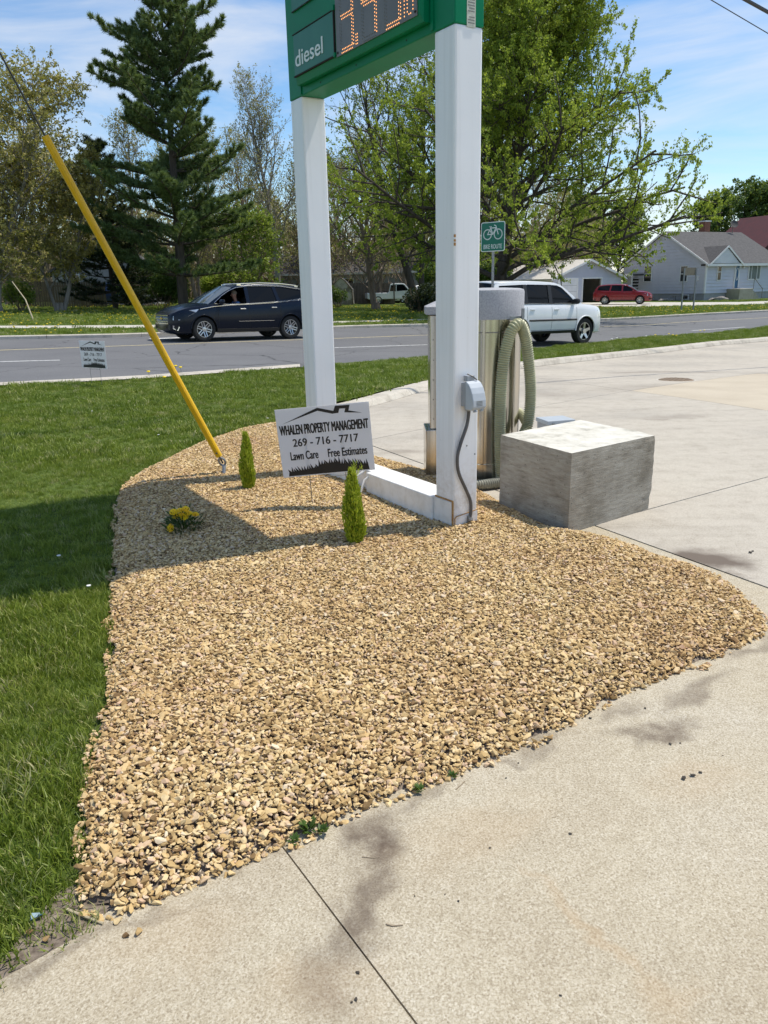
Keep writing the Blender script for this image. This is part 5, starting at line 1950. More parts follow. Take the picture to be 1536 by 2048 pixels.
def make_car(name, label, loc, heading, P_, col=None):
    """heading = direction the nose points (angle from +x)"""
    root = thing(name, label, 'car', tuple(loc), heading)
    paintm = P_['paint']
    xs = np.linspace(P_['rear'], P_['front'], 60)
    xs = np.unique(np.concatenate([xs, [P_['rear'] + .03, P_['rear'] + .01, P_['front'] - .03, P_['front'] - .01]]))
    fi = lambda key, x: float(np.interp(x, *zip(*sorted(P_[key]))))

    def section(x):
        zs, zb, w = fi('sill', x), fi('belt', x), fi('half', x)
        crown = fi('crown', x)
        zr = zb - zs
        return [(0, zs), (w * .88, zs), (w * .955, zs + .035), (w * .985, zs + zr * .22), (w * 1.0, zs + zr * .42), (w * .997, zs + zr * .62), (w * .985, zs + zr * .80), (w * .965, zs + zr * .93), (w * .93, zb), (w * .80, zb + crown * .45), (w * .45, zb + crown * .85), (0, zb + crown)]
    secs = [section(x) for x in xs]
    k = len(secs[0])
    V, Fs = [], []
    for x, s_ in zip(xs, secs):
        ring = [(x, y, z) for y, z in s_] + [(x, -y, z) for y, z in s_[-2:0:-1]]
        V += ring
    n = 2 * k - 2
    for i_ in range(len(xs) - 1):
        for j_ in range(n):
            Fs.append((i_ * n + j_, i_ * n + (j_ + 1) % n, (i_ + 1) * n + (j_ + 1) % n, (i_ + 1) * n + j_))
    Fs.append(tuple(range(n))[::-1])
    Fs.append(tuple(range((len(xs) - 1) * n, len(xs) * n)))
    body = put('body', MB().add(V, Fs).mesh('body', paintm), None)
    cut = MB()
    R = P_['wheel_r']
    for wx in P_['axles']:
        for sy in (1, -1):
            y0, y1 = sy * (P_['half_w'] - .36), sy * (P_['half_w'] + .2)
            cut.lathe([(R * 1.13, min(y0, y1)), (R * 1.13, max(y0, y1))], (wx, 0, R * 1.02), 36, 'y')
    cx0, cx1 = P_['cabin']
    cut.box(((cx0 + cx1) / 2, 0, .45 + .6), (cx1 - cx0, 2 * P_['half_w'] - .34, 1.2))
    cuto = put('cutter', cut.mesh('cutter', 'interior'))
    bo = body.modifiers.new('b', 'BOOLEAN')
    bo.operation = 'DIFFERENCE'
    bo.solver = 'EXACT'
    bo.object = cuto
    bo.use_self = True
    me = evaluated_mesh(body)
    bpy.data.objects.remove(body, do_unlink=True)
    bpy.data.objects.remove(cuto, do_unlink=True)
    me.materials.clear()
    me.materials.append(MATS[paintm])
    me.materials.append(MATS['interior'])
    hw = P_['half_w']
    for p in me.polygons:
        c_ = p.center
        inarch = any(math.hypot(c_.x - wx, c_.z - R * 1.02) < R * 1.135 for wx in P_['axles']) and abs(c_.y) < hw - .0
        incab = cx0 - .01 < c_.x < cx1 + .01 and abs(c_.y) < hw - .165 and .44 < c_.z and abs(p.normal.z) < .99 or (abs(c_.z - .45) < .01)
        nrm_out = abs(p.normal.y) > .3 and abs(c_.y) > hw * .9
        p.material_index = 1 if ((inarch and not nrm_out) or incab) else 0
        p.use_smooth = True
    body = put('body', me, root)
    es = body.modifiers.new('split', 'EDGE_SPLIT')
    es.split_angle = math.radians(32)
    # lower black cladding
    for sy in (1, -1):
        mb = MB()
        pts_ = []
        x0, x1 = P_['axles'][0] + R * 1.13, P_['axles'][1] - R * 1.13
        for x in np.linspace(x0, x1, 8):
            zs, w = fi('sill', x), fi('half', x)
            pts_.append((x, zs, w))
        Vv = []
        for (x, zs, w) in pts_:
            Vv += [(x, sy * (w * .90), zs - .012), (x, sy * (w * .975), zs + .005), (x, sy * (w * 1.0), zs + P_.get('clad', .10)), (x, sy * (w * .96), zs + P_.get('clad', .10) + .01)]
        q = 4
        mb.add(Vv, [(a * q + b_, a * q + b_ + 1, (a + 1) * q + b_ + 1, (a + 1) * q + b_) for a in range(len(pts_) - 1) for b_ in range(3)])
        mb.build('sill_cladding', P_.get('clad_mat', 'trim_black'), root)
    # greenhouse
    wb, wr, zb0, zr0 = P_['gh']

    def gy_(z):
        t = (z - zb0) / (zr0 - zb0)
        return wb - (wb - wr) * max(0, t) ** 1.25
    for sy in (1, -1):
        bm = bmesh.new()
        eds = []
        for loop in [P_['gh_outline']] + P_['panes']:
            vs_ = [bm.verts.new((x, 0, z)) for x, z in loop]
            eds += [bm.edges.new((vs_[a], vs_[(a + 1) % len(vs_)])) for a in range(len(vs_))]
        bmesh.ops.triangle_fill(bm, edges=eds, use_beauty=True)
        holes = [np.array(p) for p in P_['panes']]
        for f in list(bm.faces):
            c_ = f.calc_center_median()
            if any(inpoly(np.array([c_.x]), np.array([c_.z]), h_)[0] for h_ in holes):
                bm.faces.remove(f)
        r_ = bmesh.ops.extrude_face_region(bm, geom=bm.faces[:])
        moved = {v for v in r_['geom'] if isinstance(v, bmesh.types.BMVert)}
        for v in bm.verts:
            v.co.y = sy * (gy_(v.co.z) - (.04 if v in moved else 0))
        bmesh.ops.recalc_face_normals(bm, faces=bm.faces)
        me = bpy.data.meshes.new('side_frame')
        bm.to_mesh(me)
        bm.free()
        me.materials.append(MATS[P_.get('frame_paint', paintm)])
        put('side_frame', me, root)
        for pi, pane in enumerate(P_['panes']):
            if pi in P_.get('open', ()) and sy == P_.get('open_side', 1):
                continue
            m_ = MB()
            m_.prism(pane, lambda a, b_, t: (a, sy * (gy_(b_) - t), b_), .016, .022)
            m_.build('window', 'tinted_glass', root)
            if pi < 2 and False:
                pass
        if P_.get('pillar_black'):
            for (x, z0, z1, w_) in P_['pillar_black']:
                MB().prism([(x - w_, z0), (x + w_, z0), (x + w_, z1), (x - w_, z1)], lambda a, b_, t: (a, sy * (gy_(b_) + t), b_), .001, .004).build('pillar_cover', 'trim_black', root)
    rl = P_['roofline']
    V, Fs = [], []
    ny_ = 9
    for x, z in rl:
        for q in range(ny_):
            t = -1 + 2 * q / (ny_ - 1)
            V.append((x, (gy_(z) + .004) * t, z + P_.get('roof_crown', .05) * (1 - abs(t) ** 2.2)))
    for a in range(len(rl) - 1):
        for q in range(ny_ - 1):
            Fs.append((a * ny_ + q, (a + 1) * ny_ + q, (a + 1) * ny_ + q + 1, a * ny_ + q + 1))
    rf = MB().add(V, Fs).build('roof', paintm, root, smooth=True)
    so = rf.modifiers.new('s', 'SOLIDIFY')
    so.thickness = .03

    def curved_glass(nm, base, top, bulge, mat):
        V, Fs = [], []
        na, nb = 6, 9
        for a in range(na):
            t = a / (na - 1)
            x, z = base[0] * (1 - t) + top[0] * t, base[1] * (1 - t) + top[1] * t
            hw_ = (gy_(z) - .035)
            for q in range(nb):
                s_ = -1 + 2 * q / (nb - 1)
                V.append((x + bulge * (1 - s_ * s_) + (.03 if bulge > 0 else -.03) * math.sin(t * math.pi), hw_ * s_, z + (P_.get('roof_crown', .05) * t) * (1 - s_ * s_)))
        for a in range(na - 1):
            for q in range(nb - 1):
                Fs.append((a * nb + q, a * nb + q + 1, (a + 1) * nb + q + 1, (a + 1) * nb + q))
        MB().add(V, Fs).build(nm, mat, root, smooth=True)
    curved_glass('windscreen', P_['ws'][0], P_['ws'][1], .10, 'windscreen_glass')
    curved_glass('rear_window', P_['rw'][0], P_['rw'][1], -.07, 'tinted_glass')
    # wheels
    for wx in P_['axles']:
        for sy in (1, -1):
            wheel(root, wx, sy * (hw - .135), R, .245, sy, P_['spokes'], P_['style'])
    # door seams, handles
    def side_y(x, z):
        s_ = section(x)
        zz = [q[1] for q in s_[1:9]]
        return float(np.interp(z, zz, [q[0] for q in s_[1:9]]))
    for sy in (1, -1):
        for x in P_['seams']:
            zs, zb = fi('sill', x) + .10, fi('belt', x)
            MB().tube([(x, sy * (side_y(x, z) - .001), z) for z in np.linspace(zs, zb - .01, 10)], .005, 5).build('door_gap', 'dark_gap', root)
        zs = fi('sill', P_['seams'][0]) + .10
        MB().tube([(x, sy * (side_y(x, zs) - .001), zs) for x in np.linspace(P_['seams'][-1], P_['seams'][0], 12)], .005, 5).build('door_gap', 'dark_gap', root)
        for x, z in P_['handles']:
            yy_ = side_y(x, z)
            MB().box((x, sy * (yy_ + .016), z), (.19, .022, .034)).build('door_handle', P_.get('handle_mat', 'chrome'), root, bevel=.007)
        # mirror
        mx_, mz_ = P_['mirror']
        MB().lathe([(.01, -.10), (.085, -.075), (.105, 0), (.09, .07), (.01, .09)], (0, 0, 0), 12, 'y').build('mirror', P_.get('mirror_mat', paintm), root, smooth=True).matrix_basis = Matrix.Translation((mx_, sy * (wb + .12), mz_)) @ Matrix.Diagonal((.75, 1.25, .8, 1))
        MB().box((mx_ - .02, sy * (wb + .0), mz_ - .04), (.07, .14, .045)).build('mirror_arm', 'trim_black', root)
        for (pts_, rad, mat, nm) in P_['strips']:
            if nm == 'roof_rail':
                MB().tube([(x, sy * (gy_(z) - .05), z + .055) for x, z in pts_], rad, 6).build(nm, mat, root, smooth=True)
                for x, z in (pts_[0], pts_[-1]):
                    MB().box((x, sy * (gy_(z) - .05), z + .028), (.12, .03, .05)).build('rail_foot', mat, root)
            elif nm == 'window_trim':
                MB().tube([(x, sy * (gy_(z) + .004), z) for x, z in pts_], rad, 6).build(nm, mat, root)
            else:
                MB().tube([(x, sy * (side_y(x, z) + .004), z) for x, z in pts_], rad, 6).build(nm, mat, root)
        # headlamp and tail lamp
        hl = P_['headlamp']
        MB().prism(hl, lambda a, b_, t: (a, sy * (side_y(a, b_) + t), b_), -.06, .006).build('headlight', 'lamp_glass', root)
        tl = P_['taillamp']
        MB().prism(tl, lambda a, b_, t: (a, sy * (side_y(a, b_) + t), b_), -.06, .006).build('tail_light', 'lamp_red', root)
        # wheel arch lips
        for wx in P_['axles']:
            MB().tube([(wx + R * 1.14 * math.cos(a), sy * (hw + .002 + P_.get('lip', -.012)), R * 1.02 + R * 1.14 * math.sin(a)) for a in np.linspace(.05, math.pi - .05, 18)], .018, 6).build('arch_lip', P_.get('lip_mat', paintm), root, smooth=True)
    # nose: grille, lower intake, plate
    fx = P_['front']
    gz0, gz1, gw = P_['grille']
    gl = MB().box((fx - .035, 0, (gz0 + gz1) / 2), (.06, gw, gz1 - gz0)).build('grille', 'trim_black', root, bevel=.01)
    for k in range(P_.get('bars', 4)):
        z = gz0 + (gz1 - gz0) * (k + .5) / P_.get('bars', 4)
        MB().box((fx - .002, 0, z), (.02, gw - .03, .018)).build('grille_bar', P_.get('bar_mat', 'chrome'), gl)
    MB().box((fx - .004, 0, gz0 - .01), (.03, gw + .02, .02)).build('grille_trim', 'chrome', gl)
    if P_.get('badge') == 'bowtie':
        MB().prism([(-.09, -.022), (-.035, -.022), (-.03, -.05), (.04, -.05), (.035, -.022), (.09, -.022), (.09, .022), (.035, .022), (.03, .05), (-.04, .05), (-.035, .022), (-.09, .022)], lambda a, b_, t: (fx + t, a, (gz0 + gz1) / 2 + b_), .009, .022).build('badge', 'gold_badge', gl)
    MB().box((fx - .05, 0, .44), (.10, gw + .25, .16)).build('lower_intake', 'trim_black', root, bevel=.02)
    for sy in (1, -1):
        if P_.get('fog'):
            MB().prism(P_['fog'], lambda a, b_, t: (a, sy * (side_y(a, b_) + t), b_), -.05, .010).build('fog_light_trim', 'chrome', root)
            fg = np.array(P_['fog'])
            c_ = fg.mean(0)
            MB().prism([tuple(c_ + (q - c_) * .62) for q in fg], lambda a, b_, t: (a, sy * (side_y(a, b_) + t), b_), .0, .013).build('fog_light', 'trim_black', root)
    # seats and wheel inside
    for sx in P_['seats']:
        for sy in (.38, -.38):
            MB().box((sx, sy, .68), (.5, .48, .22)).build('seat', 'interior', root, bevel=.04)
            MB().box((sx - .28, sy, 1.02), (.16, .46, .62), Matrix.Rotation(-.2, 3, 'Y')).build('seat_back', 'interior', root, bevel=.05)
            MB().box((sx - .38, sy, 1.42), (.10, .26, .16)).build('headrest', 'interior', root, bevel=.03)
    MB().box((cx1 - .18, 0, 1.0), (.34, 2 * hw - .45, .22)).build('dashboard', 'interior', root, bevel=.04)
    sw = MB().tube([(0, .185 * math.cos(a), .185 * math.sin(a)) for a in np.linspace(0, 2 * math.pi, 21)], .015, 6, False)
    sw.build('steering_wheel', 'interior', root, smooth=True).matrix_basis = Matrix.Translation((P_['seats'][0] + .52, .38, 1.10)) @ Matrix.Rotation(-.45, 4, 'Y')
    return root


TRAV = dict(paint='paint_navy', front=2.54, rear=-2.64, half_w=.985, wheel_r=.375, axles=(-1.51, 1.51), spokes=6, style='twin',
            belt=[(-2.64, .98), (-2.60, 1.10), (-2.45, 1.23), (-1.8, 1.235), (-.5, 1.16), (.6, 1.115), (1.25, 1.125), (1.6, 1.085), (2.0, 1.02), (2.3, .93), (2.47, .84), (2.54, .74)],
            sill=[(-2.64, .46), (-2.5, .36), (-2.2, .30), (-1.5, .27), (1.5, .27), (2.0, .23), (2.40, .23), (2.54, .34)],
            half=[(-2.64, .74), (-2.58, .84), (-2.4, .92), (-1.9, .975), (0, .985), (1.7, .985), (2.1, .955), (2.35, .87), (2.47, .76), (2.54, .62)],
            crown=[(-2.64, .02), (-2, .03), (1.2, .05), (1.6, .075), (2.2, .06), (2.5, .03), (2.54, .01)],
            cabin=(-2.1, 1.30), gh=(.915, .685, 1.13, 1.70),
            gh_outline=[(1.38, 1.10), (1.10, 1.28), (.72, 1.50), (.42, 1.63), (.10, 1.70), (-.6, 1.735), (-1.3, 1.72), (-1.95, 1.645), (-2.22, 1.58), (-2.40, 1.40), (-2.52, 1.22), (-1.8, 1.21), (-.5, 1.14), (.6, 1.095)],
            panes=[[(1.10, 1.165), (.84, 1.36), (.60, 1.50), (.33, 1.61), (.06, 1.655), (.02, 1.655), (.02, 1.15)], [(-.10, 1.16), (-.10, 1.668), (-.6, 1.682), (-.97, 1.675), (-1.06, 1.235)], [(-1.18, 1.245), (-1.09, 1.668), (-1.5, 1.64), (-1.95, 1.565), (-2.14, 1.48), (-2.2, 1.30)]],
            roofline=[(.42, 1.63), (.10, 1.70), (-.25, 1.722), (-.6, 1.735), (-1.3, 1.72), (-1.95, 1.645), (-2.22, 1.585)],
            ws=((1.30, 1.135), (.42, 1.635)), rw=((-2.47, 1.24), (-2.24, 1.57)), roof_crown=.055,
            seams=(1.03, -.04, -1.15), handles=[(.18, .985), (-.92, 1.02)], mirror=(.92, 1.20), cladding=.1,
            strips=[([(1.62, .985), (1.2, 1.055), (.6, 1.10), (-.1, 1.125), (-.9, 1.165), (-1.4, 1.205), (-2.0, 1.26), (-2.4, 1.30)], .013, 'chrome', 'belt_trim_low'),
                    ([(1.12, 1.15), (.6, 1.115), (0, 1.14), (-1.1, 1.20), (-1.7, 1.26), (-2.25, 1.34)], .011, 'chrome', 'window_trim'),
                    ([(1.12, 1.17), (.84, 1.385), (.56, 1.54), (.30, 1.64), (-.1, 1.69), (-.6, 1.70), (-1.3, 1.69), (-2.0, 1.60)], .010, 'chrome', 'window_trim'),
                    ([(.15, 1.70), (-.6, 1.735), (-1.3, 1.72), (-1.9, 1.66)], .016, 'chrome', 'roof_rail'),
                    ([(.35, .60), (-.9, .605)], .006, 'chrome', 'door_trim')],
            headlamp=[(1.66, .985), (1.95, .955), (2.25, .87), (2.43, .78), (2.45, .66), (2.28, .66), (2.0, .78), (1.75, .90)], taillamp=[(-2.30, 1.18), (-2.56, 1.10), (-2.58, .88), (-2.42, .90)],
            grille=(.56, .84, 1.18), bars=3, badge='bowtie', fog=[(2.28, .46), (2.46, .50), (2.46, .40), (2.33, .34)], seats=(.15, -.85), open=(0,), open_side=1, lip=-.006)
del TRAV['cladding']
TRAV['strips'] = [s_ for s_ in TRAV['strips'] if s_[3] != 'belt_trim_low' or True]
fwp, rwp = G(405, 684), G(583, 678)
cdir = (fwp - rwp)[:2]
cdir /= np.linalg.norm(cdir)
side_n = np.array([cdir[1], -cdir[0]])
side_n = side_n if side_n[1] > 0 else -side_n
cc = (fwp + rwp)[:2] / 2 + side_n * .86
nav = make_car('suv', 'dark navy family suv driving along the road with its window down', (cc[0], cc[1], float(gz(cc[0], cc[1])) + .006), math.atan2(cdir[1], cdir[0]), TRAV)
nav.rotation_euler = (0, math.atan(.03 * cdir[0]), math.atan2(cdir[1], cdir[0]))

PIL = dict(paint='paint_white', front=2.36, rear=-2.50, half_w=.995, wheel_r=.385, axles=(-1.39, 1.39), spokes=5, style='wide',
           belt=[(-2.50, 1.02), (-2.45, 1.15), (-2.2, 1.20), (-.5, 1.185), (.9, 1.16), (1.25, 1.165), (1.7, 1.13), (2.05, 1.07), (2.22, .98), (2.32, .86), (2.36, .72)],
           sill=[(-2.50, .50), (-2.3, .40), (-1.5, .36), (1.4, .36), (1.9, .32), (2.25, .32), (2.36, .44)],
           half=[(-2.50, .84), (-2.42, .92), (-2.2, .975), (0, .995), (1.6, .995), (1.95, .965), (2.15, .90), (2.28, .80), (2.36, .66)],
           crown=[(-2.5, .02), (1.2, .04), (1.6, .055), (2.1, .04), (2.36, .01)], cabin=(-2.1, 1.2), gh=(.93, .775, 1.17, 1.78),
           gh_outline=[(1.30, 1.14), (.98, 1.34), (.62, 1.58), (.40, 1.71), (.15, 1.765), (-.8, 1.79), (-1.8, 1.775), (-2.20, 1.73), (-2.38, 1.45), (-2.44, 1.17), (-.5, 1.16), (.9, 1.135)],
           panes=[[(1.00, 1.20), (.70, 1.44), (.44, 1.63), (.25, 1.695), (-.03, 1.71), (-.03, 1.20)], [(-.14, 1.20), (-.14, 1.712), (-.95, 1.72), (-1.02, 1.70), (-1.02, 1.21)], [(-1.14, 1.21), (-1.14, 1.715), (-2.08, 1.68), (-2.22, 1.23)]],
           roofline=[(.40, 1.71), (.15, 1.765), (-.3, 1.782), (-.8, 1.79), (-1.8, 1.775), (-2.20, 1.735)], ws=((1.22, 1.17), (.40, 1.715)), rw=((-2.42, 1.2), (-2.2, 1.72)), roof_crown=.05,
           seams=(.98, -.08, -1.08), handles=[(.10, 1.03), (-.88, 1.035)], mirror=(.86, 1.25), mirror_mat='trim_black', handle_mat='paint_white',
           strips=[([(.98, .735), (.4, .735), (-.2, .735), (-1.0, .735)], .028, 'trim_black', 'door_moulding'), ([(.95, 1.185), (.3, 1.185), (-.6, 1.19), (-1.6, 1.20), (-2.2, 1.21)], .012, 'trim_black', 'window_trim')],
           headlamp=[(1.95, 1.00), (2.2, .95), (2.30, .84), (2.28, .74), (2.05, .76)], taillamp=[(-2.28, 1.14), (-2.46, 1.10), (-2.46, .78), (-2.36, .80)], grille=(.62, .88, 1.1), bars=3, bar_mat='chrome', pillar_black=[(-.085, 1.19, 1.715, .07), (-1.08, 1.20, 1.715, .07)], seats=(.1, -.85), lip=.006, lip_mat='paint_white', clad=.07)
fw = G(1163, 690)
ph = math.radians(33)
pdv = np.array([math.cos(ph), math.sin(ph)])
pn_ = np.array([-pdv[1], pdv[0]])
cc = fw[:2] - pdv * 1.39 + pn_ * .92
pil = make_car('suv', 'boxy white suv on the road behind the vacuum machine', (cc[0], cc[1], float(gz(cc[0], cc[1])) + .006), ph, PIL)
pil.rotation_euler = (0, .02, ph)
pil.scale = (1.0, 1.04, 1.05)

JOU = dict(TRAV)
JOU.update(paint='paint_red', front=2.40, rear=-2.48, half_w=.93, axles=(-1.445, 1.445), wheel_r=.36, open=(), strips=[s_ for s_ in TRAV['strips'] if s_[3] == 'roof_rail'][:0], badge=None, bar_mat='chrome', bars=2,
           belt=[(-2.48, .95), (-2.40, 1.10), (-2.2, 1.16), (-.5, 1.10), (.6, 1.06), (1.2, 1.07), (1.6, 1.04), (2.0, .98), (2.25, .88), (2.36, .76), (2.40, .66)],
           half=[(-2.48, .72), (-2.40, .82), (-2.2, .88), (-1.8, .92), (1.6, .93), (2.0, .90), (2.22, .82), (2.34, .72), (2.40, .6)],
           sill=[(-2.48, .44), (-2.2, .30), (1.5, .27), (2.2, .24), (2.40, .34)], crown=[(-2.48, .02), (1.2, .05), (1.6, .07), (2.2, .05), (2.40, .01)],
           gh=(.865, .66, 1.07, 1.62), handle_mat='paint_red',
           gh_outline=[(1.30, 1.05), (1.02, 1.22), (.66, 1.44), (.38, 1.56), (.05, 1.62), (-.6, 1.655), (-1.3, 1.645), (-1.9, 1.59), (-2.1, 1.53), (-2.3, 1.3), (-2.36, 1.14), (-1.8, 1.12), (-.5, 1.08), (.6, 1.04)],
           panes=[[(1.02, 1.11), (.78, 1.29), (.54, 1.43), (.30, 1.53), (.03, 1.58), (.02, 1.10)], [(-.10, 1.11), (-.10, 1.59), (-.6, 1.605), (-.92, 1.60), (-1.0, 1.15)], [(-1.12, 1.16), (-1.03, 1.60), (-1.5, 1.585), (-1.9, 1.53), (-2.05, 1.45), (-2.12, 1.2)]],
           roofline=[(.38, 1.56), (.05, 1.62), (-.25, 1.643), (-.6, 1.655), (-1.3, 1.645), (-1.9, 1.59), (-2.1, 1.535)], ws=((1.22, 1.075), (.38, 1.565)), rw=((-2.33, 1.15), (-2.12, 1.52)), handles=[(.16, .94), (-.88, .97)],
           headlamp=[(1.80, .92), (2.05, .88), (2.28, .78), (2.30, .66), (2.05, .70)], taillamp=[(-2.16, 1.1), (-2.40, 1.04), (-2.42, .82), (-2.28, .84)], grille=(.56, .76, .95), fog=None, cabin=(-1.95, 1.22), mirror=(.88, 1.14))
JOU['seams'] = (1.0, -.04, -1.08)
rc = G(1254, 609, .13)
red = make_car('suv', 'red suv parked on the driveway in front of the grey house', (rc[0], rc[1] + 1.2, float(gz(rc[0], rc[1])) + .125), math.radians(-22), JOU)

# distant parked vehicles glimpsed under the trees
WHT = dict(JOU)
WHT.update(paint='paint_silver')
wp = G(828, 606, .12)
make_car('parked_car', 'pale parked car under the trees beyond the wooden fence', (wp[0], 80.0, float(gz(wp[0], 80)) + .12), math.radians(200), WHT)
BLU = dict(JOU)
BLU.update(paint='paint_blue')
bp2 = atY(216, 600, 60)
make_car('parked_car', 'blue car parked in the shade behind the dark spruce', (bp2[0], 60.0, float(gz(bp2[0], 60)) + .12), math.radians(195), BLU)


# white pickup beside it
def pickup():
    p = atY(790, 600, 74)
    root = thing('pickup_truck', 'white pickup truck parked behind the trees by the fence', 'truck', (p[0], 74.0, float(gz(p[0], 74)) + .12), math.radians(8))
    side = [(-2.7, .55), (-2.7, 1.05), (-.75, 1.05), (-.70, 1.10), (-.55, 1.78), (-.35, 1.86), (.55, 1.86), (.78, 1.78), (1.30, 1.20), (2.45, 1.10), (2.62, 1.0), (2.68, .60), (2.5, .48), (-2.5, .48)]
    MB().prism(side, lambda a, b_, t: (a, t, b_), -.92, .92).build('body', 'paint_white', root, bevel=.05)
    for sy in (1, -1):
        MB().prism([(.02, 1.16), (.02, 1.72), (.52, 1.74), (.74, 1.66), (1.12, 1.22)], lambda a, b_, t: (a, sy * t, b_), .90, .924).build('window', 'tinted_glass', root)
        MB().prism([(-.62, 1.18), (-.50, 1.70), (-.06, 1.72), (-.06, 1.16)], lambda a, b_, t: (a, sy * t, b_), .90, .924).build('window', 'tinted_glass', root)
        MB().box((2.62, sy * .7, .92), (.10, .32, .18)).build('headlight', 'lamp_glass', root, bevel=.02)
        for wx in (-1.7, 1.7):
            wheel(root, wx, sy * .80, .39, .25, sy, 5, 'wide')
    MB().box((2.66, 0, .86), (.06, 1.0, .26)).build('grille', 'trim_black', root)
    MB().box((2.70, 0, .58), (.12, 1.8, .18)).build('bumper', 'chrome', root, bevel=.03)


pickup()


# ================================================================== DRIVER
def skin_mesh(name, joints, edges, mat, sub=2):
    me = bpy.data.meshes.new(name)
    me.from_pydata([j[0] for j in joints], edges, [])
    o = put(name, me)
    sk_ = o.modifiers.new('skin', 'SKIN')
    sk_.use_smooth_shade = True
    for v, j in zip(me.skin_vertices[0].data, joints):
        v.radius = j[1] if isinstance(j[1], tuple) else (j[1], j[1])
    me.skin_vertices[0].data[0].use_root = True
    ss = o.modifiers.new('sub', 'SUBSURF')
    ss.levels = ss.render_levels = sub
    out = evaluated_mesh(o)
    bpy.data.objects.remove(o, do_unlink=True)
    out.materials.clear()
    out.materials.append(MATS[mat])
    return out


pr = Matrix.Translation((.26, .42, .66))
per = thing('person', 'driver in a blue shirt at the wheel of the navy suv', 'person')
J = [((0, 0, .02), (.15, .12)), ((-.05, 0, .22), (.13, .12)), ((-.09, 0, .42), (.16, .12)), ((-.08, 0, .55), (.07, .07)), ((-.05, 0, .62), (.055, .055)), ((-.02, 0, .70), (.078, .085)), ((-.01, 0, .79), (.085, .10)), ((-.02, 0, .85), (.06, .07)),
     ((-.08, .19, .49), .065), ((.06, .26, .28), .05), ((.30, .20, .33), .04), ((.38, .18, .36), .03), ((.43, .18, .38), .022),
     ((-.08, -.19, .49), .065), ((.06, -.24, .28), .05), ((.30, -.14, .33), .04), ((.38, -.12, .36), .03), ((.43, -.12, .38), .022),
     ((.05, .10, .02), .10), ((.45, .12, .08), .075), ((.60, .12, -.30), .05), ((.72, .12, -.36), .04), ((.05, -.10, .02), .10), ((.45, -.12, .08), .075), ((.60, -.12, -.30), .05), ((.72, -.12, -.36), .04)]
E_ = [(0, 1), (1, 2), (2, 3), (3, 4), (4, 5), (5, 6), (6, 7), (2, 8), (8, 9), (9, 10), (10, 11), (11, 12), (2, 13), (13, 14), (14, 15), (15, 16), (16, 17), (0, 18), (18, 19), (19, 20), (20, 21), (0, 22), (22, 23), (23, 24), (24, 25)]
b0 = put('body', skin_mesh('body', J, E_, 'skin'), per)
Js = [((0, 0, .02), (.165, .135)), ((-.05, 0, .22), (.145, .135)), ((-.09, 0, .42), (.175, .135)), ((-.08, 0, .53), (.085, .085)), ((-.08, .19, .49), .078), ((.0, .24, .36), .066), ((-.08, -.19, .49), .078), ((.0, -.22, .36), .066)]
put('shirt', skin_mesh('shirt', Js, [(0, 1), (1, 2), (2, 3), (2, 4), (4, 5), (2, 6), (6, 7)], 'shirt_blue'), per)
Jt = [((0, 0, .0), (.16, .13)), ((.05, .10, .02), .115), ((.45, .12, .08), .088), ((.59, .12, -.28), .065), ((.05, -.10, .02), .115), ((.45, -.12, .08), .088), ((.59, -.12, -.28), .065)]
put('trousers', skin_mesh('trousers', Jt, [(0, 1), (1, 2), (2, 3), (0, 4), (4, 5), (5, 6)], 'trousers'), per)
hr = MB().lathe([(.005, .10), (.06, .088), (.088, .05), (.096, .0), (.09, -.03)], n=14, cap=False).build('hair', 'hair_grey', per, smooth=True)
hr.location = (-.03, 0, .80)
for sy in (1, -1):
    MB().lathe([(.004, -.012), (.022, 0), (.004, .012)], n=8, axis='y').build('ear', 'skin', b0, smooth=True).matrix_basis = Matrix.Translation((-.02, sy * .088, .745)) @ Matrix.Diagonal((.8, 1, 1.4, 1))
    MB().lathe([(.003, -.006), (.010, 0), (.003, .006)], n=8, axis='x').build('eye', 'print_black', b0).matrix_basis = Matrix.Translation((.072, sy * .033, .765))
    for fgr, (dy, l) in enumerate(((-.03, .055), (-.01, .065), (.01, .06), (.03, .05))):
        bx_ = np.array([.44, sy * (.18 if sy > 0 else .12) + dy * .7, .385])
        MB().tube([bx_, bx_ + np.array([l * .6, 0, .015]), bx_ + np.array([l * .9, 0, -.02])], [.010, .009, .007], 6).build('finger', 'skin', b0, smooth=True)
    bx_ = np.array([.40, sy * (.18 if sy > 0 else .12) - sy * .025, .37])
    MB().tube([bx_, bx_ + np.array([.03, -sy * .02, .03]), bx_ + np.array([.055, -sy * .015, .045])], [.012, .010, .008], 6).build('thumb', 'skin', b0, smooth=True)
MB().tube([(.072, 0, .765), (.094, 0, .735), (.078, 0, .725)], [.008, .013, .006], 6).build('nose', 'skin', b0, smooth=True)
MB().box((.072, 0, .698), (.012, .045, .008)).build('mouth', 'lamp_red', b0)
bpy.context.view_layer.update()
per.matrix_world = nav.matrix_world @ pr


# ================================================================== TREES
def frames(d):
    ref = np.where(np.abs(d[:, 2:3]) < .9, np.array([[0, 0, 1.0]]), np.array([[1.0, 0, 0]]))
    a = np.cross(d, ref)
    a /= np.linalg.norm(a, axis=1)[:, None] + 1e-9
    return a, np.cross(d, a)


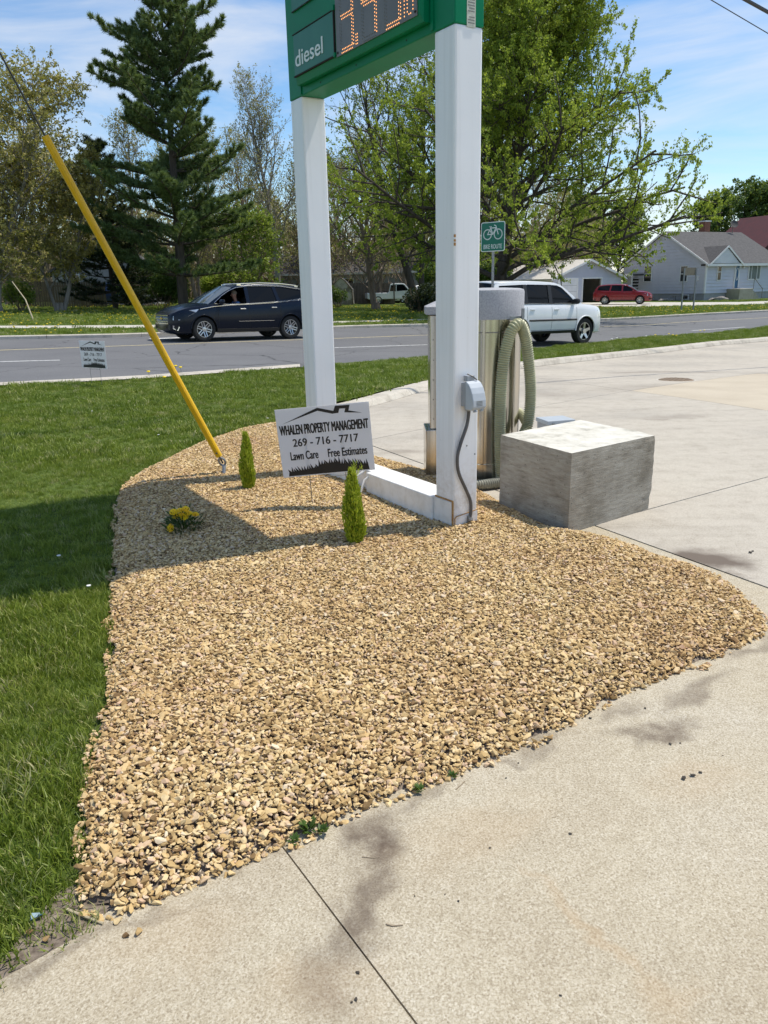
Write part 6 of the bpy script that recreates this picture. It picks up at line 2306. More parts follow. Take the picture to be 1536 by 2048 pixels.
def tubes_np(P0, P1, R0, R1, n):
    P0, P1, R0, R1 = [np.asarray(q, float) for q in (P0, P1, R0, R1)]
    d = P1 - P0
    d /= np.linalg.norm(d, axis=1)[:, None] + 1e-9
    a, b = frames(d)
    ang = np.arange(n) * 2 * math.pi / n
    ring = a[:, None] * np.cos(ang)[None, :, None] + b[:, None] * np.sin(ang)[None, :, None]
    V = np.concatenate([P0[:, None] + ring * R0[:, None, None], P1[:, None] + ring * R1[:, None, None]], 1)
    m_ = len(P0)
    base = (np.arange(m_) * 2 * n)[:, None]
    j_ = np.arange(n)[None]
    Fq = np.stack([base + j_, base + (j_ + 1) % n, base + n + (j_ + 1) % n, base + n + j_], 2).reshape(-1, 4)
    return V.reshape(-1, 3), Fq


def leaves_np(C_, size, r, aspect=.55, updir=None):
    n = len(C_)
    d = r.normal(size=(n, 3))
    if updir is not None:
        d = d * .8 + updir
    d /= np.linalg.norm(d, axis=1)[:, None]
    s_ = np.cross(d, r.normal(size=(n, 3)))
    s_ /= np.linalg.norm(s_, axis=1)[:, None] + 1e-9
    nn = np.cross(d, s_)
    l = size * r.uniform(.65, 1.3, n)
    w_ = l * aspect
    V = np.stack([C_ - d * l[:, None] * .5, C_ + s_ * w_[:, None] * .5 + nn * (l * .10)[:, None], C_ + d * l[:, None] * .5, C_ - s_ * w_[:, None] * .5 + nn * (l * .10)[:, None]], 1)
    return V.reshape(-1, 3), np.arange(n * 4).reshape(n, 4)


class Tree:
    def __init__(s, seed):
        s.r = np.random.default_rng(seed)
        s.seg = {8: [], 5: [], 3: []}
        s.tips = []

    def branch(s, p, d, length, r0, nseg, wob, up, sides, rend=.35):
        pts, rads = [np.array(p, float)], [r0]
        d = np.array(d, float)
        d /= np.linalg.norm(d)
        for k in range(nseg):
            d = d + s.r.normal(0, wob, 3) + np.array([0, 0, up])
            d /= np.linalg.norm(d)
            pts.append(pts[-1] + d * length / nseg)
            rads.append(r0 * (1 - (1 - rend) * (k + 1) / nseg))
            s.seg[sides].append((pts[-2], pts[-1], rads[-2], rads[-1]))
        return np.array(pts), np.array(rads)

    def wood(s):
        Vs, Fs, off = [], [], 0
        for n, L in s.seg.items():
            if not L:
                continue
            V, Fq = tubes_np([q[0] for q in L], [q[1] for q in L], [q[2] for q in L], [q[3] for q in L], n)
            Vs.append(V)
            Fs.append(Fq + off)
            off += len(V)
        return np.concatenate(Vs), np.concatenate(Fs)


def perp(d, az):
    d = d / np.linalg.norm(d)
    a = np.cross(d, [0, 0, 1.0]) if abs(d[2]) < .95 else np.array([1.0, 0, 0])
    a /= np.linalg.norm(a)
    b = np.cross(d, a)
    return a * math.cos(az) + b * math.sin(az)


def broadleaf(name, label, cat, loc, H_, crown_r, seed, bark, leaf, nleaf, lsize, trunk_r=.28, stems=1, first=.22, l1=26, l2=9, l3=7, up=.06, droop=0, group=None, lean=(0, 0), shape='oval', spread=1.0, clump=.5, ang1=(.5, 1.1), twig_len=.10, fork=None, leafup=None):
    T = Tree(seed)
    r = T.r
    root = thing(name, label, cat, tuple(loc), 0, group)
    twigs = []
    for st_ in range(stems):
        az0 = r.uniform(0, 6.28) if fork is None else fork[st_][0]
        tilt = (.0 if stems == 1 else r.uniform(.12, .3)) if fork is None else fork[st_][1]
        d0 = np.array([math.cos(az0) * math.sin(tilt) + lean[0], math.sin(az0) * math.sin(tilt) + lean[1], 1.0])
        b0 = np.array([math.cos(az0), math.sin(az0), 0]) * (.15 if stems > 1 else 0)
        tp, tr_ = T.branch(b0 + np.array([0, 0, -.2]), d0, H_ * .93 / max(.8, math.cos(tilt)), trunk_r * (1 if st_ == 0 else .75), 10, .05, .03, 8, .08)
        # root flare
        T.seg[8].append((b0 + np.array([0, 0, -.25]), b0 + np.array([0, 0, .5]), trunk_r * 1.6, trunk_r * 1.0))
        for k in range(l1):
            t = first + (1 - first) * (k + r.uniform(0, .9)) / l1
            f = t * 10
            i_ = min(9, int(f))
            p = tp[i_] + (tp[i_ + 1] - tp[i_]) * (f - i_)
            rad = np.interp(t, np.linspace(0, 1, 11), tr_)
            if shape == 'oval':
                prof_ = math.sin(math.pi * (.12 + .83 * (t - first) / (1 - first)) ** .8)
            elif shape == 'vase':
                prof_ = .55 + .45 * math.sin(math.pi * min(1, (t - first) / (1 - first) + .15)) if t < .9 else .4
            elif shape == 'wide':
                prof_ = (1 - (t - first) / (1 - first)) ** 1.6
            else:
                prof_ = 1 - .75 * (t - first) / (1 - first)
            L1 = crown_r * (.30 + .70 * max(.05, prof_)) * r.uniform(.75, 1.12)
            az = k * 2.4 + r.uniform(-.5, .5)
            an = r.uniform(*ang1) * (1.05 - .45 * t) * spread
            d = np.array([math.cos(az) * math.sin(an), math.sin(az) * math.sin(an), math.cos(an)])
            r1 = min(rad * .6, .02 + L1 * .014)
            bp_, br_ = T.branch(p, d, L1, r1, 6, .10, up - droop, 5, .3)
            for q in range(l2):
                t2 = .22 + .78 * (q + r.uniform(0, .9)) / l2
                f2 = t2 * 6
                i2 = min(5, int(f2))
                p2 = bp_[i2] + (bp_[i2 + 1] - bp_[i2]) * (f2 - i2)
                dd_ = bp_[i2 + 1] - bp_[i2]
                dd_ /= np.linalg.norm(dd_)
                d2_ = dd_ * .75 + perp(dd_, q * 2.4 + r.uniform(-.6, .6)) * .8 + np.array([0, 0, .12 - droop * 2])
                L2 = L1 * (.44 - .2 * t2) * r.uniform(.7, 1.3) + .25
                cp_, cr_ = T.branch(p2, d2_, L2, max(.008, r1 * .38), 3, .14, up - droop, 3, .4)
                for w3 in range(l3):
                    t3 = .15 + .85 * (w3 + r.uniform(0, .9)) / l3
                    f3 = t3 * 3
                    i3 = min(2, int(f3))
                    p3 = cp_[i3] + (cp_[i3 + 1] - cp_[i3]) * (f3 - i3)
                    d3_ = (cp_[i3 + 1] - cp_[i3])
                    d3_ = d3_ / np.linalg.norm(d3_) * .7 + perp(d3_, w3 * 2.4 + r.uniform(-.6, .6)) * .7 + np.array([0, 0, .25 - droop * 3])
                    L3 = twig_len * crown_r * r.uniform(.6, 1.4)
                    ep_, er_ = T.branch(p3, d3_, L3, .0085, 1, .1, 0, 3, .5)
                    twigs.append((ep_[0], ep_[-1]))
    V, Fq = T.wood()
    put('trunk', mesh_np('trunk', V, Fq, bark, smooth=True), root)
    tw0, tw1 = np.array([t[0] for t in twigs]), np.array([t[1] for t in twigs])
    dens = .35 + r.random(len(twigs)) * 1.3
    pick = r.choice(len(twigs), nleaf, p=dens / dens.sum())
    tpar = r.random(nleaf) ** (clump)
    C_ = tw0[pick] + (tw1[pick] - tw0[pick]) * (tpar[:, None] * 1.12) + r.normal(0, lsize * .45, (nleaf, 3))
    V, Fq = leaves_np(C_, lsize, r, .6, leafup)
    tint = np.clip(r.normal(.5, .2, nleaf) + (pick % 17 / 17 - .5) * .3, 0, 1)
    put('crown', mesh_np('crown', V, Fq, leaf, tint), root)
    return root


def conifer(name, label, loc, H_, rad, seed, needle, ntuft, bark='bark_dark', whorl=.62, first=.12, tuft=.26, irregular=.3, rise=.12, group=None, blades=5, prof=None):
    T = Tree(seed)
    r = T.r
    root = thing(name, label, 'tree', tuple(loc), 0, group)
    tp, tr_ = T.branch((0, 0, -.2), (0, 0, 1), H_, .016 * H_ + .03, 12, .012, .02, 8, .06)
    ends = []
    z = first * H_
    while z < H_ * .985:
        t = z / H_
        i_ = min(11, int(t * 12))
        p = tp[i_] + (tp[i_ + 1] - tp[i_]) * (t * 12 - i_)
        nb = r.integers(5, 8)
        for q in range(nb):
            az = r.uniform(0, 6.28)
            base = (np.interp(t, *zip(*prof)) if prof else (1 - t) ** .8 + .04)
            L = rad * base * r.uniform(1 - irregular, 1 + irregular)
            el = rise * (.3 + 1.9 * t) + r.normal(0, .12)
            d = np.array([math.cos(az) * math.cos(el), math.sin(az) * math.cos(el), math.sin(el)])
            bp_, br_ = T.branch(p, d, L, .014 * L + .012, 6, .07, .045, 5, .2)
            ns = max(5, int(L * 4.2))
            for k in range(ns):
                t2 = .12 + .88 * (k + r.random()) / ns
                i2 = min(5, int(t2 * 6))
                p2 = bp_[i2] + (bp_[i2 + 1] - bp_[i2]) * (t2 * 6 - i2)
                dd_ = bp_[i2 + 1] - bp_[i2]
                dd_ /= np.linalg.norm(dd_)
                sd_ = np.cross(dd_, [0, 0, 1.0])
                sd_ /= np.linalg.norm(sd_) + 1e-9
                d2_ = dd_ * .8 + sd_ * (1 if k % 2 else -1) * r.uniform(.5, 1) + np.array([0, 0, r.uniform(.0, .35)])
                L2 = (.22 + .30 * L * (1 - t2) * .7) * r.uniform(.7, 1.3) + .12
                cp_, _c = T.branch(p2, d2_, L2, .009, 2, .08, .06, 3, .4)
                ends.append((cp_[0], cp_[-1], t))
        z += whorl * r.uniform(.75, 1.25) * (1.05 - .35 * t)
    V, Fq = T.wood()
    put('trunk', mesh_np('trunk', V, Fq, bark, smooth=True), root)
    e0, e1 = np.array([e[0] for e in ends]), np.array([e[1] for e in ends])
    pick = r.choice(len(ends), ntuft)
    tpar = r.random(ntuft) ** .6
    C_ = e0[pick] + (e1[pick] - e0[pick]) * tpar[:, None] * 1.05
    D = (e1 - e0)[pick]
    D /= np.linalg.norm(D, axis=1)[:, None]
    N_ = ntuft * blades
    Cn = np.repeat(C_, blades, 0)
    Dn = np.repeat(D, blades, 0) * .7 + r.normal(0, .55, (N_, 3)) + np.array([0, 0, .30])
    Dn /= np.linalg.norm(Dn, axis=1)[:, None]
    s_ = np.cross(Dn, r.normal(size=(N_, 3)))
    s_ /= np.linalg.norm(s_, axis=1)[:, None]
    l = tuft * r.uniform(.55, 1.2, N_)
    w_ = tuft * .075
    V = np.stack([Cn - s_ * w_, Cn + s_ * w_, Cn + Dn * l[:, None]], 1).reshape(-1, 3)
    tint = np.clip(np.repeat(r.normal(.5, .18, ntuft), blades) + r.normal(0, .08, N_), 0, 1)
    put('crown', mesh_np('crown', V, np.arange(N_ * 3).reshape(N_, 3), needle, tint), root)
    return root


def copy_tree(src, loc, rotz, scale, label=None):
    c = src.copy()
    COL.objects.link(c)
    c.location, c.rotation_euler = loc, (0, 0, rotz)
    c.scale = scale if hasattr(scale, '__len__') else (scale,) * 3
    if label:
        c['label'] = label
    for ch in list(src.children):
        d = ch.copy()
        COL.objects.link(d)
        d.parent = c
    return c


def gl(x, y, dz=.10):
    return (x, y, float(gz(x, y)) + dz)


def at_px(px, y):
    """ground spot at distance y below photo column px (on the level of the far lawn)"""
    p = atY(px, 620, y)
    return gl(p[0], y)


# big white pine
pine_prof = [(0, .85), (.12, .95), (.25, 1.0), (.45, .95), (.62, .74), (.75, .62), (.85, .42), (.95, .20), (1, .05)]
conifer('pine_tree', 'tall dark green white pine towering behind the navy suv', at_px(368, 49.0), 19.4, 4.2, 21, 'pine_needle', 72000, whorl=.78, first=.12, tuft=.30, irregular=.5, rise=.12, prof=pine_prof)
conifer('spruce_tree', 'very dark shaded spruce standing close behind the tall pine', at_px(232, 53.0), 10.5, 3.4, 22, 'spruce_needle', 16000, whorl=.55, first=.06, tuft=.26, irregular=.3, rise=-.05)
# maple right of the near post and a taller yellowish tree behind it
broadleaf('maple_tree', 'wide maple in fresh green leaf beside the garage across the road', 'tree', at_px(1000, 44.5), 16.2, 11.6, 31, 'bark_dark', 'maple_leaf', 200000, .130, .34, 1, .12, 54, 12, 8, .03, ang1=(.85, 1.45), twig_len=.070, leafup=np.array([0, 0, .8]), shape='wide')
broadleaf('tall_tree', 'tall slender tree with yellowish spring leaves rising behind the maple', 'tree', at_px(1000, 58.0), 22.5, 5.0, 32, 'bark_grey', 'yellow_leaf', 52000, .15, .30, 1, .25, 30, 9, 6, .10, ang1=(.3, .65), twig_len=.09)
# left olive trees
broadleaf('willow_tree', 'broad willow-like tree with olive catkins at the left of the pine', 'tree', at_px(-10, 45.0), 11.8, 6.0, 33, 'bark_grey', 'olive_leaf', 70000, .15, .24, 3, .10, 22, 10, 7, .02, droop=.03, ang1=(.35, 1.0), twig_len=.10)
broadleaf('small_tree', 'smaller olive leafed tree beside the grey house behind the fence', 'tree', at_px(120, 48.5), 8.6, 3.4, 34, 'bark_grey', 'olive_leaf', 34000, .14, .15, 2, .14, 16, 8, 5, .03, ang1=(.4, 1.1))
# leafing double-trunk tree seen between the sign posts
broadleaf('forked_tree', 'forked dark trunk tree in pale green leaf between the sign posts', 'tree', at_px(845, 56.0), 17.0, 5.6, 35, 'bark_dark', 'fresh_leaf', 26000, .13, .30, 2, .2, 20, 9, 5, .05, ang1=(.4, 1.0), fork=[(math.pi * .98, .30), (math.pi * .62, .08)])
broadleaf('bare_tree', 'small bare brown tree with low crooked limbs on the far lawn', 'tree', at_px(752, 57.0), 10.0, 5.2, 36, 'bark_brown', 'bud_leaf', 3200, .13, .26, 1, .10, 22, 9, 5, .05, lean=(-.18, 0), ang1=(.6, 1.2))
broadleaf('bare_tree', 'tall grey twiggy tree in bud between the pine and the far post', 'tree', at_px(560, 66.0), 16.5, 5.0, 37, 'bark_grey', 'bud_leaf', 9000, .13, .26, 1, .15, 28, 10, 6, .10, ang1=(.3, .75))
broadleaf('young_tree', 'young light green tree behind the roof of the navy suv', 'tree', at_px(505, 53.0), 6.0, 2.6, 38, 'bark_brown', 'fresh_leaf', 8500, .16, .10, 2, .1, 16, 7, 5, .03, ang1=(.4, 1.1))
# thin trees of the wood behind, copies of two
wlab = 'thin leafless tree in the wood behind the lawn'
w0 = broadleaf('wood_tree', wlab, 'tree', at_px(650, 78), 15.0, 4.6, 41, 'bark_brown', 'bud_leaf', 7000, .16, .22, 1, .12, 26, 9, 5, .09, ang1=(.35, .9), group='thin trees of the wood')
w1 = broadleaf('wood_tree', 'thin tree with sparse olive buds in the wood behind the lawn', 'tree', at_px(760, 74), 14.0, 4.6, 42, 'bark_brown', 'olive_leaf', 8500, .14, .22, 2, .12, 18, 9, 5, .07, ang1=(.35, .95), group='budding trees of the wood')
rw = np.random.default_rng(77)
for k, (px, yy_, s_) in enumerate([(-120, 76, 1.0), (20, 72, .95), (110, 80, 1.05), (190, 70, .9), (280, 78, 1.0), (400, 74, .95), (455, 84, 1.1), (520, 76, .9), (610, 84, 1.1), (700, 90, 1.15), (810, 82, 1.1), (880, 88, 1.1)]):
    src = w0 if k % 2 == 0 else w1
    copy_tree(src, at_px(px, yy_), rw.uniform(0, 6.28), (s_, s_, s_ * rw.uniform(.85, 1.15)))
for k, (px, yy_, s_) in enumerate([(930, 70, .95), (1000, 74, .9), (1080, 82, .85)]):
    copy_tree(w1, at_px(px, yy_), rw.uniform(0, 6.28), s_)

# dense trees beyond the houses at the right
f0 = broadleaf('far_tree', 'round dark green tree beyond the roofs of the houses', 'tree', at_px(1480, 112), 13.2, 6.2, 51, 'bark_dark', 'far_leaf', 17000, .36, .3, 1, .12, 24, 8, 5, .04, ang1=(.6, 1.2), group='dark green trees beyond the houses')
for (px, yy_, s_) in [(1420, 118, .95), (1560, 114, 1.08), (1640, 118, 1.1)]:
    copy_tree(f0, at_px(px, yy_), rw.uniform(0, 6.28), s_)
for (px, yy_, s_) in [(1230, 118, .9), (1150, 112, .92)]:
    copy_tree(f0, at_px(px, yy_), rw.uniform(0, 6.28), s_)


# shrubs
def shrub(name, label, loc, w, h, n, leaf, lsize, seed, group=None):
    r = np.random.default_rng(seed)
    root = thing(name, label, 'bush', tuple(loc), 0, group)
    nl = 7
    lob = np.stack([r.uniform(-.55, .55, nl) * w, r.uniform(-.4, .4, nl) * w, r.uniform(.35, .75, nl) * h], 1)
    lr = r.uniform(.28, .45, nl)
    pk = r.integers(0, nl, n)
    u_ = r.normal(size=(n, 3))
    u_ /= np.linalg.norm(u_, axis=1)[:, None]
    C_ = lob[pk] + u_ * (lr[pk] * r.random(n) ** .4)[:, None] * np.array([w * .9, w * .9, h * .75])
    C_[:, 2] = np.abs(C_[:, 2])
    V, Fq = leaves_np(C_, lsize, r)
    put('foliage', mesh_np('foliage', V, Fq, leaf, np.clip(r.normal(.5, .2, n), 0, 1)), root)
    T = Tree(seed)
    for q in range(26):
        a = r.uniform(0, 6.28)
        T.branch((r.normal(0, .1 * w), r.normal(0, .1 * w), -.1), (math.cos(a) * .6, math.sin(a) * .6, 1), h * r.uniform(.6, 1.05), .02, 4, .12, .02, 3, .3)
    V, Fq = T.wood()
    put('stems', mesh_np('stems', V, Fq, 'bark_brown'), root)
    return root


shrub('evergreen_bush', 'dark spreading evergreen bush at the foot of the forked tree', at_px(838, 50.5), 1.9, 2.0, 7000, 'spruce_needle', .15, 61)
shrub('evergreen_bush', 'dark shaded bush under the tall pine', at_px(330, 52), 2.4, 2.4, 6500, 'shrub_leaf', .16, 62)
shrub('bush', 'thin green bush in front of the camouflage shelter', at_px(676, 60.5), 1.0, 1.9, 1700, 'shrub_leaf', .13, 63)
shrub('bush', 'loose light green bush behind the rear of the navy suv', at_px(455, 55), 2.2, 3.0, 5200, 'fresh_leaf', .17, 64)
shrub('bush', 'loose green bush in the shade left of the pine trunk', at_px(300, 60), 2.6, 3.4, 6000, 'shrub_leaf', .18, 65)
shrub('bush', 'light green bush at the left end of the wooden fence', at_px(40, 47), 1.3, 2.4, 3600, 'fresh_leaf', .15, 66)
shrub('bush', 'dense green bush behind the pale parked car', at_px(880, 66), 3.0, 4.2, 7000, 'shrub_leaf', .2, 67)
shrub('bush', 'leafy undergrowth bush beside the maple trunk', at_px(960, 60), 3.2, 4.5, 8000, 'shrub_leaf', .2, 68)
shrub('bush', 'green bush behind the pale roof of the garage', at_px(1040, 92), 3.6, 5.0, 6000, 'shrub_leaf', .24, 69)

# tangled undergrowth that closes the wood
r = np.random.default_rng(88)
n = 15000
x0 = r.uniform(-62, 24, n)
y0 = r.uniform(84, 104, n)
z0 = gz(x0, y0) + r.uniform(0, 9.5, n) * r.random(n) ** .5
d = np.stack([r.normal(0, .5, n), r.normal(0, .5, n), r.uniform(.2, 1.2, n)], 1)
d /= np.linalg.norm(d, axis=1)[:, None]
l = r.uniform(.8, 2.6, n)
P0 = np.stack([x0, y0, z0], 1)
V, Fq = tubes_np(P0, P0 + d * l[:, None], np.full(n, .035), np.full(n, .012), 3)
un = put('undergrowth', mesh_np('undergrowth', V, Fq, 'bark_brown'))
reg(un, 'tangled brown undergrowth closing the back of the wood', 'undergrowth', None, 'stuff')
nl = 52000
x0 = r.uniform(-66, 26, nl)
y0 = r.uniform(88, 108, nl)
top_h = 9 + 2.5 * np.sin(x0 * .35) + 1.5 * np.sin(x0 * .9 + 1)
z0 = gz(x0, y0) + top_h * r.random(nl) ** 1.1
V, Fq = leaves_np(np.stack([x0, y0, z0], 1), .52, r, .7)
o = put('thicket', mesh_np('thicket', V, Fq, 'bud_leaf', np.clip(r.normal(.4, .2, nl), 0, 1)))
reg(o, 'dense brownish thicket far behind the trunks of the wood', 'thicket', None, 'stuff')


# ================================================================== BUILDINGS
def siding_wall(mb_wall, o, ax, length, z0, z1, out, lap=.115, gable=None):
    """lap siding: rows of slightly tilted boards; o corner, ax unit along the wall, out unit outward; gable(z) clips the row ends"""
    n = max(1, int(round((z1 - z0) / lap)))
    o, ax, out = np.asarray(o, float), np.asarray(ax, float), np.asarray(out, float)
    for k in range(n):
        a, b_ = z0 + (z1 - z0) * k / n, z0 + (z1 - z0) * (k + 1) / n
        s0, s1 = (0, length) if gable is None else gable(a)
        t0, t1 = (0, length) if gable is None else gable(b_)
        if s1 - s0 < .05:
            continue
        q = [o + ax * s0 + out * .075 + UP * a, o + ax * s1 + out * .075 + UP * a, o + ax * t1 + out * .002 + UP * b_, o + ax * t0 + out * .002 + UP * b_, o + ax * s0 + UP * a, o + ax * s1 + UP * a]
        mb_wall.add(q, [(0, 1, 2, 3), (4, 5, 1, 0)])


def house_axes(c, ang):
    hx = np.array([math.cos(ang), math.sin(ang), 0])
    return hx, np.array([-hx[1], hx[0], 0])


class Local:
    def __init__(s, o, hx):
        s.o, s.hx, s.hy = np.asarray(o, float), hx, np.array([-hx[1], hx[0], 0])

    def p(s, x, y, z):
        return s.o + s.hx * x + s.hy * y + UP * z


def box_local(mb, L, x0, x1, y0, y1, z0, z1):
    return mb.obox(L.p(x0, y0, z0), L.hx * (x1 - x0), L.hy * (y1 - y0), UP * (z1 - z0))


def window(root, L, face, a0, a1, z0, z1, off=0.0, mullion=None, mat='pane', sash=True):
    """face 'front' (y=off) or 'side' (x=off); opening a0..a1 along the wall"""
    def bb(mb, p0, p1, d0, d1, q0, q1):
        if face == 'front':
            return box_local(mb, L, p0, p1, off - d1, off - d0, q0, q1)
        return box_local(mb, L, off - d1, off - d0, p0, p1, q0, q1)
    w = bb(MB(), a0, a1, .078, .086, z0, z1).build('window', mat, root, True)
    f = MB()
    t = .07
    for (p0, p1, q0, q1) in ((a0 - t, a0, z0 - t, z1 + t), (a1, a1 + t, z0 - t, z1 + t), (a0, a1, z1, z1 + t), (a0, a1, z0 - t, z0)):
        bb(f, p0, p1, .0, .125, q0, q1)
    f.build('window_frame', 'trim_white', w, True)
    if sash:
        bb(MB(), a0, a1, .087, .105, (z0 + z1) / 2 - .03, (z0 + z1) / 2 + .03).build('window_sash', 'trim_white', w, True)
    for m_ in mullion or []:
        bb(MB(), m_ - .03, m_ + .03, .087, .105, z0, z1).build('window_sash', 'trim_white', w, True)
    return w


# --- grey bungalow
hc = G(1407, 601.5, .1)
hang = math.radians(27)
hx_, hy_ = house_axes(hc, hang)
LH = Local(hc - UP * .0, hx_)
hs = thing('house', 'grey sided bungalow with a blue door and dark shingle roof', 'house', tuple(hc))
WID, LEN, Z0, ZE = 10.6, 10.5, .66, 3.42
ZR = ZE + 3.0
plF = lambda px, py: onplane(px, py, hc, hy_)
plS = lambda px, py: onplane(px, py, hc, hx_)
box_local(MB(), LH, .02, LEN - .02, .02, WID - .02, -.3, Z0).build('foundation', 'foundation', hs, True)
core = MB()
box_local(core, LH, .03, LEN - .03, .03, WID - .03, Z0, ZE - .01)
core.prism([(.03, ZE), (WID - .03, ZE), (WID / 2, ZR - .08)], lambda a, b_, t: LH.p(t, a, b_), .03, LEN - .03)
core.build('wall_core', 'siding_grey', hs, True)
mb = MB()
siding_wall(mb, LH.p(0, 0, 0), hx_, LEN, Z0, ZE, -hy_, .30)
mb.build('front_wall', 'siding_grey', hs, True, fix=False)
mb = MB()


def gab(z):
    if z <= ZE:
        return 0, WID
    t = (z - ZE) / (ZR - ZE)
    return WID / 2 * t, WID - WID / 2 * t


siding_wall(mb, LH.p(0, WID, 0), -hy_, WID, Z0, ZR - .1, -hx_, .30, gab)
mb.build('gable_wall', 'siding_grey', hs, True, fix=False)
for (x, y) in ((0, 0),):
    box_local(MB(), LH, -.09, .06, -.09, .06, Z0, ZE).build('corner_trim', 'trim_white', hs, True)
ov = .35
rf = MB()
for (ya, yb) in ((-ov, WID / 2), (WID + ov, WID / 2)):
    za = ZE - ov * (ZR - ZE) / (WID / 2)
    n_ = np.cross(hx_, LH.p(0, yb, ZR) - LH.p(0, ya, za))
    rf.add([LH.p(-.3, ya, za), LH.p(LEN + .3, ya, za), LH.p(LEN + .3, yb, ZR), LH.p(-.3, yb, ZR), LH.p(-.3, ya, za + .12), LH.p(LEN + .3, ya, za + .12), LH.p(LEN + .3, yb, ZR + .12), LH.p(-.3, yb, ZR + .12)],
           [(0, 1, 2, 3), (4, 5, 6, 7), (0, 1, 5, 4), (1, 2, 6, 5), (2, 3, 7, 6), (3, 0, 4, 7)])
roof = rf.build('roof', 'shingle_grey', hs, True)
mb = MB()
for (ya, yb) in ((-ov, WID / 2), (WID + ov, WID / 2)):
    za = ZE - ov * (ZR - ZE) / (WID / 2)
    mb.add([LH.p(-.33, ya, za - .06), LH.p(-.33, yb, ZR - .06), LH.p(-.33, yb, ZR + .13), LH.p(-.33, ya, za + .13), LH.p(-.28, ya, za - .06), LH.p(-.28, yb, ZR - .06), LH.p(-.28, yb, ZR + .13), LH.p(-.28, ya, za + .13)],
           [(0, 1, 2, 3), (4, 7, 6, 5), (0, 4, 5, 1), (3, 2, 6, 7), (0, 3, 7, 4), (1, 5, 6, 2)])
box_local(mb, LH, -.3, LEN + .3, -ov - .06, -ov - .01, ZE - .33, ZE - .10)
mb.build('fascia', 'trim_white', roof, True)
# cross gable over the door side
g0, g1 = (plF(1418, 517) - hc) @ hx_, (plF(1477, 517) - hc) @ hx_
gm, gzt = (g0 + g1) / 2, ZE + 1.35
gbz = ZE - .18
mb = MB()
siding_wall(mb, LH.p(g0, -.30, 0), hx_, g1 - g0, gbz, gzt - .12, -hy_, .16, lambda z: ((z - gbz) / (gzt - gbz) * (g1 - g0) / 2, (g1 - g0) - (z - gbz) / (gzt - gbz) * (g1 - g0) / 2))
mb.build('cross_gable', 'siding_white', hs, True, fix=False)
mb = MB()
for (xa, s_) in ((g0 - .3, 1), (g1 + .3, -1)):
    mb.add([LH.p(xa, -.42, gbz - .10), LH.p(gm, -.42, gzt + .06), LH.p(gm, 2.6, gzt + .06), LH.p(xa, .6, gbz - .10), LH.p(xa, -.42, gbz + .02), LH.p(gm, -.42, gzt + .18), LH.p(gm, 2.6, gzt + .18), LH.p(xa, .6, gbz + .02)],
           [(0, 1, 2, 3), (4, 5, 6, 7), (0, 1, 5, 4), (1, 2, 6, 5), (2, 3, 7, 6), (3, 0, 4, 7)])
cg = mb.build('gable_roof', 'shingle_grey', hs, True)
mb = MB()
for (xa, s_) in ((g0 - .3, 1), (g1 + .3, -1)):
    mb.add([LH.p(xa, -.46, gbz - .14), LH.p(gm, -.46, gzt + .0), LH.p(gm, -.46, gzt + .19), LH.p(xa, -.46, gbz + .04), LH.p(xa, -.425, gbz - .14), LH.p(gm, -.425, gzt + .0), LH.p(gm, -.425, gzt + .19), LH.p(xa, -.425, gbz + .04)],
           [(0, 1, 2, 3), (4, 7, 6, 5), (0, 4, 5, 1), (3, 2, 6, 7), (0, 3, 7, 4), (1, 5, 6, 2)])
mb.build('gable_trim', 'trim_white', cg, True)


def zrel(p):
    return p[2] - hc[2]


for (pxa, pxb, pya, pyb) in ((1432.5, 1442, 528, 560),):
    a, b_ = plF(pxa, pyb), plF(pxb, pya)
    window(hs, LH, 'front', (a - hc) @ hx_, (b_ - hc) @ hx_, zrel(a), zrel(b_))
a, b_ = plF(1495, 558), plF(1520, 528)
w_ = window(hs, LH, 'front', (a - hc) @ hx_, (b_ - hc) @ hx_, zrel(a), zrel(b_), mullion=[((a - hc) @ hx_) * .76 + ((b_ - hc) @ hx_) * .24, ((a - hc) @ hx_) * .26 + ((b_ - hc) @ hx_) * .74], sash=False, mat='curtain')
for (pxa, pxb) in ((1303, 1291), (1374.5, 1364)):
    a, b_ = plS(pxa, 562), plS(pxb, 533)
    ya, yb = sorted(((a - hc) @ hy_, (b_ - hc) @ hy_))
    window(hs, LH, 'side', ya, yb, zrel(plS(pxa, 562.5)), zrel(plS(pxa, 532.5)))
# small cellar window
a = plS(1372, 592)
window(hs, LH, 'side', (a - hc) @ hy_ - .3, (a - hc) @ hy_ + .3, .15, .5, off=.02, sash=False)
a, b_ = plF(1466, 576), plF(1478, 527)
dx0, dx1, dz0, dz1 = (a - hc) @ hx_, (b_ - hc) @ hx_, zrel(a), zrel(b_)
dr = box_local(MB(), LH, dx0, dx1, -.105, -.080, dz0, dz1).build('door', 'door_blue', hs, True)
f = MB()
for (p0, p1, q0, q1) in ((dx0 - .09, dx0, dz0, dz1 + .1), (dx1, dx1 + .09, dz0, dz1 + .1), (dx0, dx1, dz1, dz1 + .1)):
    box_local(f, LH, p0, p1, -.13, -.0, q0, q1)
f.build('door_frame', 'trim_white', dr, True)
cxd, czd = (dx0 + dx1) / 2, (dz0 + dz1) / 2 + .15
MB().tube([LH.p(cxd + .19 * math.cos(t), -.115, czd + .55 * math.sin(t)) for t in np.linspace(0, 2 * math.pi, 25)], .035, 6, False).build('door_oval', 'trim_white', dr, True)
MB().lathe([(.07, -.09), (.10, 0), (.05, .10)], n=10).build('porch_light', 'trim_white', hs, True).matrix_basis = Matrix.Translation(Vector(LH.p(dx1 + .55, -.18, dz1 - .35)))
st0 = (plF(1452, 585) - hc) @ hx_
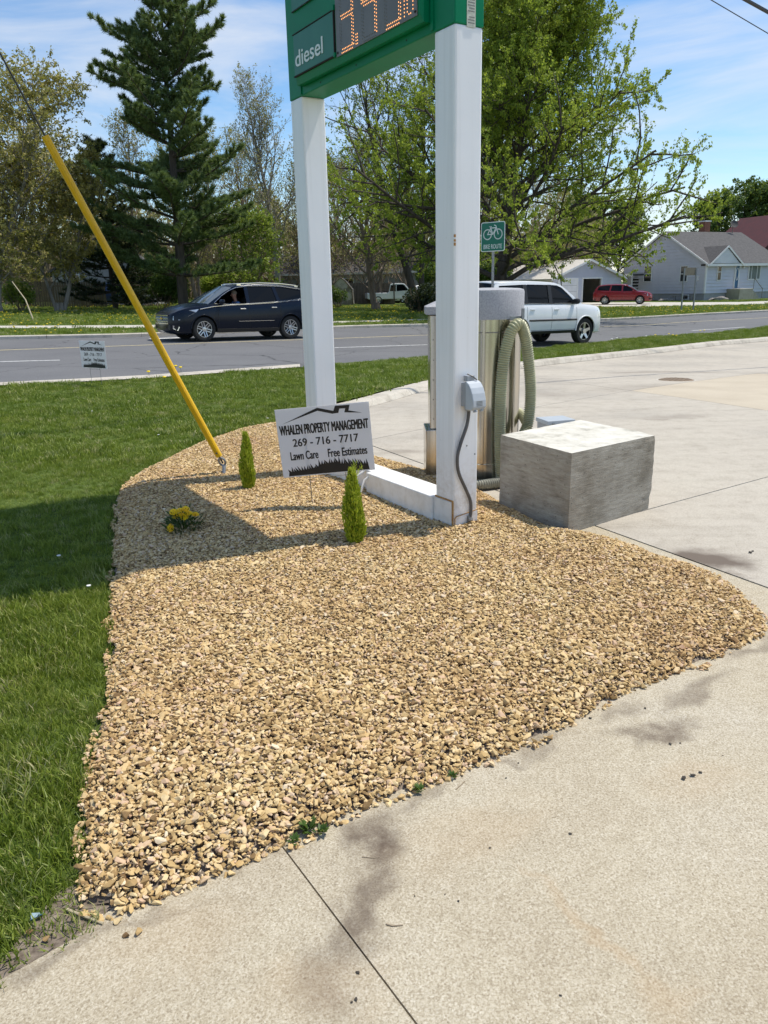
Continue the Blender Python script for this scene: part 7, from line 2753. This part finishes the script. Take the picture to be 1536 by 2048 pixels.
box_local(MB(), LH, st0, dx1 + .5, -1.5, .01, -.3, dz0 - .06).build('porch', 'porch_concrete', hs, True, bevel=.03)
for k in range(4):
    box_local(MB(), LH, dx1 + .501 + .32 * k, dx1 + .5 + .32 * (k + 1), -1.4, -.05, -.3, (dz0 - .06) * (1 - (k + 1) / 4.6)).build('step', 'porch_concrete', hs, True, bevel=.02)
rl_ = MB()
for k in (0, 1):
    rl_.tube([LH.p(dx1 + .6 + 1.3 * k, -1.42, (dz0 - .06) * (1 - k * .9) - .05), LH.p(dx1 + .6 + 1.3 * k, -1.42, (dz0 - .06) * (1 - k * .9) + .95)], .03, 6)
rl_.tube([LH.p(dx1 + .6, -1.42, dz0 + .89), LH.p(dx1 + 1.9, -1.42, .95)], .03, 6)
rl_.build('handrail', 'bolt_steel', hs, True)
# chimney and dish
cp0 = plF(1431, 470)
cxp = 5.6
box_local(MB(), LH, cxp, cxp + .75, WID / 2 + .2, WID / 2 + .95, ZR - .6, ZR + 1.1).build('chimney', 'brick', roof, True)
box_local(MB(), LH, cxp - .06, cxp + .81, WID / 2 + .14, WID / 2 + 1.01, ZR + 1.1, ZR + 1.22).build('chimney_cap', 'trim_white', roof, True)
dxx = 9.2
MB().tube([LH.p(dxx, WID / 2 - .2, ZR - .1), LH.p(dxx, WID / 2 - .2, ZR + .7)], .04, 6).build('dish_mast', 'bolt_steel', roof, True)
MB().lathe([(.02, .0), (.22, .02), (.40, .09), (.40, .12), (.2, .05)], n=18).build('satellite_dish', 'shingle_grey', roof, True, smooth=True).matrix_basis = Matrix.Translation(Vector(LH.p(dxx, WID / 2 - .3, ZR + .85))) @ Matrix.Rotation(1.1, 4, 'X')
# little porch roof between house and garage
pa = WID * .70
box_local(MB(), LH, -1.9, -.35, pa, WID + .6, 2.45, 2.62).build('side_porch_roof', 'shingle_grey', hs, True)
box_local(MB(), LH, -1.96, -1.901, pa - .02, WID + .62, 2.40, 2.66).build('side_porch_fascia', 'trim_white', hs, True)
for yy_ in (pa + .25, WID - .3):
    box_local(MB(), LH, -1.7, -1.6, yy_, yy_ + .1, -.3, 2.45).build('porch_column', 'trim_white', hs, True)
box_local(MB(), LH, -.05, .01, pa + 1.0, pa + 1.9, .5, 2.3).build('side_door', 'pane', hs, True)

# --- garage
gc = G(1104, 608, .1)
LG = Local(gc, hx_)
gr = thing('garage', 'white sided garage with pale roof, one door open and dark', 'garage', tuple(gc))
GW = 8.6
GE, GR = 2.35, 3.95
GL = 9.5
plG = lambda px, py: onplane(px, py, gc, hy_)
core = MB()
# front wall as pieces around the open doorway
o0, o1 = (plG(1164, 600) - gc) @ hx_, (plG(1200, 600) - gc) @ hx_
w0_, w1_ = (plG(1116, 600) - gc) @ hx_, (plG(1152, 600) - gc) @ hx_
OH = plG(1180, 557)[2] - gc[2]
for (xa, xb, za, zb) in ((0, o0, -.2, GE), (o1, GW, -.2, GE), (o0, o1, OH, GE)):
    box_local(core, LG, xa, xb, 0, .12, za, zb)
box_local(core, LG, 0, .12, .13, GL, -.2, GE)
box_local(core, LG, GW - .12, GW, .13, GL, -.2, GE)
box_local(core, LG, .13, GW - .13, GL - .12, GL, -.2, GE)
core.prism([(0, GE + .001), (GW, GE + .001), (GW / 2, GR - .05)], lambda a, b_, t: LG.p(a, t, b_), .0, .12)
core.build('wall_core', 'siding_white', gr, True)
mb = MB()
siding_wall(mb, LG.p(0, 0, 0), hx_, w0_ - .15, -.1, GE, -hy_, .30)
siding_wall(mb, LG.p(w1_ + .15, 0, 0), hx_, o0 - .12 - w1_ - .15, -.1, GE, -hy_, .30)
siding_wall(mb, LG.p(o1 + .12, 0, 0), hx_, GW - o1 - .12, -.1, GE, -hy_, .30)
siding_wall(mb, LG.p(0, 0, 0), hx_, GW, GE, GR - .15, -hy_, .15, lambda z: ((z - GE) / (GR - GE) * GW / 2, GW - (z - GE) / (GR - GE) * GW / 2))
mb.build('front_wall', 'siding_grey', gr, True, fix=False)
gd_ = box_local(MB(), LG, w0_, w1_, -.05, -.001, -.05, OH - .05).build('garage_door', 'siding_white', gr, True)
for k in range(1, 4):
    box_local(MB(), LG, w0_ + .03, w1_ - .03, -.056, -.051, (OH - .05) * k / 4 - .012, (OH - .05) * k / 4 + .012).build('door_groove', 'print_grey', gd_, True)
f = MB()
for (p0, p1, q0, q1) in ((w0_ - .14, w0_, -.05, OH + .1), (w1_, w1_ + .14, -.05, OH + .1), (w0_, w1_, OH - .05, OH + .1)):
    box_local(f, LG, p0, p1, -.07, .0, q0, q1)
for (p0, p1, q0, q1) in ((o0 - .12, o0, -.05, OH + .1), (o1, o1 + .12, -.05, OH + .1), (o0, o1, OH - .02, OH + .1)):
    box_local(f, LG, p0, p1, -.07, .0, q0, q1)
f.build('door_frame', 'trim_white', gr, True)
rf = MB()
for (xa, xb) in ((-.45, GW / 2), (GW + .45, GW / 2)):
    za = GE - .45 * (GR - GE) / (GW / 2)
    rf.add([LG.p(xa, -.35, za), LG.p(xa, GL + .35, za), LG.p(xb, GL + .35, GR), LG.p(xb, -.35, GR), LG.p(xa, -.35, za + .12), LG.p(xa, GL + .35, za + .12), LG.p(xb, GL + .35, GR + .12), LG.p(xb, -.35, GR + .12)],
           [(0, 1, 2, 3), (4, 5, 6, 7), (0, 1, 5, 4), (1, 2, 6, 5), (2, 3, 7, 6), (3, 0, 4, 7)])
rg = rf.build('roof', 'roof_pale', gr, True)
mb = MB()
for (xa, xb) in ((-.45, GW / 2), (GW + .45, GW / 2)):
    za = GE - .45 * (GR - GE) / (GW / 2)
    mb.add([LG.p(xa, -.39, za - .08), LG.p(xb, -.39, GR - .08), LG.p(xb, -.39, GR + .13), LG.p(xa, -.39, za + .13), LG.p(xa, -.355, za - .08), LG.p(xb, -.355, GR - .08), LG.p(xb, -.355, GR + .13), LG.p(xa, -.355, za + .13)],
           [(0, 1, 2, 3), (4, 7, 6, 5), (0, 4, 5, 1), (3, 2, 6, 7), (0, 3, 7, 4), (1, 5, 6, 2)])
mb.build('fascia', 'trim_white', rg, True)
# flag pole / drain vent pipe in front of the garage
fpp = G(1121, 612, .12)
zt = atY(1122, 527, fpp[1])[2] - fpp[2]
o = MB().tube([(0, 0, -.1), (0, 0, zt)], .04, 8).build('thin_mast', 'galvanised')
o.location = fpp
reg(o, 'thin grey mast standing in front of the garage', 'mast')

# --- red house at the right edge
rp = atY(1482, 600, 92.0)
rh = thing('house', 'dark red building with a steep gable behind the bungalow', 'house', (rp[0] + 1.5, 94, -.6))
LRr = Local(np.array([rp[0] + 1.5, 94, -.6]), np.array([math.cos(.35), math.sin(.35), 0]))
zpk = atY(1536, 436, 94)[2] + .6
core = MB()
box_local(core, LRr, 0, 14, 0, 9, 0, zpk - 4.6)
core.prism([(0, zpk - 4.6), (14, zpk - 4.6), (7, zpk + .6)], lambda a, b_, t: LRr.p(a, t, b_), 0, 9)
core.build('wall', 'barn_red', rh, True)
rf = MB()
for (xa, xb) in ((-.5, 7), (14.5, 7)):
    za = zpk - 4.6 - .37
    rf.add([LRr.p(xa, -.4, za), LRr.p(xa, 9.4, za), LRr.p(xb, 9.4, zpk + .62), LRr.p(xb, -.4, zpk + .62), LRr.p(xa, -.4, za + .18), LRr.p(xa, 9.4, za + .18), LRr.p(xb, 9.4, zpk + .80), LRr.p(xb, -.4, zpk + .80)],
           [(0, 1, 2, 3), (4, 5, 6, 7), (0, 1, 5, 4), (1, 2, 6, 5), (2, 3, 7, 6), (3, 0, 4, 7)])
rf.build('roof', 'barn_red', rh, True)
window(rh, LRr, 'front', 5.2, 6.2, zpk - 3.6, zpk - 2.2)

# --- pale house behind the left fence
lp = atY(112, 610, 62)
lh = thing('house', 'pale grey house half hidden by branches behind the wooden fence', 'house', (lp[0], 62, float(gz(lp[0], 62))))
LL = Local(np.array([lp[0], 62, float(gz(lp[0], 62))]), np.array([math.cos(.1), math.sin(.1), 0]))
core = MB()
box_local(core, LL, 0, 7.5, 0, 6, -.2, 2.5)
core.prism([(0, 2.5), (7.5, 2.5), (3.75, 4.9)], lambda a, b_, t: LL.p(a, t, b_), 0, 6)
core.build('wall', 'foundation', lh, True)
rf = MB()
for (xa, xb) in ((-.5, 3.75), (8.0, 3.75)):
    rf.add([LL.p(xa, -.3, 2.2), LL.p(xa, 6.3, 2.2), LL.p(xb, 6.3, 4.95), LL.p(xb, -.3, 4.95), LL.p(xa, -.3, 2.36), LL.p(xa, 6.3, 2.36), LL.p(xb, 6.3, 5.1), LL.p(xb, -.3, 5.1)],
           [(0, 1, 2, 3), (4, 5, 6, 7), (0, 1, 5, 4), (1, 2, 6, 5), (2, 3, 7, 6), (3, 0, 4, 7)])
rf.build('roof', 'shingle_grey', lh, True)
window(lh, LL, 'front', 1.2, 2.0, 3.0 - 1.9, 2.3)
window(lh, LL, 'front', 1.9, 2.5, 2.9, 3.7)

# --- grey roofed house behind the suv
mp_ = atY(560, 600, 88)
mhs = thing('house', 'grey roofed house deep in the wood behind the far post', 'house', (mp_[0], 88, float(gz(mp_[0], 88))))
LM = Local(np.array([mp_[0], 88, float(gz(mp_[0], 88))]), np.array([math.cos(-.1), math.sin(-.1), 0]))
box_local(MB(), LM, 0, 16, 0, 6, -.2, 2.8).build('wall', 'foundation', mhs, True)
MB().prism([(-.5, 2.8), (6.5, 2.8), (3, 4.9)], lambda a, b_, t: LM.p(t, a, b_), -.5, 16.5).build('roof', 'shingle_grey', mhs, True)
box_local(MB(), LM, -.5, 16.5, -.56, -.51, 2.66, 2.86).build('fascia', 'trim_white', mhs, True)
window(mhs, LM, 'front', 7, 8.2, 1.0, 2.2)


# --- wooden fences
def fence(pa, pb, y0, y1, h, label):
    a, b_ = atY(pa, 615, y0), atY(pb, 615, y1)
    a[2], b_[2] = float(gz(a[0], y0)) + .1, float(gz(b_[0], y1)) + .1
    root = thing('wooden_fence', label, 'fence', tuple(a))
    d = b_ - a
    L = np.linalg.norm(d[:2])
    u_ = d / np.linalg.norm(d)
    nrm = np.array([-u_[1], u_[0], 0])
    n = int(L / .155)
    rr = np.random.default_rng(int(L * 10))
    bm_me = MB().box((0, 0, h / 2), (.14, .025, h), Matrix.Rotation(math.atan2(u_[1], u_[0]), 3, 'Z')).mesh('board', 'fence_wood')
    for k in range(min(n, 299)):
        p = u_ * (k + .5) * L / n
        o = put('board', bm_me, root)
        o.location = (p[0], p[1], p[2] + rr.uniform(-.05, .03))
    for z in (.4, h - .35):
        MB().obox(u_ * 0 + nrm * .02 + UP * z, u_ * L, nrm * .05, UP * .09).build('rail', 'fence_wood', root)


fence(40, 215, 55, 56.5, 1.75, 'weathered board fence in front of the pale house at the left')
fence(625, 790, 77, 73, 1.9, 'weathered board fence behind the small bare tree')

# --- camouflage shelter
tp_ = atY(683, 612, 69)
tz = float(gz(tp_[0], 69)) + .1
ts = thing('tarp_shelter', 'camouflage tarp shelter with a peaked roof behind the far lawn', 'shelter', (tp_[0], 69, tz))
sec = [(-1.0, 0), (-.95, 1.3), (-.35, 2.05), (0, 2.3), (.35, 2.05), (.95, 1.3), (1.0, 0)]
MB().prism(sec, lambda a, b_, t: (a, t, b_), 0, 4.5).build('tarp', 'tarp', ts)
MB().tube([(a * 1.01, -.03, b_) for a, b_ in sec], .05, 6).build('shelter_frame', 'fence_wood', ts)

# rocks and bench below the gable wall of the bungalow
for (x, y, s_) in ((1440, 600, .55), (1448, 601, .4), (1425, 601, .4), (1330, 603, .4), (1322, 603.5, .3), (1344, 603, .3)):
    p = atY(x, y, 74.0 if x > 1400 else 76.5)
    o = put('rock', PEB[int(x) % 14].copy())
    o.data.materials.clear()
    o.data.materials.append(MATS['rock'])
    zz2 = -.64 + .12
    o.location = (p[0], p[1], zz2 + s_ * .3)
    o.scale = (s_ * 2.2, s_ * 1.7, s_ * 1.9)
    big_ = s_ > .5
    reg(o, 'big pale boulder beside the porch of the bungalow' if big_ else ('grey rock beside the porch of the bungalow' if x > 1400 else 'grey rock below the gable wall of the bungalow'), 'rock', None if big_ else ('rocks by the porch' if x > 1400 else 'rocks by the gable wall'))
bq = plS(1398, 600)
bo_ = Local(np.array([bq[0], bq[1], hc[2]]), hx_)
bn = thing('bench', 'low dark metal bench against the gable wall of the bungalow', 'bench', tuple(bo_.o))
box_local(MB(), bo_, -1.0, -.6, .1, 2.4, .42, .46).build('seat', 'bolt_steel', bn, True)
for (x, y) in ((-.95, .15), (-.65, .15), (-.95, 2.3), (-.65, 2.3), (-.95, 1.2), (-.65, 1.2)):
    box_local(MB(), bo_, x - .02, x + .02, y - .02, y + .02, 0, .419).build('leg', 'bolt_steel', bn, True)
